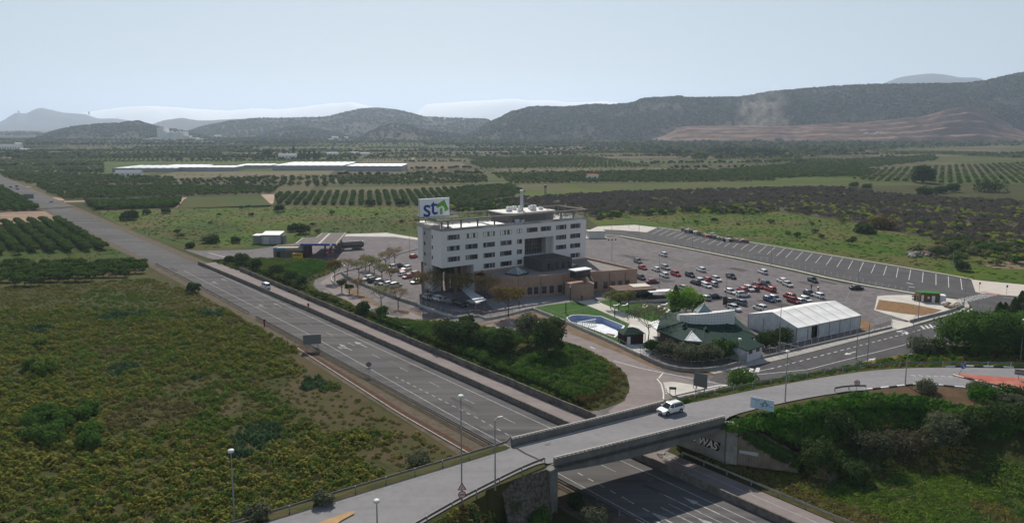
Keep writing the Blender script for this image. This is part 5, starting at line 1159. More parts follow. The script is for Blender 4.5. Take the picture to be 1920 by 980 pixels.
# ------------------------------------------------------------ orchards
def tree_mesh(r0,h,seed,lf,n=420,ls=.28,tr=.5,lob=5):
    b=MB(); trunk(b,tr+.2,.09+.02*r0,3,seed,r0*.5,h*.3,1,5); crown(b,lobes_round(r0,h,lob,seed,tr+h*.48),n,ls,seed,0); return b
def rowpts(P,ang,dx,dy,seed,jit=.25,skip=.03):
    r=random.Random(seed); c,s=math.cos(ang),math.sin(ang); Q=[(p[0]*c+p[1]*s,-p[0]*s+p[1]*c) for p in P]; x0,x1=min(q[0] for q in Q),max(q[0] for q in Q); y0,y1=min(q[1] for q in Q),max(q[1] for q in Q); out=[]
    y=y0
    while y<y1:
        x=x0
        while x<x1:
            u=x+r.uniform(-jit,jit); v=y+r.uniform(-jit,jit); wx,wy=u*c-v*s,u*s+v*c
            if inpoly(wx,wy,P) and r.random()>skip: out.append((wx,wy))
            x+=dx
        y+=dy
    return out
ocx=[tree_mesh(1.75,2.6,i,None,520,.26).build('crown',[lf_orch,bark],link=False).data for i in range(4)]
def make_tree(name,label,cat,loc,h,r0,seed,lf,n,ls,group=None,tr=None,lob=7,limbs=4,tw=None,sq=None,spread=None):
    t=thing(name,label,cat,loc,0,group); tr=h*.3 if tr is None else tr
    b=MB(); trunk(b,tr+h*.12,tw or (.05+.035*r0),limbs,seed,r0*.55,h*.32,0,7); b.build('trunk',bark,t)
    b=MB(); LB=lobes_round(r0,h-tr,lob,seed,tr+(h-tr)*.5,spread or .55)
    if tr<=.8: LB+=[(r0*.62*math.cos(k*1.05+seed),r0*.62*math.sin(k*1.05+seed),tr+h*.2,r0*(.38+.08*math.sin(k*3+seed)),.8) for k in range(6)]
    crown(b,LB,n,ls,seed); b.build('crown',lf,t); return t
P_or=[W(*q) for q in [(-30,420),(0,420),(108,413),(205,461),(196,471),(0,479),(-30,482)]]
P_hd=[W(*q) for q in [(-30,502),(0,502),(110,497),(272,495),(280,519),(150,528),(0,541),(-30,543)]]
ang_hw=math.atan2(EV.y,EV.x)
near=[(x,y,0) for x,y in rowpts(P_or,ang_hw,3.0,5.6,2)]; hed=rowpts(P_hd,R(3),2.6,6.2,3,.4,.1)
print('orchard trees',len(near),len(hed))
tproto=[]
def orch_thing(x,y,i,lab,grp,s):
    global tproto
    k=i%4
    if len(tproto)<=k:
        t=thing('citrus_tree',lab,'tree',(x,y,0),i*1.3,grp); b=MB(); trunk(b,.7,.12,3,k,.8,.9,0,5); b.build('trunk',bark,t); b=MB(); crown(b,lobes_round(1.8,2.5,5,k,1.55),520,.24,k); b.build('crown',lf_orch,t); t.scale=(s,s,s); tproto.append(t)
    else: dup(tproto[k],(x,y,0),i*1.3,lab,grp,s)
near.sort(key=lambda p:p[1]); cnt=0
for i,(x,y) in enumerate(hed): orch_thing(x,y,i,'low dense citrus tree in the hedge-like rows above the weedy field','citrus trees in the hedge rows above the weedy field',.95+.3*rnd.random())
nl=[];
for i,(x,y,_) in enumerate(near):
    if i+len(hed)<300: orch_thing(x,y,i+1,'round green citrus tree in the dense orchard left of the highway','citrus trees in the orchard left of the highway',.95+.25*rnd.random())
    else: nl.append((x,y,0,1.05,rnd.random()*6,rnd.randrange(4)))
op=[]
for k in range(4):
    b=MB(); crown(b,lobes_round(1.9,2.6,4,k,1.5),150,.5,k+40); op.append(b.build('o',[lf_orch],link=False))
b=MB(); crown(b,lobes_round(1.9,2.4,3,9,1.4),60,.8,44); far_o=b.build('o',[lf_far],link=False)
b=MB(); crown(b,lobes_round(1.9,2.0,3,19,1.1),60,.8,45); far_y=b.build('o',[leaf('far_olive_leaf',(.060,.078,.024),(.085,.095,.034),.2,.6,.01)],link=False)
b=MB(); crown(b,lobes_round(1.8,1.8,3,29,1.0),110,.35,46); scr=b.build('o',[lf_twig],link=False)
b=MB(); crown(b,lobes_round(1.5,1.8,3,39,1.1),110,.35,47); blo=b.build('o',[lf_bloom],link=False)
b=MB(); crown(b,lobes_round(1.9,2.4,3,49,1.2),110,.5,48); drk=b.build('o',[lf_dark],link=False)
OP=op+[far_o,far_y,scr,blo,drk]   # 0-3 orchard,4 far dark,5 far olive,6 twig scrub,7 bloom,8 dark
pts=list(nl)
def orows(px,ang,dx,dy,seed,ids=(0,1,2,3),s=1.0,skip=.03,jit=.3,z=0):
    P=[W(*q) for q in px]; r=random.Random(seed)
    for x,y in rowpts(P,ang,dx,dy,seed,jit,skip): pts.append((x,y,z,s*(.85+.35*r.random()),r.random()*6.28,r.choice(ids)))
orows([(0,350),(42,375),(70,393),(0,398)],ang_hw,3.2,4.5,21)
orows([(515,364),(760,360),(870,352),(905,356),(800,385),(523,384)],R(101),2.8,5.8,22,(0,1,2,3),.85)
orows([(870,352),(960,346),(985,362),(880,384),(810,386)],R(110),2.6,5.6,23,(5,1,5),.8)
orows([(160,381),(338,376),(332,389),(180,394)],R(5),3.2,3.4,24)
orows([(60,346),(250,350),(520,350),(515,362),(350,368),(120,374),(85,358)],R(8),4,5.5,25,(4,0,1,5),.9,.12)
orows([(0,322),(205,330),(330,334),(330,347),(60,345),(10,334)],R(10),5,7.5,26,(4,0,5),.95,.15)
orows([(340,338),(520,333),(520,347),(340,350)],R(0),6,12,27,(8,4),1.1,.2)
orows([(520,335),(700,330),(710,345),(520,352)],R(15),7,9,28,(4,5,8),1.2,.35,1)
orows([(920,326),(1400,318),(1460,326),(1450,340),(960,345)],R(5),5,8.5,29,(4,5,0),.95)
orows([(620,332),(820,328),(910,330),(915,343),(720,347),(640,345)],R(-8),5,8,30,(4,8,5),.95,.15)
orows([(1380,318),(1560,302),(1750,292),(1760,300),(1600,318),(1480,334),(1340,336)],R(55),5,7,31,(4,0),1.1)
orows([(1350,322),(1480,316),(1640,318),(1620,332),(1330,334)],R(0),4.2,6.5,32,(0,5,1),.95)
orows([(1640,318),(1920,306),(2000,306),(2000,345),(1760,345),(1600,338)],R(-30),7,10,33,(5,0,5),1.0)
r=random.Random(5)
P=[W(*q) for q in [(820,398),(960,372),(1180,360),(1560,350),(1640,362),(1800,372),(2000,384),(2000,470),(1740,446),(1600,416),(1450,394),(1280,392),(1100,403),(900,395)]]
for x,y,r in sample([(p.x,p.y) for p in P],.105,40):
    n=nz(x,y,.012,4); pid=6
    if (x>110 and y<470 and nz(x,y,.04,5)>-.05 and r.random()<.33) or (nz(x,y,.03,15)>.42 and r.random()<.35): pid=7
    elif r.random()<.07: pid=8
    pts.append((x,y,0,.6+.5*r.random(),r.random()*6.28,pid))
P=[W(*q) for q in [(1740,446),(2000,470),(2000,520),(1850,480)]]
for x,y,r in sample([(p.x,p.y) for p in P],.15,41): pts.append((x,y,0,.5+.5*r.random(),r.random()*6.28,r.choice([6,0,5,7,5])))
for px_,m_,sd,d,ids in [([(1100,403),(1280,392),(1450,394),(1440,402),(1280,400),(1120,412)],0,42,.1,(8,0,7,6)),([(1700,470),(1760,455),(1870,470),(1860,500),(1760,486)],0,43,.05,(0,6,5)),([(830,393),(950,380),(1000,396),(900,402)],0,44,.1,(7,8,0))]:
    for x,y,r in sample([(p.x,p.y) for p in [W(*q) for q in px_]],d,sd): pts.append((x,y,0,.5+.8*r.random(),r.random()*6.28,r.choice(ids)))
for px_,d,sd in [([(180,400),(500,388),(790,390),(1100,400),(1100,415),(784,440),(560,450),(390,466)],.0012,50),([(1200,405),(1500,400),(1900,480),(1900,515),(1500,450)],.0015,51)]:
    for x,y,r in sample([(p.x,p.y) for p in [W(*q) for q in px_]],d,sd): pts.append((x,y,0,.35+.7*r.random(),r.random()*6.28,r.choice([0,8,5])))
tuft=proto('t',clump(40,1.6,.5,lf_mid,90,.5)); tuft2=proto('t',clump(40,1.6,.5,lf_weed,91,.5)); tuft3=proto('t',clump(40,1.6,.5,lf_weed3,92,.5)); OP+=[tuft,tuft2,tuft3]
for px_,d,sd in [([(175,395),(500,386),(790,388),(1100,402),(1100,418),(784,438),(640,436),(560,450),(390,468),(260,435)],.10,70),([(1200,412),(1280,396),(1450,398),(1600,420),(1740,450),(1920,482),(1960,500),(1960,530),(1821,520),(1460,458),(1280,430)],.12,71),([(0,480),(205,465),(262,488),(272,497),(0,503)],.15,72)]:
    for x,y,r in sample([(p.x,p.y) for p in [W(*q) for q in px_]],d,sd):
        n_=nz(x,y,.02,6); pts.append((x,y,-.05,.22+.35*r.random(),r.random()*6.28,9 if n_+r.gauss(0,.2)>-.2 else r.choice([10,10,11])))
# patchwork of farmland further off: split into oblong plots, each with its own crop
plots=[]
def split(x0,x1,y0,y1,r,dep=0):
    w_,h_=x1-x0,y1-y0
    lim=75+.075*max(0,y0)
    if (w_<lim*1.7 and h_<lim*.8) or dep>9: plots.append((x0,x1,y0,y1)); return
    if w_>h_*2.0: m_=x0+w_*r.uniform(.35,.65); split(x0,m_,y0,y1,r,dep+1); split(m_,x1,y0,y1,r,dep+1)
    else: m_=y0+h_*r.uniform(.35,.65); split(x0,x1,y0,m_,r,dep+1); split(x0,x1,m_,y1,r,dep+1)
split(-2200,2400,560,3300,random.Random(12))
fm=[mat('plot_dark_green',(.050,.068,.016),.95,(.072,.080,.026),.02,5),mat('plot_green',(.048,.078,.014),.95,(.066,.084,.02),.02,5),mat('plot_olive',(.075,.074,.034),.95,(.09,.08,.042),.02,5),mat('plot_brown',(.125,.095,.062),.95,(.09,.078,.045),.02,5),mat('plot_pale',(.10,.098,.05),.95,(.13,.11,.066),.02,5)]
sheets=[MB() for _ in fm]; pr=random.Random(77); rot=R(9)
explicit=[[W(*q) for q in P_] for P_ in [[(0,322),(205,326),(520,332),(720,330),(920,326),(1400,316),(1560,300),(1750,290),(2000,300),(2300,380),(2000,470),(-200,470)],[(195,304),(760,302),(760,328),(195,328)],[(1270,262),(1900,250),(1960,285),(1270,284)]]]
for (x0,x1,y0,y1) in plots:
    g_=3+pr.random()*3; q=[(x0+g_,y0+g_),(x1-g_,y0+g_),(x1-g_,y1-g_),(x0+g_,y1-g_)]
    q=[(a*math.cos(rot)-b_*math.sin(rot),a*math.sin(rot)+b_*math.cos(rot)) for a,b_ in q]; cx_=sum(a for a,_ in q)/4; cy_=sum(b_ for _,b_ in q)/4
    if abs(cx_)>cy_*.75+150 or cy_<500: continue
    k=pr.choices(range(5),[4,3,3,1.1,1.2])[0]; sheets[k].sheet(q,.25 if cy_>1200 else .1)
    ang=rot+pr.choice([0,math.pi/2,0.3]); far=max(1,cy_/1100); hs=random.Random(int(x0+y0))
    def ok(x,y): return not any(inpoly(x,y,E_) for E_ in explicit) and abs(x)<y*.73+30 and abs(ST(x,y)[1]-4)>15
    if k in(0,1) and pr.random()<.85:
        for x,y in rowpts(q,ang,6.2*far,9.5*far,int(x0),.6,.10):
            if ok(x,y): pts.append((x,y,0,(1.0 if k==0 else .85)*far**.5*(.85+.3*pr.random()),pr.random()*6,4 if k==0 else 5))
    elif k in(2,4):
        for x,y in rowpts(q,ang,22*far,26*far,int(x0),9,.4):
            if ok(x,y): pts.append((x,y,0,.75*far**.5*(.5+.8*pr.random()),pr.random()*6,pr.choice([4,5,8])))
        for x,y in rowpts(q,ang,4.6*far,9*far,int(x0)+1,.5,.15):
            if ok(x,y): pts.append((x,y,-.3,.42*far**.6*(.7+.5*pr.random()),pr.random()*6,5))
    if pr.random()<.55:
        e0,e1=Vector(q[0]),Vector(q[1]); L_=(e1-e0).length; n_=int(L_/4)
        for i in range(n_):
            if hs.random()<.75: p=e0.lerp(e1,i/n_); 
            else: continue
            if ok(p.x,p.y): pts.append((p.x+hs.uniform(-2,2),p.y+hs.uniform(-2,2),0,(.9+1.1*hs.random())*far**.4,hs.random()*6,8))
tkm=MB(); tr2=random.Random(8)
for i in range(16):
    x0,y0=tr2.uniform(-900,1300),tr2.uniform(620,2300); a_=rot+tr2.choice([0,math.pi/2])+tr2.uniform(-.15,.15); L_=tr2.uniform(120,500); P=[Vector((x0+math.cos(a_)*L_*k/8+nz(k,i,.5,3)*12,y0+math.sin(a_)*L_*k/8+nz(k,i,.5,9)*12,.3)) for k in range(9)]; w_=1.5+y0/900
    if any(inpoly(p.x,p.y,E_) for p in P for E_ in explicit) or any(abs(ST(p.x,p.y)[1])<25 for p in P): continue
    tkm.ribbon(offset_line(P,-w_/2),offset_line(P,w_/2))
struct('farm_track',tkm,tanp)
for k,sh_ in enumerate(sheets):
    if sh_.f: struct('farmland',sh_,fm[k])
print('orchard instances',len(pts))
gn_scatter('orchards_and_scrub','rows of orchard trees and scrub filling the plain behind the hotel','orchard',pts,OP)
# ------------------------------------------------------------ hills
hill_m=mat('hill_scrub',(.026,.032,.020),.95,(.042,.040,.027),.012,6,c3=(.085,.065,.045),s3=.006,a3=.35)
hill_far=mat('far_hill',(.06,.065,.05),.95,(.08,.075,.06),.003,5); hill_pale=mat('pale_mountain',(.85,.86,.88),.95,(.92,.92,.92),.0006,5)  # hill_pale: distance haze painted in as near-white colour, no snow
hillpts=[]
def hill(sk,D,toe,back=None,m=hill_m,trees=0,name='hill',n=None,seed=1,rough=.05,tscale=1,pids=(0,),amp=None,vexp=1.0,step=10):
    Df=D if callable(D) else (lambda x:D); toef=toe if callable(toe) else (lambda x:toe)
    x0,x1=sk[0][0],sk[-1][0]; nx=int((x1-x0)/step)+1; nv=22; vs=[];b=MB(); tops=[]
    def sky(x):
        for (a,ya),(c_,yc) in zip(sk[:-1],sk[1:]):
            if a<=x<=c_: t=(x-a)/(c_-a); return ya+(yc-ya)*t+(2.5 if trees else 0)
        return sk[-1][1]
    G=[]
    for i in range(nx+1):
        x=x0+(x1-x0)*i/nx; Dd=Df(x); d=ray(x,300); az=d[0]/d[1]; hr_=at_depth(x,sky(x),Dd).z; T=toef(x); row=[]
        for j in range(nv+9):
            v=j/nv; Y=T+(Dd-T)*v if v<=1 else Dd+(v-1)*(Dd-T)*1.6
            sh=(math.sin(min(v,1)*math.pi/2)**vexp) if v<=1 else max(-.05,math.cos((v-1)*math.pi/.8/2*1.0))
            wx=az*Y; z=hr_*sh; z+=(nz(wx,Y,1/(hr_*1.6+60),seed)+.5*nz(wx,Y,1/(hr_*.6+30),seed+5))*hr_*rough*4*math.sin(math.pi*min(1,v))*(1 if v<1 else 0)
            if j==0: z=-2
            row.append((wx,Y,z))
        G.append(row)
    for row in G: b.v+=row
    nr=nv+9
    for i in range(nx):
        for j in range(nr-1): b.f.append((i*nr+j,(i+1)*nr+j,(i+1)*nr+j+1,i*nr+j+1)); b.m.append(0)
    o=struct(name,b,m)
    for p in o.data.polygons: p.use_smooth=True
    if trees:
        r=random.Random(seed)
        for _ in range(trees):
            u=r.random()*nx; v=min(1.04,r.random()**.9*1.05)*nv; i,j=int(min(u,nx-1)),int(v); fu,fv=u-i,v-j
            q=[Vector(G[i][j]),Vector(G[i+1][j]),Vector(G[i][j+1]),Vector(G[i+1][j+1])]; p=q[0]*(1-fu)*(1-fv)+q[1]*fu*(1-fv)+q[2]*(1-fu)*fv+q[3]*fu*fv
            if nz(p.x,p.y,.006,seed+3)<-.18 and v<nv*.9 and r.random()<.75: continue
            hillpts.append((p.x,p.y,p.z-.5,tscale*(.6+.8*r.random()),r.random()*6.28,r.choice(pids)))
    return o,G
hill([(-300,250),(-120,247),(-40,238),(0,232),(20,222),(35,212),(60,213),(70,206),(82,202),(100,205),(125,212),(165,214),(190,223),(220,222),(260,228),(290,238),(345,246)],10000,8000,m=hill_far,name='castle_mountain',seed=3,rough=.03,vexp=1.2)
hill([(-300,258),(-100,250),(0,247),(60,246),(110,252),(160,262)],4400,3600,m=hill_m,trees=1200,seed=31,tscale=1.8,pids=(0,1))
hill([(60,262),(100,247),(140,238),(180,234),(200,232),(230,231),(262,226.5),(300,238),(340,244),(400,258)],3300,2650,m=hill_m,name='wooded_hill',trees=5200,seed=4,rough=.03,tscale=1.35,pids=(0,0,1))
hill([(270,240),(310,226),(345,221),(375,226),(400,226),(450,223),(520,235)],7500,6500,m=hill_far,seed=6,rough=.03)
hill([(335,254),(360,244),(380,237),(440,226),(480,222),(520,221),(560,221),(610,220),(640,213),(660,208),(680,204),(710,203),(740,205),(760,209),(800,219),(850,221),(910,223),(960,240)],4500,3350,m=hill_m,name='long_ridge',trees=5500,seed=7,rough=.035,tscale=1.6,pids=(0,0,1))
hill([(470,262),(500,250),(520,243),(560,236),(600,242),(640,250),(670,262)],3350,2800,m=hill_m,trees=1500,seed=8,tscale=1.3)
hill([(670,262),(690,248),(715,237),(735,231),(760,233),(790,242),(860,250),(900,262)],3000,2500,m=hill_m,trees=1500,seed=9,tscale=1.2,pids=(0,2))
hill([(860,256),(890,246),(915,231),(940,220),(960,210),(985,204),(1010,202),(1040,203),(1080,200),(1120,199),(1160,198),(1200,190),(1240,187),(1265,183),(1290,186),(1310,185),(1345,184),(1380,183),(1410,178),(1440,172),(1500,167),(1560,162),(1620,160),(1700,161),(1760,160),(1800,158),(1830,155),(1860,147),(1900,138),(1960,128),(2040,122),(2200,110)],lambda x:3500-(x-860)*.45,lambda x:2560-(x-860)*.15,m=hill_m,name='wooded_range',trees=26000,seed=10,rough=.04,tscale=1.5,pids=(0,0,0,1,2),vexp=.85)
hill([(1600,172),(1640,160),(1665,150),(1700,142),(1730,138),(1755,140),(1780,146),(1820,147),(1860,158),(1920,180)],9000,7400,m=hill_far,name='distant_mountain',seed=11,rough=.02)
hill([(90,236),(150,214),(190,207.5),(240,201),(290,199),(340,202),(380,205),(430,208),(455,206),(480,203),(520,206),(560,202),(600,197),(620,195),(640,194),(660,191),(690,198),(712,203),(740,212),(770,226)],12000,10600,m=hill_pale,name='haze_white_mountain',seed=12,rough=.012,step=6)
hill([(760,226),(785,212),(800,196),(830,194),(880,190),(920,188),(960,186),(1000,189),(1030,188),(1060,192),(1090,192),(1130,190),(1165,193),(1200,205),(1240,220)],12000,10600,m=hill_pale,name='haze_white_mountain',seed=13,rough=.012,step=6)
# quarry: terraced bare hill
quarry_m=mat('quarry_rock',(.155,.088,.060),.95,(.088,.056,.044),.02,6,c3=(.15,.105,.08),s3=.012,a3=.5,bump=4,bscale=.05)
_q=quarry_m.node_tree; _g=nd(_q,'ShaderNodeNewGeometry'); _s=nd(_q,'ShaderNodeSeparateXYZ'); _q.links.new(_g.outputs['True Normal'],_s.inputs[0]); _r=nd(_q,'ShaderNodeValToRGB'); _r.color_ramp.elements[0].position=.93; _r.color_ramp.elements[0].color=(0,0,0,1); _r.color_ramp.elements[1].position=.985; _r.color_ramp.elements[1].color=(.32,.32,.32,1); _q.links.new(_s.outputs[2],_r.inputs[0])   # paler on the level benches
_b=_q.nodes['Principled BSDF']; _x=nd(_q,'ShaderNodeMixRGB'); _src=_b.inputs['Base Color'].links[0].from_socket; _q.links.new(_src,_x.inputs[1]); _x.inputs[2].default_value=(.30,.215,.165,1); _q.links.new(_r.outputs[0],_x.inputs[0]); _q.links.new(_x.outputs[0],_b.inputs['Base Color'])
def quarry():
    sk=[(1215,263),(1245,255),(1268,241),(1285,237),(1330,236),(1400,235),(1450,238),(1500,235),(1550,232),(1600,231),(1650,226),(1690,222),(1720,219),(1745,212),(1765,206),(1785,202),(1810,201),(1835,205),(1850,214),(1875,226),(1900,238),(1925,246),(1960,256)]
    def sky(x):
        for (a,ya),(c_,yc) in zip(sk[:-1],sk[1:]):
            if a<=x<=c_: return ya+(yc-ya)*(x-a)/(c_-a)
        return sk[-1][1]
    b=MB(); nx=140; nv=40; x0,x1=sk[0][0],sk[-1][0]
    for i in range(nx+1):
        x=x0+(x1-x0)*i/nx; D=2480; T=2160; az=ray(x,300)[0]/ray(x,300)[1]; hr_=at_depth(x,sky(x),D).z
        for j in range(nv+6):
            v=j/nv; Y=T+(D-T)*v
            if v<=1:
                st_=5; q=v*st_; k=math.floor(q); f_=q-k; sh=(k+min(1,max(0,(f_-.45)/.4)))/st_; sh=min(1,sh)
                z=hr_*sh + nz(az*Y,Y,.012,3)*5+nz(az*Y,Y,.04,3)*2.5
                if v>=1: z=hr_
            else: z=hr_*(1-(v-1)*6)
            b.v.append((az*Y+nz(Y,x,.01,5)*8,Y,z if j else -2))
    nr=nv+6
    for i in range(nx):
        for j in range(nr-1): b.f.append((i*nr+j,(i+1)*nr+j,(i+1)*nr+j+1,i*nr+j+1)); b.m.append(0)
    struct('quarry_hill',b,quarry_m)
quarry()
hb=[]
for k,(lf_,w_,h_) in enumerate([(lf_pine,3.2,5.5),(lf_far,3.6,4.5),(lf_twig,2.6,3)]):
    b=MB(); crown(b,lobes_round(w_,h_,3,k+60,h_*.55),46,1.5,k+70); hb.append(b.build('hb',[lf_],link=False))
gn_scatter('hill_forest','dark pine woodland and scrub covering the hills on the horizon','forest',hillpts,hb)
# scrub line below the quarry
pts=[]
for x,y,r in sample([tuple(W(*q)[:2]) for q in [(1150,268),(1300,262),(1500,262),(1920,262),(1990,272),(1700,279),(1480,300),(1300,300),(1180,285)]],.0035,61): pts.append((x,y,0,.7+.9*r.random(),r.random()*6,r.choice([0,1,1])))
for x,y,r in sample([tuple(W(*q)[:2]) for q in [(880,262),(1150,266),(1180,285),(1000,290),(860,280)]],.0012,62): pts.append((x,y,0,.5+.5*r.random(),r.random()*6,r.choice([0,1])))
for x,y,r in sample([tuple(W(*q)[:2]) for q in [(0,262),(520,262),(860,260),(860,272),(0,274)]],.0008,63): pts.append((x,y,0,.7+.9*r.random(),r.random()*6,r.choice([0,1])))
gn_scatter('distant_scrub','dark scrub and woodland strips at the foot of the hills','woodland',pts,hb)
# rock face behind the scrub: dust plume
# ------------------------------------------------------------ individual trees and shrubs
mk_t=make_tree
def bigbush(px,py,h,r0,lab,lf=lf_dark,seed=1,n=2600,ls=.26,name='shrub',z=None,cat='shrub',group=None,tr=.2):
    p=W(px,py); p.z=zfun(p.x,p.y) if z is None else z
    if z: p=W(px,py,z)
    return make_tree(name,lab,cat,p,h,r0,seed,lf,n,ls,group,tr,9)
bigbush(868,652,4.4,4.0,'wide dark evergreen shrub, leftmost of the big shrubs on the green bank',seed=1,n=4200)
bigbush(838,648,4.4,3.2,'dark rounded shrub touching the left side of the widest shrub on the bank',seed=22,n=2500)
bigbush(906,662,4,2.6,'small dark round shrub between the wide shrub and the middle shrubs on the bank',seed=2,n=1900)
bigbush(944,672,5.2,3.6,'dark bushy shrub in the middle of the green bank, left of the bare soil patch',seed=3,n=3000)
bigbush(932,662,4.4,2.8,'green shrub with yellowish edge in the middle of the bank',lf_mid,seed=33,n=1800)
t=bigbush(1026,676,8.8,3.9,'tall dense dark green tree on the bank, right of the bare soil patch',seed=4,n=6500,name='evergreen_tree',cat='tree',tr=.3)
bigbush(990,655,7.2,3.2,'pale green airy tree behind the tall dark tree on the bank',lf_olive,seed=5,n=2000,name='poplar_tree',cat='tree',tr=1)
bigbush(874,612,2.6,1.9,'dark small shrub at the upper edge of the bank by the frontage road',seed=6,n=900)
bigbush(1010,690,2.2,2.2,'low glossy green shrub below the tall dark tree on the bank',lf_mid,seed=7,n=1100)
bigbush(680,592,4.4,2.0,'upright dark shrub at the road edge of the bank, left of a smaller one',seed=8,n=1500); bigbush(717,599,3.4,1.6,'small bright shrub on a stem at the road edge of the bank',lf_mid,seed=9,n=900)
bigbush(567,540,3,1.6,'small round tree on the green slope above the white van',lf_dark,seed=10,n=800)
bigbush(364,548,3.2,2.0,'dark round bush beside the left guardrail of the highway',seed=11,n=1300,name='roadside_bush')
for i,(x,y,h,r0,lab) in enumerate([(430,492,2.6,2.0,'dark bush at the top left of the green slope'),(455,498,3,2.4,'dark bush second from the left along the green slope'),(480,508,3,2.3,'dark bush third from the left along the green slope'),(520,520,3.2,2.5,'dark bush above the white van, left one'),(545,532,3,2.4,'dark bush above the white van, right one')]): bigbush(x,y,h,r0,lab,seed=50+i,n=1000,group='dark bushes along the highway slope')
# autumn-toned trees around the left parking lot
def sparse(px,py,h,r0,lab,lf=lf_brown,n=900,seed=1,grp='thin-leaved trees around the small car park',ls=.16,limbs=6):
    t=thing('street_tree',lab,'tree',W(px,py),seed,grp); b=MB(); trunk(b,h*.42,.16,limbs,seed,r0*.75,h*.42,0,6); b.build('trunk',bark,t); b=MB(); crown(b,[(0,0,h*.72,r0*.8,.55)]+[(r0*.6*math.cos(k*1.05+seed),r0*.6*math.sin(k*1.05+seed),h*(.62+.1*((k*7)%3)),r0*.45,.7) for k in range(6)],n,ls,seed,0,.5,.5); b.build('crown',lf,t); return t
lf_autumn=leaf('autumn_leaf',(.11,.085,.05),(.16,.13,.08),.3); lf_spring=leaf('spring_leaf',(.075,.085,.03),(.12,.12,.045),.35)
L=[(652,517,7,3,'leftmost thin tree of the upper row by the petrol station exit',lf_autumn),(673,519,6.5,3,'tall thin tree in the upper row, second from the left',lf_spring),(702,512,6.2,3,'thin tree behind the row of cars in the small car park, olive leaves',lf_spring),(716,522,6,2.8,'thin tree directly behind the parked white and black cars',lf_spring),(723,500,6.5,3,'pale brown tree in the upper row, near the white wall',lf_autumn),(740,496,7.5,3.2,'tallest pale tree by the road leading behind the hotel',lf_autumn),(686,505,6,2.8,'brownish thin tree between two olive ones in the upper row',lf_autumn),(693,508,6,2.8,'thin tree in the middle of the upper row of the small car park',lf_spring),(733,528,5.5,2.6,'thin tree at the right end of the lower row of parked cars',lf_autumn),
 (628,527,8.5,3.0,'dense brown tree at the bend of the frontage road',lf_brown),(671,551,5.5,2.6,'bare thin tree on the verge left of the white paved ramp',lf_autumn),(715,572,6.5,3.4,'wide thin tree beside the white paved ramp',lf_spring),(747,577,6.8,3.2,'sparse tree at the right of the white paved ramp, leaning trunk',lf_autumn),(641,548,4.5,1.8,'short dark bushy tree beside the brown tree at the bend',lf_dark),(655,550,3.2,1.5,'small dark shrub-like tree on the verge at the bend',lf_dark)]
for i,(x,y,h,r0,lab,lf_) in enumerate(L): sparse(x,y,h*.92,r0*.95,lab,lf_,2400 if lf_==lf_brown else 1000,i+2)
sparse(803,565,9,5.0,'broad dark tree in the shade at the foot of the hotel stair tower',lf_brown,3000,31,None); sparse(865,562,8,4.6,'brown-leaved tree in the shade over the parked cars left of the solar canopy',lf_brown,3000,32,None); sparse(836,548,9.5,3.4,'dark leafy tree standing in front of the hotel columns',lf_dark,2600,33,None); sparse(910,568,8.5,4,'thin brown tree between the slanted canopy and the brick annex',lf_brown,1500,34,None)
sparse(953,593,8.2,4.6,'round brown-leaved tree beside the road bend in front of the annex',lf_brown,4200,35,None,.2); sparse(1215,640,9.5,5.5,'wide bare dark tree beside the pool hut',lf_olive,2300,36,None,.16,8)
for i,(x,y,lab) in enumerate([(1145,578,'small green tree on the lawn before the annex, leftmost of three'),(1160,582,'small green tree on the lawn before the annex, middle one of three'),(1178,577,'small green tree on the lawn before the annex, rightmost of three')]): make_tree('lawn_tree',lab,'tree',W(x,y),5.2,2.5,40+i,lf_spring,1500,.18,'three small trees on the lawn',1.9)
make_tree('poplar_tree','bright fresh green tree, front left of the leafy group behind the pavilion','tree',W(1272,590),7.5,3.3,60,lf_bright,3000,.22,None,.8); make_tree('poplar_tree','bright fresh green tree, front right of the leafy group behind the pavilion','tree',W(1298,592),7.8,3.4,61,lf_bright,3200,.22,None,.8); make_tree('poplar_tree','bright green tree at the back of the leafy group by the car park edge','tree',W(1286,584),7.5,3.2,62,lf_bright,2600,.22,None,.8)
def cypress(x,y,h,r0,lab,z=0,seed=1,grp=None,n=1500,base=None):
    t=thing('cypress_tree',lab,'tree',base or W(x,y,z),0,grp); b=MB(); b.tube([(0,0,-.1),(0,0,h*.5)],[.16,.1],6); b.build('trunk',bark,t); b=MB(); r=random.Random(seed)
    for i in range(n):
        q=r.random(); a=r.random()*6.28; z_=.3+q*(h-.3); rr_=r0*(math.sin(min(1,q*2.2+.25)*math.pi/2))*(1-q)**.6*1.25*(.8+.3*r.random()); d=Vector((math.cos(a),math.sin(a),.7)); quad(b,Vector((rr_*math.cos(a),rr_*math.sin(a),z_)),d+Vector((r.gauss(0,.4),r.gauss(0,.4),0)),.22 if n>1000 else .8,r)
    b.build('crown',lf_dark,t); return t
cypress(1266,589,8,1.5,'dark pointed cypress at the left of the bright trees behind the pavilion',seed=2); cypress(1313,594,6,1.3,'dark pointed cypress at the right of the bright trees behind the pavilion',seed=3)
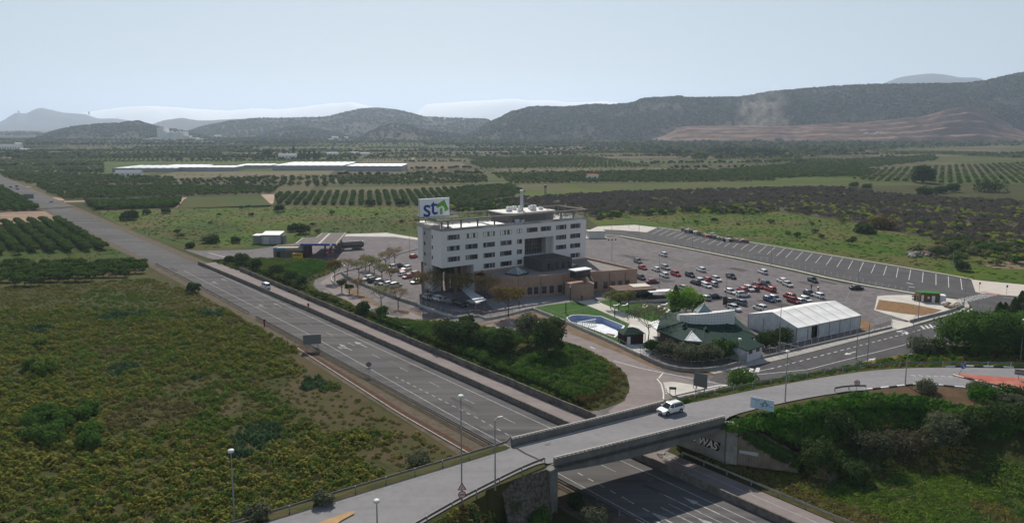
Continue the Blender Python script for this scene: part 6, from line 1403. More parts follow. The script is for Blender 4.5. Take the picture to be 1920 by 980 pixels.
# trees and bushes round the pavilion and tent
for i,(x,y,h,r0,lab,lf_,z) in enumerate([(1247,668,3.8,2.6,'dark rounded shrub at the left end of the hedge before the pavilion',lf_olive,0),(1278,676,4,3.2,'wide grey-green shrub second from the left in the hedge before the pavilion',lf_olive,0),(1305,680,4,3,'grey-green shrub in the middle of the hedge before the pavilion',lf_olive,0),(1330,679,4.6,3.2,'tall shrub right of the middle of the hedge before the pavilion',lf_olive,0),(1356,673,4.2,3,'shrub with yellow-green tips at the right end of the hedge',lf_mid,0),(1222,657,2.8,2,'bright green shrub by the low wall left of the hedge',lf_mid,0),(1437,652,4,3,'dark green shrub left of the tent corner',lf_dark,0),(1462,645,4.4,3,'dark green shrub touching the tent gable wall',lf_dark,0)]):
    bigbush(x,y,h,r0*.86,lab,lf_,70+i,2600,.2)
bigbush(1389,730,3.6,2.9,'green bush with yellowish leaves growing by the overpass guardrail',lf_mid,80,2400,.2,z=None)
bigbush(1730,662,3.2,3.2,'olive bush at the end of the overpass verge',lf_olive,81,2000); bigbush(1752,664,3.4,2.4,'dark green bush just left of the big trees on the right',lf_dark,82,1800)
for i,(x,y,h,r0,lab) in enumerate([(1812,654,9,6.2,'broad leafy tree, leftmost of the big trees at the right edge'),(1846,656,9,6.5,'broad leafy tree, second of the big trees at the right edge'),(1885,655,9.5,7,'large leafy tree at the right edge of the picture'),(1925,655,9,6.5,'large leafy tree cut by the right picture edge')]): make_tree('broadleaf_tree',lab,'tree',W(x,y+4),h,r0,90+i,lf_mid,8000,.28,'big leafy trees beside the side street',.7,12)
for i,(x,y,h,lab) in enumerate([(1869,633,8.5,'dark cypress, left one of the left pair behind the leafy trees'),(1879,634,8.5,'dark cypress, right one of the left pair behind the leafy trees'),(1897,628,9,'dark cypress, left one of the right pair behind the leafy trees'),(1909,628,10.5,'tallest dark cypress behind the leafy trees at the right')]): cypress(x,y+6,h*1.1,2.0,lab,seed=20+i,n=2200)
for i,(x,y,h,r0,lab) in enumerate([(1735,735,2.2,1.9,'grey-green bush on the bare bank beside the bend, leftmost'),(1838,740,2.2,2.0,'grey-green bush on the bare bank, second from the left'),(1862,745,1.6,1.3,'small grey-green bush touching the second one on the bare bank'),(1882,758,1.8,1.5,'grey-green bush on the bare bank near the right edge'),(1916,764,1.8,1.6,'grey-green bush on the bare bank cut by the picture edge')]):
    bigbush(x,y,h,r0,lab,lf_olive,100+i,1600,.16,z=6.2)
# shrubs on the dark slope
for i,(x,y,h,r0,lab) in enumerate([(1570,830,3.2,2.4,'grey twiggy shrub on the left of the dark slope'),(1632,850,3.6,3.2,'wide grey shrub low on the slope, left of centre'),(1700,842,3.4,3,'brownish twiggy shrub low on the slope at the centre'),(1765,838,5,3,'tall grey-green shrub standing out on the slope'),(1815,835,3.4,3,'grey shrub right of the tall one on the slope'),(1880,838,4,3.6,'dark twiggy shrub low on the slope near the right edge'),(1900,800,3,3,'dark shrub high on the slope at the right edge'),(1530,870,3.2,2.6,'dark shrub at the foot of the slope beside the wing wall'),(1600,880,2.6,2.4,'low dark shrub at the foot of the slope, left'),(1840,800,3,2.6,'bright ivy-covered mound on the slope, upper right')]):
    p=W(x,y,1.5); p.z=zfun(p.x,p.y)*.9; make_tree('slope_shrub',lab,'shrub',p,h,r0,120+i,[lf_dark,leaf('slope_olive',(.030,.036,.022),(.046,.052,.030),.2),leaf('slope_brown',(.040,.038,.024),(.056,.05,.032),.2),lf_olive,lf_dark,lf_dark,lf_dark,lf_dark,lf_dark,lf_lush][i],2600,.18,None,.2,9)
for i,(x,y,h,r0,lf_,z,lab) in enumerate([(1115,990,3,1.8,lf_olive,0,'grey-green bush at the bottom edge beside the highway'),(1010,990,2.6,1.7,lf_mid,0,'green bush at the foot of the stone wing wall'),(1080,950,1.6,1.2,lf_dark,0,'small dark bush by the guardrail under the overpass'),(785,876,2.4,2.1,lf_olive,0,'grey-green bush beyond the overpass ramp guardrail'),(607,944,1.5,1.2,lf_olive,6.2,'small dark bush leaning over the ramp guardrail'),(480,973,1.7,1.6,lf_olive,6.2,'grey bush on the ramp verge by the left lamp'),
   (860,965,3,2.6,lf_dark,2.5,'dark bush on the ramp slope, leftmost'),(910,950,3.2,2.6,lf_dark,2.5,'dark bush on the ramp slope, middle'),(950,962,3,2.4,lf_dark,1.5,'dark bush on the ramp slope beside the stone wing wall'),(900,985,3,2.6,lf_mid,1,'green bush low on the ramp slope at the bottom edge')]):
    p=W(x,y,z); make_tree('bush',lab,'shrub',p,h,r0,140+i,lf_,1900,.15,None,.2,8)
for i,(x,y,h,r0,lab) in enumerate([(62,690,3.2,3,'dark bush in the weedy field, upper left'),(85,700,3.6,4,'wide dark bush in the weedy field, left'),(75,650,2.6,2.4,'small dark bush near the left edge of the weedy field')]): bigbush(x,y,h*.75,r0*.65,lab,lf_weed2,150+i,1500,.2)
r=random.Random(4)
for i in range(16):
    x,y=60+r.random()*120,770+r.random()*80; p=W(x,y); make_tree('field_bush','leafy dark green bush in the big thicket at the lower left of the field','shrub',p,1.6+r.random(),1.3+.9*r.random(),160+i,lf_mid,1000,.18,'bushes of the thicket in the lower left field',.2,7)
# lone trees of the plain
for i,(x,y,h,r0,lab,lf_) in enumerate([(242,412,5,4.6,'wide dark bush in the meadow near the highway, left',lf_dark),(275,402,3,2.4,'small dark bush in the meadow right of the wide one',lf_dark),(312,400,3.2,2.4,'small dark bush alone in the meadow',lf_dark),(523,397,4.6,3.4,'dark round tree at the corner of the orchard rows',lf_dark),(548,434,3.6,2.6,'dark tree behind the petrol station, left one',lf_dark),(569,438,4.6,3.2,'dark tree behind the petrol station, right one',lf_dark),(395,455,2.6,4,'long dark bush on the meadow by the slip road exit',lf_dark),(442,455,2.6,2,'small dark bush left of the storage shed',lf_dark),(356,464,2,1.8,'low dark bush near the end of the barrier',lf_dark),
   (695,386,4.5,3.5,'dark tree at the end of the orchard rows, left of the sign',lf_dark),(750,386,4.5,3.4,'dark tree at the orchard edge next to the rooftop sign',lf_dark),(1730,343,16,9.5,'big round dark pine standing alone on the plain at the right',lf_dark),(1736,365,5,7,'dark bush below the big lone pine',lf_dark),(1786,360,7,5,'round dark bush right of the lone pine',lf_dark),(1762,362,5,5,'dark bush between the pine and the round bush',lf_dark),(1855,360,7,12,'wide dark thicket at the right of the plain',lf_dark),(1656,428,5,6,'broad bush in the brown scrub behind the car park',lf_brown),(1805,507,3.4,2.6,'dark bush beside the pavement at the far right of the car park',lf_dark),(1620,436,3.5,5,'dark bush at the meadow edge behind the car park',lf_dark),(1600,352,5,4,'dark bush at the edge of the scrub field',lf_dark),(1625,355,5,4,'dark round bush right of another at the scrub edge',lf_dark)]):
    bigbush(x,y,h,r0,lab,lf_,200+i,3500 if h>8 else 900,.9 if h>8 else (.8 if r0>4.5 else .4),name='lone_tree',cat='tree')
for i,(x,y,h,lab) in enumerate([(533,296,13,''),(543,297,11,''),(551,296,19,''),(563,297,13,''),(571,297,13,''),(580,297,12,''),(590,297,13,''),(598,297,11,'')]):
    cypress(x,y,h,3.2,'dark cypress in the row behind the farmhouse',seed=300+i,grp='cypresses by the farmhouse',n=500)
make_tree('pine_tree','round dark pine left of the farmhouse cypresses','tree',W(503,296),13,8,310,lf_dark,900,.9,None,2)
for i in range(7): cypress(1321+i*4.2,273,14,4,'thin dark cypress in the short row on the right of the plain',seed=320+i,grp='short row of cypresses on the plain',n=260)
for i,(x,y,r0) in enumerate([(1345,291,9),(1368,289,10),(1395,291,12),(1420,292,12),(1440,294,14),(1366,276,11),(1420,270,13),(1460,268,14)]): make_tree('pine_tree','dark round pine among scattered trees below the quarry','tree',W(x,y),13,r0,330+i,lf_dark,500,1.3,'scattered pines below the quarry',2)
# ------------------------------------------------------------ vehicles
def paintm(n,c,rough=.3,metal=0): return mat('car_'+n,c,rough,metal=metal,spec=.6)
CP={'white':paintm('white',(.66,.66,.67)),'silver':paintm('silver',(.34,.35,.36),.35,.4),'black':paintm('black',(.012,.012,.014)),'dark':paintm('dark',(.03,.033,.04)),'blue':paintm('blue',(.015,.045,.16)),'navy':paintm('navy',(.012,.02,.05)),'red':paintm('red',(.36,.015,.02)),'maroon':paintm('maroon',(.20,.012,.02)),'grey':paintm('grey',(.12,.13,.14)),'bluegrey':paintm('bluegrey',(.09,.13,.16)),'cream':paintm('cream',(.50,.48,.44))}
tyre=blackm; hub=mat('wheel_hub',(.30,.30,.31),.4,metal=.5); lampw=mat('headlight_glass',(.6,.6,.62),.15); lampr=mat('tail_light_red',(.3,.01,.01),.3); plastic=mat('dark_plastic',(.025,.025,.027),.7); carglass=mat('car_glass',(.012,.015,.018),.08,spec=.7)
DIM={'hatch':(4.05,.87,1.47),'suv':(4.35,.92,1.62),'sedan':(4.55,.89,1.45),'van':(4.4,.92,1.85)}
def body_mesh(kind):
    L,w_,h_=DIM[kind]; hl=L/2; b=MB(); belt={'hatch':.92,'suv':1.0,'sedan':.9,'van':1.08}[kind]; hood={'hatch':.80,'suv':.90,'sedan':.76,'van':.98}[kind]
    secs=[(-hl,.32,belt-.22,.78),(-hl+.12,.24,belt-.02,.92),(-hl+.6,.2,belt,1),(-.3,.18,belt,1),(hl*.35,.18,belt-.03,1),(hl*.62,.2,hood,.98),(hl-.18,.24,hood-.14,.92),(hl,.34,hood-.3,.78)]
    rings=[]
    for x,z0,z1,k in secs:
        W_=w_*k; rings.append([(x,-W_*.9,z0),(x,-W_,z0+.16),(x,-W_,z1-.14),(x,-W_*.88,z1),(x,W_*.88,z1),(x,W_,z1-.14),(x,W_,z0+.16),(x,W_*.9,z0)])
    b.loft(rings)
    # roof with pillars
    rr0={'hatch':-hl+.55,'suv':-hl+.5,'sedan':-hl+1.15,'van':-hl+.25}[kind]; rr1={'hatch':.35,'suv':.35,'sedan':.35,'van':.75}[kind]
    b.add([(rr0,-w_*.66,h_-.03),(rr1,-w_*.66,h_-.03),(rr1,w_*.66,h_-.03),(rr0,w_*.66,h_-.03),(rr0+.15,-w_*.6,h_),(rr1-.1,-w_*.6,h_+.01),(rr1-.1,w_*.6,h_+.01),(rr0+.15,w_*.6,h_),(rr0-.08,-w_*.7,h_-.1),(rr1+.1,-w_*.7,h_-.1),(rr1+.1,w_*.7,h_-.1),(rr0-.08,w_*.7,h_-.1)],[(4,5,6,7),(0,1,5,4),(1,2,6,5),(2,3,7,6),(3,0,4,7),(8,9,1,0),(9,10,2,1),(10,11,3,2),(11,8,0,3)])
    base0={'hatch':-hl+.12,'suv':-hl+.1,'sedan':-hl+.6,'van':-hl+.08}[kind]; base1={'hatch':hl*.52,'suv':hl*.5,'sedan':hl*.48,'van':hl*.62}[kind]
    for s_ in (-1,1):
        for (xa,xb) in [(base0,rr0-.05),(base1,rr1+.1),(-.1,-.1)]: b.tube([(xa,s_*w_*.86,belt-.02),(xb,s_*w_*.69,h_-.08)],.045,4)
    if kind in('suv','van'):
        for s_ in (-1,1): b.box(rr0+.1,rr1-.1,s_*w_*.6-.02,s_*w_*.6+.02,h_,h_+.06)
    g=MB(); g.add([(base0,-w_*.84,belt),(base1,-w_*.84,belt-.02),(base1,w_*.84,belt-.02),(base0,w_*.84,belt),(rr0-.06,-w_*.68,h_-.09),(rr1+.1,-w_*.68,h_-.09),(rr1+.1,w_*.68,h_-.09),(rr0-.06,w_*.68,h_-.09)],[(0,1,5,4),(1,2,6,5),(2,3,7,6),(3,0,4,7)])
    return b,g,(hood,belt)
def make_car(kind,col,label,loc,rz,grp,near=False):
    t=thing('parked_car' if not near else 'car',label,'car',loc,rz,grp); b,g,(hood,belt)=body_mesh(kind); L,w_,h_=DIM[kind]; hl=L/2
    bo=b.build('body',CP[col],t,smooth=False); bo.material_slots[0].link='OBJECT'; bo.material_slots[0].material=CP[col]
    g.build('window_glass',carglass,t)
    wh=MB(); wh.tube([(0,-.11,0),(0,.11,0)],.33,14); wh.tube([(0,-.125,0),(0,.125,0)],.19,10,1); wo_=None
    for x in (-hl*.61,hl*.62):
        for y in (-w_+.08,w_-.08):
            if wo_ is None: wo_=wh.build('wheel',[tyre,hub],t); wo_.location=(x,y,.33)
            else: o=wo_.copy(); COL.objects.link(o); o.parent=t; o.location=(x,y,.33)
    for s_ in (-1,1):
        q=MB(); q.box(-.12,.12,-.2,.2,-.07,.07); o=q.build('headlight',lampw,t); o.location=(hl-.13,s_*w_*.66,hood-.25); o.rotation_euler=(0,0,-s_*.35)
        q=MB(); q.box(-.06,.06,-.12,.12,-.14,.14); o=q.build('tail_light',lampr,t); o.location=(-hl+.07,s_*w_*.74,belt-.22)
    if near:
        q=MB(); q.box(hl-.08,hl+.03,-.5,.5,.34,.56); q.box(hl-.10,hl+.0,-.3,.3,.64,.72); q.build('grille',plastic,t)
        for s_ in (-1,1): q=MB(); q.box(-.1,.1,-.1,.1,-.07,.07); o=q.build('mirror',CP[col],t); o.location=(hl*.4,s_*(w_+.08),belt+.08)
        q=MB(); 
        for s_ in (-1,1): q.box(-hl*.4,hl*.4,s_*(w_+.005)-.02,s_*(w_+.005)+.02,.2,.34)
        for x in (-hl*.61,hl*.62):
            for s_ in (-1,1): q.tube([(x,s_*(w_-.06),.36),(x,s_*(w_+.012),.36)],.39,16)
        q.build('trim',plastic,t)
        q=MB(); q.box(hl+.0,hl+.035,-.26,.26,.38,.5); q.build('number_plate',white,t)
    return t
cproto={}
def car(kind,col,label,loc,rz,grp):
    if kind not in cproto: cproto[kind]=make_car(kind,col,label,loc,rz,grp); return cproto[kind]
    c=dup(cproto[kind],loc,rz,label,grp)
    for ch in c.children:
        if ch.name.startswith('body'): ch.material_slots[0].material=CP[col]
    return c
def heading(px,py,dx,dy,z=0): a,b_=W(px,py,z),W(px+dx,py+dy,z); return math.atan2(b_.y-a.y,b_.x-a.x)
G1='cars parked in the large car park'
cars=[(1243,478,'white','suv','the farthest car of the big car park, alone near the median'),(1196,491,'grey','suv','dark grey, alone at the upper left of the big car park'),(1205,503,'red','hatch','at the left of the big car park, just below the dark grey one'),(1230,506,'white','hatch','left of the silver one, by the lamp post'),(1248,503,'silver','suv','upper left cluster, right of a lamp post'),(1245,517,'white','suv','below the silver one in the upper left cluster'),(1267,515,'red','suv','between two lighter cars in the upper left, right of the white one'),(1294,517,'dark','suv','right of the red one in the upper left row'),(1314,507,'white','suv','alone in the middle upper part of the big car park'),(1371,520,'black','suv','dark, right of a lamp post in the middle of the big car park'),(1430,511,'white','suv','alone near the median in the right half'),
(1202,522,'black','suv','at the corner of the brick annex, half hidden'),(1224,529,'maroon','sedan','behind the annex corner, by the lamp post base'),
(1304,531,'black','suv','left end of the tight middle group'),(1314,528,'white','hatch','behind the black one in the tight middle group'),(1325,526,'red','suv','top of the tight middle group'),(1343,525,'white','suv','right of the red one at the top of the tight middle group'),(1325,537,'white','hatch','front of the tight middle group'),(1337,534,'silver','hatch','right end of the tight middle group, front row'),
(1283,543,'silver','suv','behind the bright green trees'),(1322,560,'silver','hatch','just right of the bright green trees'),(1340,557,'navy','sedan','dark and low, right of the bright green trees'),
(1370,548,'white','sedan','directly right of the lamp post with the dark sign'),(1392,545,'red','suv','left of the white one in the right-hand cluster'),(1404,543,'white','suv','between two red ones in the right-hand cluster'),(1414,543,'maroon','hatch','half hidden behind others in the right-hand cluster'),(1423,538,'maroon','suv','upper middle of the right-hand cluster'),(1437,534,'dark','suv','dark, top of the right-hand cluster'),(1444,544,'red','suv','right end of the right-hand cluster'),(1393,554,'white','suv','front of the right-hand cluster'),
(1466,528,'white','suv','upper of two pale ones above the tent'),(1477,535,'cream','suv','lower of two pale ones above the tent'),(1524,527,'black','suv','dark, alone towards the median on the right'),(1606,541,'black','sedan','rightmost in the big car park, alone'),(1517,551,'navy','sedan','dark blue, beside two standing people above the tent'),(1534,556,'white','suv','in front of the two standing people above the tent'),
(1442,563,'blue','hatch','bright blue, left of the tent group'),(1453,561,'silver','hatch','touching the bright blue one'),(1480,557,'red','suv','upper red one just above the tent ridge'),(1488,566,'maroon','suv','lower red one just above the tent ridge'),(1499,566,'silver','hatch','right of the lower red one above the tent'),(1511,563,'white','hatch','rightmost of the row right above the tent ridge'),
(1373,567,'dark','sedan','dark, beside the lamp post right of the green trees'),(1388,569,'bluegrey','suv','blue-grey, right of the dark one by the lamp post'),(1377,580,'white','suv','behind the pavilion drum'),(1425,579,'white','suv','cream roofed, nearest to the tent gable')]
for i,(x,y,c_,k_,d) in enumerate(cars):
    hz=heading(x,y,10,3.5)+rnd.uniform(-.07,.07)+(math.pi if (i*7)%5<2 else 0)
    if i in (12,21,29,33): hz=heading(x,y,10,-.5)
    p=W(x,y+1.5); cn={'suv':'car','hatch':'hatchback','sedan':'saloon car'}[k_]; car(k_,c_,(c_ if c_ not in('dark','bluegrey','grey','cream','navy') else {'dark':'black','bluegrey':'blue-grey','grey':'grey','cream':'cream','navy':'dark blue'}[c_])+' '+cn+' '+d,p,hz,G1)
G2='cars parked in the small car park left of the hotel'
for i,(x,y,c_,k_,d) in enumerate([(690,524,'white','suv','leftmost of the lower row in the small car park'),(700,527,'black','suv','second from the left in the lower row of the small car park'),(713,530,'silver','suv','third from the left in the lower row of the small car park'),(721,532,'navy','sedan','fourth from the left in the lower row of the small car park'),(730,534,'white','hatch','fifth from the left in the lower row of the small car park'),(742,537,'silver','suv','rightmost of the lower row in the small car park'),
 (734,503,'silver','suv','upper left in the small car park, under the trees'),(747,500,'black','suv','upper middle of the small car park'),(742,508,'grey','hatch','small grey one just below the upper black one'),(762,505,'white','suv','upper right of the small car park'),(756,512,'red','hatch','upper of two red ones in the small car park'),(757,515,'white','hatch','between two red ones in the small car park'),(764,520,'maroon','hatch','lower of two red ones in the small car park'),(781,515,'maroon','suv','red, beside the hotel stair tower'),(776,482,'red','hatch','farthest, alone near the road behind the hotel'),(780,530,'silver','hatch','half hidden at the foot of the stair tower')]):
    car(k_,c_,{'navy':'dark blue','grey':'grey','maroon':'dark red'}.get(c_,c_)+' car '+d,W(x,y+1),heading(x,y,10,-2.2)+(math.pi if i%3==0 else 0)+rnd.uniform(-.05,.05),G2)
for i,(x,y,c_,k_,d) in enumerate([(804,560,'silver','suv','leftmost of the shaded row below the hotel'),(819,562,'white','suv','second of the shaded row below the hotel'),(833,565,'silver','hatch','third of the shaded row below the hotel'),(841,568,'grey','suv','fourth of the shaded row below the hotel'),(864,573,'black','suv','in the shade beside the slanted canopy'),(888,568,'white','suv','parked under the slanted canopy'),(852,569,'black','hatch','dark, half hidden in the shaded row below the hotel')]):
    car(k_,c_,c_+' car '+d,W(x,y+1),heading(x,y,9,2.5)+math.pi*(i%2),'cars in the shade below the hotel')
nc=make_car('suv','white','white crossover driving across the overpass','',0,None,True) if False else None
nc=make_car('suv','white','white crossover car driving across the overpass',W(1257,773,zd)+Vector((0,0,.03)),heading(1260,773,-20,5.2,zd),None,True)
for x,y,k_,c_,lab,s_ in [(498,540,'van','white','white van driving up the slip road',0),(96,380,'hatch','silver','silver car on the far highway behind the roadside sign',1),(33,356,'hatch','blue','blue car in the distant highway group, nearest one',1),(31,351,'suv','dark','dark car in the distant highway group, rear one',1),(20,352,'hatch','navy','small dark car leftmost on the distant highway',1),(27,354,'hatch','white','white car in the distant highway group',1)]:
    p=W(x,y); s,t=ST(p.x,p.y); o=car(k_,c_,lab,p,ang_hw+math.pi,None)
    if 'group' in o: del o['group']
# tanker lorry
tk=thing('tanker_truck','dark grey tanker truck parked behind the petrol canopy','truck',W(628,470),heading(632,470,40,-3)); b=MB(); 
for i in range(2): pass
b.tube([(2.6,0,2.1),(2.8,0,2.1),(11.5,0,2.1),(11.8,0,2.1)],[.9,1.2,1.2,.9],16); b.build('tank',mat('tank_dark',(.10,.10,.105),.4,metal=.4),tk); b=MB(); b.box(3,11.4,-.3,.3,3.28,3.4); b.box(2.2,11.8,-.9,.9,.75,.95); b.build('walkway',conc_pale,tk); b=MB(); b.box(0,2.1,-1.2,1.2,.7,3.2); b.build('cab',CP['dark'],tk)
wq=None
for x in (1.0,7.6,8.9,10.2):
    for y in (-1.05,1.05):
        if wq is None: q=MB(); q.tube([(0,-.15,0),(0,.15,0)],.5,14); q.tube([(0,-.17,0),(0,.17,0)],.25,10,1); wq=q.build('wheel',[tyre,hub],tk); wq.location=(x,y,.5)
        else: o=wq.copy(); COL.objects.link(o); o.parent=tk; o.location=(x,y,.5)
# slanted solar canopy over the shaded cars
sc=thing('carport_canopy','slanted pale carport canopy over shaded cars beside the annex','canopy',W(884,572),0); si=Matrix.Translation(-sc.location)
b=MB(); q=[si@W(862,538,3.2),si@W(873,536.5,3.2),si@W(912,560,3.2),si@W(893,566.5,3.2)]; q=[Vector((p.x,p.y,3.0+.0*i)) for i,p in enumerate(q)]; b.prism([(p.x,p.y) for p in q],2.9,3.05); b.build('panel',mat('bluish_panel',(.50,.54,.60),.3,(.35,.38,.42),1.2,spec=.6),sc)
b=MB(); 
for k in (0,1,2,3): p=q[k].lerp((q[0]+q[2])/2,.15); b.tube([(p.x,p.y,0),(p.x,p.y,2.95)],.08,6)
b.build('post',steel,sc)
# ------------------------------------------------------------ street lamps
def lamp(px,yb,yt,lab,z=0,kind='globe',grp='street lamps',ptx=None,loc=None):
    p=loc or W(px,yb,z); h_=height(p,px,yt); t=thing('street_lamp',lab,'street lamp',p,rnd.random()*.4,grp)
    b=MB(); b.tube([(0,0,-.1),(0,0,.9),(0,0,h_-.3)],[.12,.10,.055],8); b.build('pole',steel,t)
    if kind=='globe': b=MB(); b.lathe([(.08,0),(.30,.06),(.36,.2),(.30,.34),(.1,.42)],12); o=b.build('lamp_head',mat('lamp_white',(.62,.62,.60),.4),t); o.location=(0,0,h_-.36)
    elif kind=='arm': b=MB(); b.tube([(0,0,-.3),(0,0,0),(.5,0,.12)],.045,6); b.build('arm',steel,t).location=(0,0,h_-.15); b=MB(); b.box(.35,1.0,-.13,.13,-.03,.07); o=b.build('lamp_head',mat('lamp_grey',(.22,.22,.23),.5),t); o.location=(0,0,h_)
    else:
        b=MB(); b.box(-1.6,1.6,-.05,.05,0,.1); b.build('crossbar',steel,t).location=(0,0,h_-.1)
        for x in (-1.4,0,1.4): b=MB(); b.box(-.25,.25,-.25,.15,-.2,.3); o=b.build('floodlight',plastic,t); o.location=(x,0,h_+.1)
    return t
lamp(440,975,842,'street lamp at the bottom left beside the overpass ramp guardrail',6.25); lamp(866,951,740,'tall street lamp with two round signs at its foot by the ramp',6.25,loc=W(866,938,zd)); lamp(928.5,917,783,'street lamp on the near side of the ramp, just before the deck joint',6.3,'arm'); lamp(708,1010,936,'street lamp cut by the bottom edge beside the kerb island',6.3,'globe')
lamp(1384,722,634,'white-topped street lamp standing in the bush by the overpass'); lamp(1473.5,738,657,'street lamp with round head rising from the ivy edge',6.3,loc=W(1472,752,zd)); lamp(1460.5,661,568,'tall street lamp on the pavement before the tent corner',0,'arm')
lamp(1605,674,614,'dark street lamp at the verge, left one of the pair right of the tent',0,'arm'); lamp(1626,678,602,'street lamp at the verge, right one of the pair right of the tent',0,'arm'); lamp(1708,672,593,'thin dark lamp post at the verge by the side street',0,'arm'); lamp(1721,604,548,'thin lamp post on the pavement below the kiosk',0,'arm'); lamp(1698,721,664,'street lamp at the kerb of the overpass bend',6.3,'arm',loc=W(1697,722,zd)); lamp(1808,568,522,'thin lamp post at the pavement corner beyond the kiosk',0,'arm'); lamp(1830,601,561,'short lamp post in the side street near the trees',0,'arm',grp='street lamps'); lamp(1913,676,598,'street lamp at the right picture edge in front of the leafy trees',0,'globe')
lamp(1147,489,450,'floodlight mast with three lamps behind the annex roof',0,'flood',grp='floodlight masts'); lamp(1235.5,540,484,'pale lamp post behind the garden bar',0,'arm',grp='lamp posts of the big car park'); lamp(1361,573,517,'lamp post with a dark sign at its foot beside the car park',0,'arm',grp='lamp posts of the big car park')
for i,(x,yb,yt) in enumerate([(1198,447,400),(1147,440,422),(1298,466,440),(1179,427,385),(1445,498,460),(1609,528,490),(1785,510,470)]): lamp(x,yb,yt,['thin lamp post at the far end of the median','short lamp post at the far corner of the outer road','thin lamp post on the median, upper part','tall thin lamp post beyond the pale apron','thin lamp post in the middle of the median','thin lamp post on the lower part of the median','thin lamp post in the meadow beyond the angled bays'][i],0,'arm',grp='thin lamp posts along the median')
for i,(x,yb,yt,lab) in enumerate([(730,489,455,'lamp post by the road between petrol station and hotel'),(768,470,440,'thin lamp post behind the small car park, near the hotel'),(683,481,463,'short lamp post on the petrol station forecourt')]): lamp(x,yb,yt,lab,0,'arm',grp='lamp posts of the petrol station area')
for i,(x,yb,yt,lab) in enumerate([(1069,564,536,'dark garden lamp on the plaza by the turret'),(1061,588,564,'black garden lamp standing on the lawn, white head'),(1152.5,594,572,'black garden lamp beside the garden path'),(973,577,558,'garden lamp behind the brown tree by the annex')]):
    p=W(x,yb); h_=height(p,x,yt); t=thing('garden_lamp',lab,'garden lamp',p,0,'garden lamps'); b=MB(); b.tube([(0,0,0),(0,0,h_-.5)],.13,8); b.build('post',plastic,t); b=MB(); b.lathe([(.16,0),(.16,.5),(.05,.55)],8); o=b.build('lamp_head',mat('lamp_cream',(.55,.53,.42),.5),t); o.location=(0,0,h_-.5)
# ------------------------------------------------------------ fences and low walls
def fence(px,lab,name='fence',wall=.6,hgt=1.4,wm_=conc,step=2.6,postm=white,mesh=.5,sm=1,z=.0):
    P=[W(*q) for q in px]; P=smooth_line(P,sm) if sm else P; t=thing(name,lab,'fence' if hgt else 'wall',tuple(P[0])); i_=Matrix.Translation(-P[0]); Q=[i_@p for p in P]
    if wall: b=MB(); b.sweep(Q,[(-.12,0),(.12,0),(.12,wall),(-.12,wall)]); b.build('wall',wm_,t,fix=True)
    if hgt:
        K=rs(Q,max(2,int(arc(Q)[-1]/step)))[:100]; pm_=None
        for c_ in K:
            if pm_ is None: b=MB(); b.box(-.04,.04,-.04,.04,wall,wall+hgt); pm_=b.build('post',postm,t); pm_.location=c_
            else: o=pm_.copy(); COL.objects.link(o); o.parent=t; o.location=c_
        b=MB(); 
        for zz in (wall+.1,wall+hgt-.05): b.sweep(Q,[(-.015,zz),(.015,zz),(.015,zz+.03),(-.015,zz+.03)])
        J=rs(Q,int(arc(Q)[-1]/mesh))
        for c_ in J: b.box(-.012,.012,-.012,.012,wall+.1,wall+hgt,0,Matrix.Translation(c_))
        b.build('railing',postm,t)
    return t
fgrey=mat('fence_grey',(.34,.34,.35),.6); fdark=mat('fence_green_dark',(.10,.11,.10),.7)
fence([(782,572),(800,579),(830,590),(848,595),(868,597),(896,593.5),(911,599),(925,597),(950,592),(985,583),(998,580.5)],'low pale wall with light fence in front of the shaded hotel parking','garden_fence',.6,1.4,conc_pale,2.4,fgrey,.8,0)
fence([(640,513),(652,522),(670,531),(700,543),(740,560),(782,573)],'low concrete wall along the small car park down to the hotel fence','low_wall',.9,0,conc,sm=1)
fence([(629,534),(620,525),(625,517),(650,508),(690,500),(720,485),(770,470),(790,466)],'curved low concrete wall around the upper side of the small car park','low_wall',.5,0,conc_pale,sm=2)
fence([(998,580.5),(1030,593),(1072,610),(1134,637),(1180,659),(1200,668)],'long low white wall with light fence along lawn and pool','garden_fence',.7,1.1,conc_pale,2.6,fgrey,.8,0)
fence([(1200,668),(1222,679),(1248,690),(1280,696.5),(1320,697),(1360,691),(1385,684),(1399,681)],'curved grey wall with dark fence around the pavilion hedge','garden_fence',.8,1.5,conc,2.3,MATS['fence_green_dark'],.22,2)
fence([(1428,672),(1450,667),(1505,654),(1560,641),(1600,632),(1672,615)],'low wall with grey fence between tent and pavement','garden_fence',.5,1.5,conc,2.3,fgrey,.6,0)
fence([(1706,605),(1740,596),(1780,586),(1797,579),(1804,572),(1803,566)],'curved low concrete wall between kiosk island and pavement','low_wall',.8,0,conc,sm=2)
fence([(1094,569),(1105,574)],'','x',.0,0) if False else None
fence([(1050,592),(1105,583),(1130,591),(1180,611)],'thin light fence across the lawn around the pool','pool_fence',.0,1.1,conc,2.4,fgrey,.5,0)
fence([(1634,612),(1671,600)],'white sliding gate between tent and driveway','sliding_gate',.0,1.6,conc,2.5,white,.25,0)
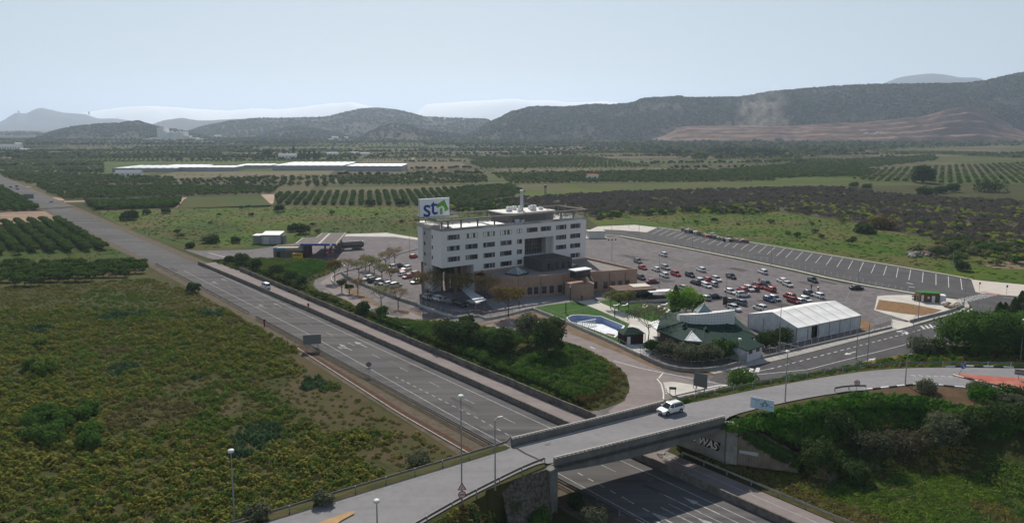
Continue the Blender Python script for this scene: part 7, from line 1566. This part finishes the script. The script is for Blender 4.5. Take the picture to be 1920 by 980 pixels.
# ------------------------------------------------------------ signs
def post_sign(name,lab,cat,p,posts,h0,w_,h_,rz,m,back=None,pm_=steel,th=.06):
    t=thing(name,lab,cat,p,rz)
    for x in posts: b=MB(); b.tube([(x,0,0),(x,0,h0+h_*.9)],.07,6); b.build('post',pm_,t)
    b=MB(); b.box(-w_/2,w_/2,-.06-th,-.06,h0,h0+h_); b.build('panel',[m],t); return t
signblue=mat('direction_sign_face',(.50,.62,.74),.5); signgrey=mat('sign_back_grey',(.16,.165,.17),.6,metal=.2)
A,B=W(1411,742+50,2.5),W(1449,776+42,2.5)
p=W(1430,792,4.6); ds=post_sign('direction_sign','white-blue direction sign with a roundabout symbol above the ivy','sign',(p.x,p.y,3.6),(-.9,.9),0,.01,.01,0,signgrey)
for ch in list(ds.children):
    if ch.name.startswith('panel'): bpy.data.objects.remove(ch)
# plane of the panel from its four corners, panel stands over the bank
c1=at_depth(1411,741,p.y+.55); c2=at_depth(1449,752,p.y-.55); rz=math.atan2(c2.y-c1.y,c2.x-c1.x); w_=math.hypot(c2.x-c1.x,c2.y-c1.y); ds.location=((c1.x+c2.x)/2,(c1.y+c2.y)/2,3.4); ds.rotation_euler=(0,0,rz)
rz=R(-33); ds.rotation_euler=(0,0,rz); w_=3.55
zt_=(c1.z+c2.z)/2; hh_=zt_-3.4; b=MB(); b.box(-w_/2,w_/2,-.16,-.1,hh_-1.75,hh_,0); b.box(-w_/2+.06,w_/2-.06,-.165,-.16,hh_-1.69,hh_-.06,1); b.build('panel',[white,signblue],ds)
for ch in ds.children:
    if ch.name.startswith('post'): ch.data=ch.data.copy(); 
for x in (-1.0,1.0): b=MB(); b.tube([(x,0,-1.6),(x,0,hh_-.2)],.08,6); b.build('post',steel,ds)
b=MB(); ring=[(.42+.32*math.cos(R(a_)),.32*math.sin(R(a_))) for a_ in range(-60,241,20)]
for (x0,z0),(x1,z1) in zip(ring[:-1],ring[1:]): b.tube([(x0,-.18,hh_-.85+z0),(x1,-.18,hh_-.85+z1)],.06,4)
for dx_,dz_ in ((-.75,0),(.7,0),(0,.62),(-.5,-.42)): b.tube([(.42+dx_*.5,-.18,hh_-.85+dz_*.5),(.42+dx_,-.18,hh_-.85+dz_)],.05,4)
b.build('roundabout_symbol',plastic,ds)
text_obj('place_name','Gilet',.34,(1.25,-.18,hh_-1.25),(R(90),0,0),plastic,ds,.004,sx=.8) if False else None
b=MB()
for (x,z,w__) in [(-1.55,-.28,1.2),(-1.0,-.52,.3),(-1.0,-.9,.25),(-.6,-.55,.2),(1.15,-1.05,.55)]: b.box(x,x+w__,-.175,-.168,hh_+z-.06,hh_+z)
b.build('lettering',plastic,ds)
bs=post_sign('road_sign','grey-backed road sign on two dark posts beyond the overpass guardrail','sign',W(1313,744),(-.9,.8),2.0,2.6,2.6,R(-38),signgrey,pm_=plastic)
bs=post_sign('road_sign','large grey-backed road sign beside the left guardrail of the highway','sign',W(586,656),(-1.2,1.2),1.4,3.9,2.2,R(12),signgrey)
bs=post_sign('road_sign','dark grey-backed road sign by the far left of the highway','sign',W(54,378),(-2,2),2,6.5,3,R(10),signgrey)
bs=post_sign('lane_sign','small dark sign on two posts on the white traffic island','sign',W(1261,739),(-.5,.5),1.0,1.3,.5,R(-8),mat('dark_green_sign',(.05,.08,.07),.6)); bs=post_sign('lane_sign','slim grey sign on posts behind the traffic island','sign',W(1303,728),(-.3,.3),1.6,.8,.4,R(0),signgrey)
def disc(t,r_,z,m,y=-.1,th=.03,n=20,name='face'):
    b=MB(); b.tube([(0,y,z),(0,y-th,z)],r_,n); return b.build(name,m,t)
# triangle + round sign at the ramp
t=thing('warning_signs','red-edged triangle sign above a round prohibition sign at the ramp','sign',W(866.5,950,zd),R(8)); b=MB(); b.tube([(0,0,-.3),(0,0,3.0)],.05,6); b.build('post',steel,t)
b=MB(); b.add([(-.52,-.1,2.15),(.52,-.1,2.15),(0,-.1,3.1)],[(0,1,2)]); b.add([(-.52,-.06,2.15),(.52,-.06,2.15),(0,-.06,3.1)],[(2,1,0)]); b.build('triangle_face',redm,t); b=MB(); b.add([(-.35,-.11,2.25),(.35,-.11,2.25),(0,-.11,2.88)],[(0,1,2)]); b.build('triangle_field',white,t)
b=MB(); b.tube([(-.12,-.12,2.3),(-.08,-.12,2.45),(.06,-.12,2.5),(.1,-.12,2.62)],.03,4); b.build('bend_symbol',plastic,t)
disc(t,.46,1.6,redm); disc(t,.34,1.6,white,-.12,.02,20,'field'); b=MB(); b.box(-.28,.28,-.16,-.14,1.55,1.66); b.build('symbol',plastic,t)
t=thing('speed_sign','round red-edged speed limit sign reading 40 beside the right bend','sign',W(1606,731,zd),R(-15)); b=MB(); b.tube([(0,0,-.2),(0,0,1.5)],.04,6); b.build('post',steel,t); disc(t,.46,1.35,redm); disc(t,.34,1.35,white,-.12,.02,20,'field'); text_obj('numerals','40',.5,(0,-.15,1.35),(R(90),0,0),plastic,t,.005)
t=thing('keep_right_sign','round blue arrow sign on a leaning post at the red island','sign',W(1797,704,zd),R(0)); b=MB(); b.tube([(0,0,0),(.6,0,1.4)],.05,6); b.build('post',steel,t); b=MB(); b.tube([(.7,-.08,1.75),(.7,-.12,1.75)],.45,20); b.build('face',bluem,t); b=MB(); b.tube([(.55,-.14,2.0),(.8,-.14,1.6)],.05,4); b.add([(.92,-.15,1.72),(.68,-.15,1.55),(.9,-.15,1.45)],[(0,1,2)]); b.build('arrow',white,t)
t=thing('roundabout_board','grey direction boards at the right edge on the red island','sign',W(1914,713,zd),R(-30)); b=MB(); b.tube([(-.4,0,0),(-.4,0,2)],.05,6); b.tube([(.5,0,0),(.5,0,2)],.05,6); b.build('post',steel,t); b=MB(); b.box(-1,1,-.12,-.06,1.0,1.45); b.box(-1,1,-.12,-.06,1.5,1.95); b.build('board',signgrey,t)
t=thing('lane_control_sign','round grey-backed sign on the left guardrail of the highway','sign',W(692,703),R(10)); b=MB(); b.tube([(0,0,0),(0,0,2.6)],.05,6); b.build('post',steel,t); disc(t,.55,2.3,signgrey); b=MB(); b.box(-.5,.5,-.12,-.06,1.3,1.6); b.build('plate',signgrey,t)
for i,(x,y,lab) in enumerate([(496,612,'red-brown marker post beside the left guardrail'),(578.5,581,'red-brown box on the concrete barrier'),(692,0,'')][:2]):
    t=thing('marker_post',lab,'post',W(x,y),0); b=MB(); b.box(-.12,.12,-.12,.12,0,1.3 if i==0 else 1.2); b.build('post',mat('rust_red',(.13,.03,.025),.8),t); b=MB(); b.box(-.22,.22,-.16,.16,1.2,1.9); b.build('box',MATS['rust_red'],t)
for i,(x,y,c_,lab) in enumerate([(1836,546,redm,'small red-topped sign post on the pavement corner'),(1887,552,bluem,'small blue-topped sign post on the pavement corner')]):
    t=thing('sign_post',lab,'sign',W(x,y),0); b=MB(); b.tube([(0,0,0),(0,0,2.9)],.05,6); b.build('post',steel,t); b=MB(); b.box(-.25,.25,-.08,-.04,2.2,2.9); b.build('face',c_,t)
t=thing('notice_board','black notice board at the foot of a lamp post in the car park','sign',W(1359,573),0); b=MB(); b.box(-.6,.6,-.15,0,.3,2.6); b.build('board',plastic,t); b=MB(); b.box(-.5,-.4,-.1,0,0,.3); b.box(.4,.5,-.1,0,0,.3); b.build('leg',plastic,t)
# people
def person(px,py,lab,top,leg,rz=0,pose=0):
    p=W(px,py); t=thing('person',lab,'person',p,rz); sk_=mat('skin',(.35,.22,.16),.7); b=MB()
    b.loft([[(x,y,z) for x,y in [(w_,-d_),(w_,d_),(-w_,d_),(-w_,-d_)]] for z,w_,d_ in [(.9,.17,.1),(1.05,.15,.09),(1.3,.2,.11),(1.42,.21,.1),(1.5,.08,.06),(1.55,.055,.055),(1.58,.07,.08),(1.68,.08,.1),(1.76,.05,.07)]],0)
    for s_ in (-1,1): b.tube([(s_*.09,0,.92),(s_*.1,.02+pose*s_*.1,.5),(s_*.1,-.02-pose*s_*.12,.06)],[.09,.07,.045],6,1); b.box(s_*.1-.045,s_*.1+.045,-.2,.05,0,.08,1); b.tube([(s_*.2,0,1.42),(s_*.27,-.02,1.15),(s_*.24,-.12,.9)],[.055,.045,.035],5,0)
    b.build('body',[top,leg],t); return t
person(1521,543,'person in dark clothing standing left of another by the dark blue car',plastic,plastic); person(1534,547,'person in dark clothing standing behind the white car above the tent',CP['navy'],plastic,.3); person(1091,564,'person in dark clothing walking by the round turret',plastic,plastic,0,1); person(1423,530,'person in grey clothing standing behind the dark car of the cluster',signgrey,plastic); person(1410,536,'person in light shirt standing among the red cars',CP['cream'],plastic)
person(1790+0,660,'person in dark clothes standing under the leftmost leafy tree',plastic,plastic)
# scrap heap, rubble, sunloungers, benches
r=random.Random(9); G3='discarded items dumped along the pavement edge'
jk=[(1281,433),(1288,436),(1296,437),(1304,440),(1311,441),(1318,443),(1326,444),(1332,446),(1339,447),(1346,449),(1358,452),(1366,453),(1372,452),(1381,454),(1390,454),(1398,455),(1290,434),(1335,443),(1368,449)]
mats_j=[signgrey,CP['silver'],plastic,white,dirt,conc,redm,CP['grey']]
for i,(x,y) in enumerate(jk):
    b=MB(); n=r.randrange(3,7)
    q=[(r.uniform(-.8,.8),r.uniform(-.7,.7)) for _ in range(n)]
    b.box(-1.0,1.0,-.7,.7,0,.7+r.random()*1.0,0,Matrix.Rotation(r.random()*3,4,'Z'))
    for (u,v) in q: b.box(-.35,.35,-.3,.3,0,.5+1.1*r.random(),1,TR(u*1.2,v*1.2,.2,r.random()*3))
    o=b.build('scrap_heap',[mats_j[i%8],mats_j[(i*3+1)%8]]); o.location=W(x,y); tag(o,'jumble of discarded grey and white scrap on the far pavement edge','scrap',G3)
b=MB(); r=random.Random(10)
def rock(px,py,s,lab,grp,m):
    b=MB(); b.lathe([(s*.3,0),(s*.55,s*.15),(s*.5,s*.4),(s*.2,s*.55)],7); 
    b.v=[(x*(1+.3*r.random()),y*(1+.3*r.random()),z*(1+.2*r.random())) for x,y,z in b.v]; o=b.build('rock',m); o.location=W(px,py); tag(o,lab,'rock',grp)
for i in range(16): rock(1770+r.random()*28,572+r.random()*9,1.0+r.random(),'pale rubble block heaped beside the kiosk island wall','rubble blocks beside the kiosk',[conc_pale,conc,MATS['orange_earth'],dirt][i%4])
for i in range(26): rock(1702+r.random()*52,474+r.random()*10,1.2+1.3*r.random(),'grey boulder in the rock pile on the meadow behind the car park','boulders of the rock pile on the meadow',[conc,conc_dk,dirt][i%3])
hm=MB(); 
hm.lathe([(9,0),(6,1.6),(3,2.9),(1,3.3)],16); hm.v=[(x*(1+.25*nz(x,y,.3)),y*.6*(1+.25*nz(x,y,.3,2)),z) for x,y,z in hm.v]; o=tag(hm.build('earth_mound',mat('earth_mound_soil',(.09,.07,.045),.95,(.05,.06,.02),.3,5)),'brown earth mound behind the rock pile on the meadow','mound'); o.location=W(1758,474)
for i,(x,y,a_,c_) in enumerate([(1172,574,.2,white),(1206,576,1.2,CP['cream']),(1234,579,.9,CP['cream']),(1242,583,.3,mat('lounger_yellow',(.6,.42,.1),.6)),(1246,573,.1,white),(1252,586,.8,white),(1156,574,.1,white),(1210,578,.4,MATS['lounger_yellow'])]):
    t=thing('sun_lounger','pale sun lounger lying on the garden lawn','sun lounger',W(x,y),a_,'sun loungers on the garden lawn'); b=MB(); b.box(-.9,.6,-.32,.32,.28,.36); b.box(.55,1.1,-.32,.32,.3,.4,0,Matrix.Rotation(-.4,4,'Y')); b.build('seat',c_,t)
    for u in (-.8,.5): b=MB(); b.box(u,u+.08,-.3,.3,0,.28); b.build('leg',c_,t)
# ------------------------------------------------------------ far things
gh_m=mat('greenhouse_plastic',(.62,.64,.66),.35,(.5,.52,.54),.05,spec=.5); ghw=mat('greenhouse_wall',(.32,.33,.34),.6)
for i,(xa,xb,y,yb,h_,lab) in enumerate([(210,330,322,309,4.2,'leftmost white greenhouse, stepped left end'),(300,378,318,309,4.2,'white greenhouse behind the two left ones'),(248,437,321,313.5,4.5,'long low white greenhouse in front at the left'),(441,504,316,308,4.0,'short white greenhouse between the long left one and the middle one'),(510,641,319,305,5.5,'white greenhouse in the middle with bright roof'),(648,753,321,309,6,'white greenhouse at the right end of the group')]):
    A,B=W(xa,y),W(xb,y); Yb=W(0,yb+5).y; u=(B-A).normalized(); L_=(B-A).length; dp=max(35,min(110,(W(xa,yb).y if False else 46*1400/(yb-235+.01))-A.y-0)); t=thing('greenhouse',lab,'greenhouse',A,math.atan2(u.y,u.x),'white greenhouses on the plain'); b=MB(); b.box(0,L_,0,dp,0,h_-.28); b.build('wall',ghw,t)
    b=MB(); n=int(L_/8)
    for k in range(n):
        x0,x1=k*L_/n,(k+1)*L_/n; pr_=[(x0,h_-.28),(x0+(x1-x0)*.25,h_-.07),((x0+x1)/2,h_),(x0+(x1-x0)*.75,h_-.07),(x1,h_-.28)]
        b.add([(x,-.3,z) for x,z in pr_]+[(x,dp+.3,z) for x,z in pr_],[(j,j+1,j+6,j+5) for j in range(4)]+[(4,3,2,1,0),(5,6,7,8,9)])
    b.build('roof',gh_m,t)
def house(px,py,w_,d_,h_,lab,m=None,rz=0,roof=None,name='house'):
    t=thing(name,lab,'building',W(px,py),rz); b=MB(); b.box(-w_/2,w_/2,0,d_,0,h_); b.build('wall',m or mat('house_white',(.80,.78,.74),.9),t); b=MB(); b.add([(-w_/2-.4,-.4,h_),(w_/2+.4,-.4,h_),(w_/2+.4,d_+.4,h_),(-w_/2-.4,d_+.4,h_),(-w_/2-.4,d_/2,h_+w_*.12),(w_/2+.4,d_/2,h_+w_*.12)],[(0,1,5,4),(2,3,4,5),(1,2,5),(3,0,4)]); b.build('roof',roof or mat('pale_roof',(.50,.47,.44),.9),t)
    b=MB()
    for k in range(max(1,int(w_/5))): b.box(-w_/2+1.5+k*5,-w_/2+2.8+k*5,-.06,0,h_*.35,h_*.75)
    b.build('window',plastic,t)
    return t
tile_r=mat('terracotta_roof',(.28,.14,.10),.9)
for a in [(539,298,26,10,5,'white farmhouse in front of the dark cypresses'),(623,292,18,8,4,'white outbuilding right of the cypresses'),(664,290,16,8,3,'low white shed far right of the cypresses, left of two'),(684,291,14,8,3,'low white shed far right of the cypresses, right of two'),(240,330,24,8,3,'low white field shed below the greenhouses'),(628,262,22,12,9,'white house at the foot of the ridge, left of its neighbour'),(649,261,16,10,7,'small white house at the foot of the ridge, right of its neighbour'),(620,264,14,10,5,'low white building at the left of the ridge-foot houses'),(850,256,10,8,9,'lone tiny white house in the middle of the valley'),(1123,262,22,12,8,'white house left of the tower-like one at the foot of the wooded range'),(1147,259,10,8,16,'tower-like white house at the foot of the wooded range'),(1152,262,12,9,6,'low white house next to the tower-like one'),(1112,337,10,7,4,'small brown hut with flat roof in the middle fields'),(18,281,40,14,7,'long pale building at the far left edge'),(34,279,12,10,12,'pale tower-shaped building at the far left'),(45,284,14,9,4,'small pale building right of the far left tower'),(408,258,26,12,8,'pale bright building right of the factory'),(1216,268,8,6,4,'tiny pale shed on the right of the valley')]: house(*a,rz=R(8),roof=tile_r if 'brown' in a[5] or 'tiny' in a[5] else None)
fc=thing('factory','large pale grey industrial plant with silos at the foot of the wooded hill','factory',W(315,264),0); fw=mat('factory_wall',(.80,.77,.73),.9,(.60,.57,.54),.02); k=[(-62,-35,15,10),(-34,-12,40,44),(-12,-2,40,30),(0,18,35,26),(16,40,30,22),(38,52,40,30),(50,70,25,16),(66,92,30,10),(-85,-60,20,6),(92,120,20,7)]
for i,(a_,b__,d_,h_) in enumerate(k): b=MB(); b.box(a_,b__,0,d_,0,h_); b.build('hall',fw,fc)
for i in range(7): b=MB(); b.lathe([(4.5,0),(4.5,24+3*(i%3)),(.5,28+3*(i%3))],12); o=b.build('silo',fw,fc); o.location=(2+i*8,-6,0)
for i,(x,y) in enumerate([(1625,253),(1645,252),(1855,247),(1861,247)]): 
    p=at_depth(x,y,2290 if i<2 else 2350); t=thing('quarry_machine','small pale machine working in the quarry','machine',p,0,'machines in the quarry'); b=MB(); b.box(-8,8,-3,3,0,5); b.build('body',white,t); b=MB(); b.box(-3,3,-2,2,5,8); b.build('cabin',white,t)
for i,(x,y,h_) in enumerate([(35,212,14),(167,214,16)]):
    p=at_depth(x,y,10000); t=thing('hilltop_tower','tiny tower on the '+('left' if i==0 else 'right')+' shoulder of the far left mountain','tower',p,0); b=MB(); b.box(-7,7,-7,7,-8,h_*2); b.build('shaft',hill_far,t)
for i,(x,yb,yt) in enumerate([(280,443,424),(1692,300,285),(237,420,412)]):
    p=W(x,yb); t=thing('utility_pole',['thin utility pole in the meadow beside the highway','thin utility pole far off on the right plain','short utility pole beside the wide dark bush'][i],'pole',p,0); b=MB(); b.tube([(0,0,0),(0,0,height(p,x,yt))],.12,6); b.build('pole',steel_dk,t); b=MB(); b.box(-.9,.9,-.05,.05,height(p,x,yt)-.6,height(p,x,yt)-.45); b.build('crossarm',steel_dk,t)
# ------------------------------------------------------------ dust over the quarry
dm=bpy.data.materials.new('dust'); dm.use_nodes=True; nt=dm.node_tree; nt.nodes.clear(); L=nt.links.new; out=nd(nt,'ShaderNodeOutputMaterial'); pv_=nd(nt,'ShaderNodeVolumePrincipled'); pv_.inputs['Color'].default_value=(.85,.78,.74,1)
tc_=nd(nt,'ShaderNodeTexCoord'); n_=nd(nt,'ShaderNodeTexNoise'); n_.inputs['Scale'].default_value=.03; n_.inputs['Detail'].default_value=5; n_.inputs['Distortion'].default_value=.6; L(tc_.outputs['Object'],n_.inputs['Vector'])
mr=nd(nt,'ShaderNodeMapRange'); mr.inputs[1].default_value=.44; mr.inputs[2].default_value=.75; mr.inputs[3].default_value=0; mr.inputs[4].default_value=.019; L(n_.outputs[0],mr.inputs[0])
sx=nd(nt,'ShaderNodeMapping'); sx.inputs['Scale'].default_value=(1/75,1/50,1/115); sx.inputs['Location'].default_value=(0,0,-.35); L(tc_.outputs['Object'],sx.inputs[0]); vl=nd(nt,'ShaderNodeVectorMath',operation='LENGTH'); L(sx.outputs[0],vl.inputs[0]); m2=nd(nt,'ShaderNodeMapRange'); m2.inputs[1].default_value=.15; m2.inputs[2].default_value=.9; m2.inputs[3].default_value=1; m2.inputs[4].default_value=0; L(vl.outputs['Value'],m2.inputs[0]); mm=nd(nt,'ShaderNodeMath',operation='MULTIPLY'); L(mr.outputs[0],mm.inputs[0]); L(m2.outputs[0],mm.inputs[1]); L(mm.outputs[0],pv_.inputs['Density']); L(pv_.outputs[0],out.inputs['Volume'])
for i,(x,w_,h_) in enumerate([(1446,70,150),(1408,55,120)]):
    p=at_depth(x,236,2440); b=MB(); b.lathe([(w_,0),(w_*1.1,h_*.3),(w_*.9,h_*.7),(w_*.3,h_)],16); b.v=[(xx,yy*.7,zz) for xx,yy,zz in b.v]; o=tag(b.build('dust_cloud',dm),'pale dust plume drifting up from the quarry','dust',None,'stuff'); o.location=(p.x,p.y,p.z-4)
# ------------------------------------------------------------ haze
HZ=0.8e-4
hm_=bpy.data.materials.new('haze'); hm_.use_nodes=True; nt=hm_.node_tree; nt.nodes.clear(); out=nd(nt,'ShaderNodeOutputMaterial'); pv_=nd(nt,'ShaderNodeVolumePrincipled'); pv_.inputs['Color'].default_value=(.65,.785,1,1); pv_.inputs['Density'].default_value=HZ; pv_.inputs['Anisotropy'].default_value=.3; nt.links.new(pv_.outputs[0],out.inputs['Volume'])
b=MB(); b.box(-24000,24000,-3000,24000,-5,850); tag(b.build('haze',hm_),'thin pale haze filling the air over the plain','haze',None,'stuff')
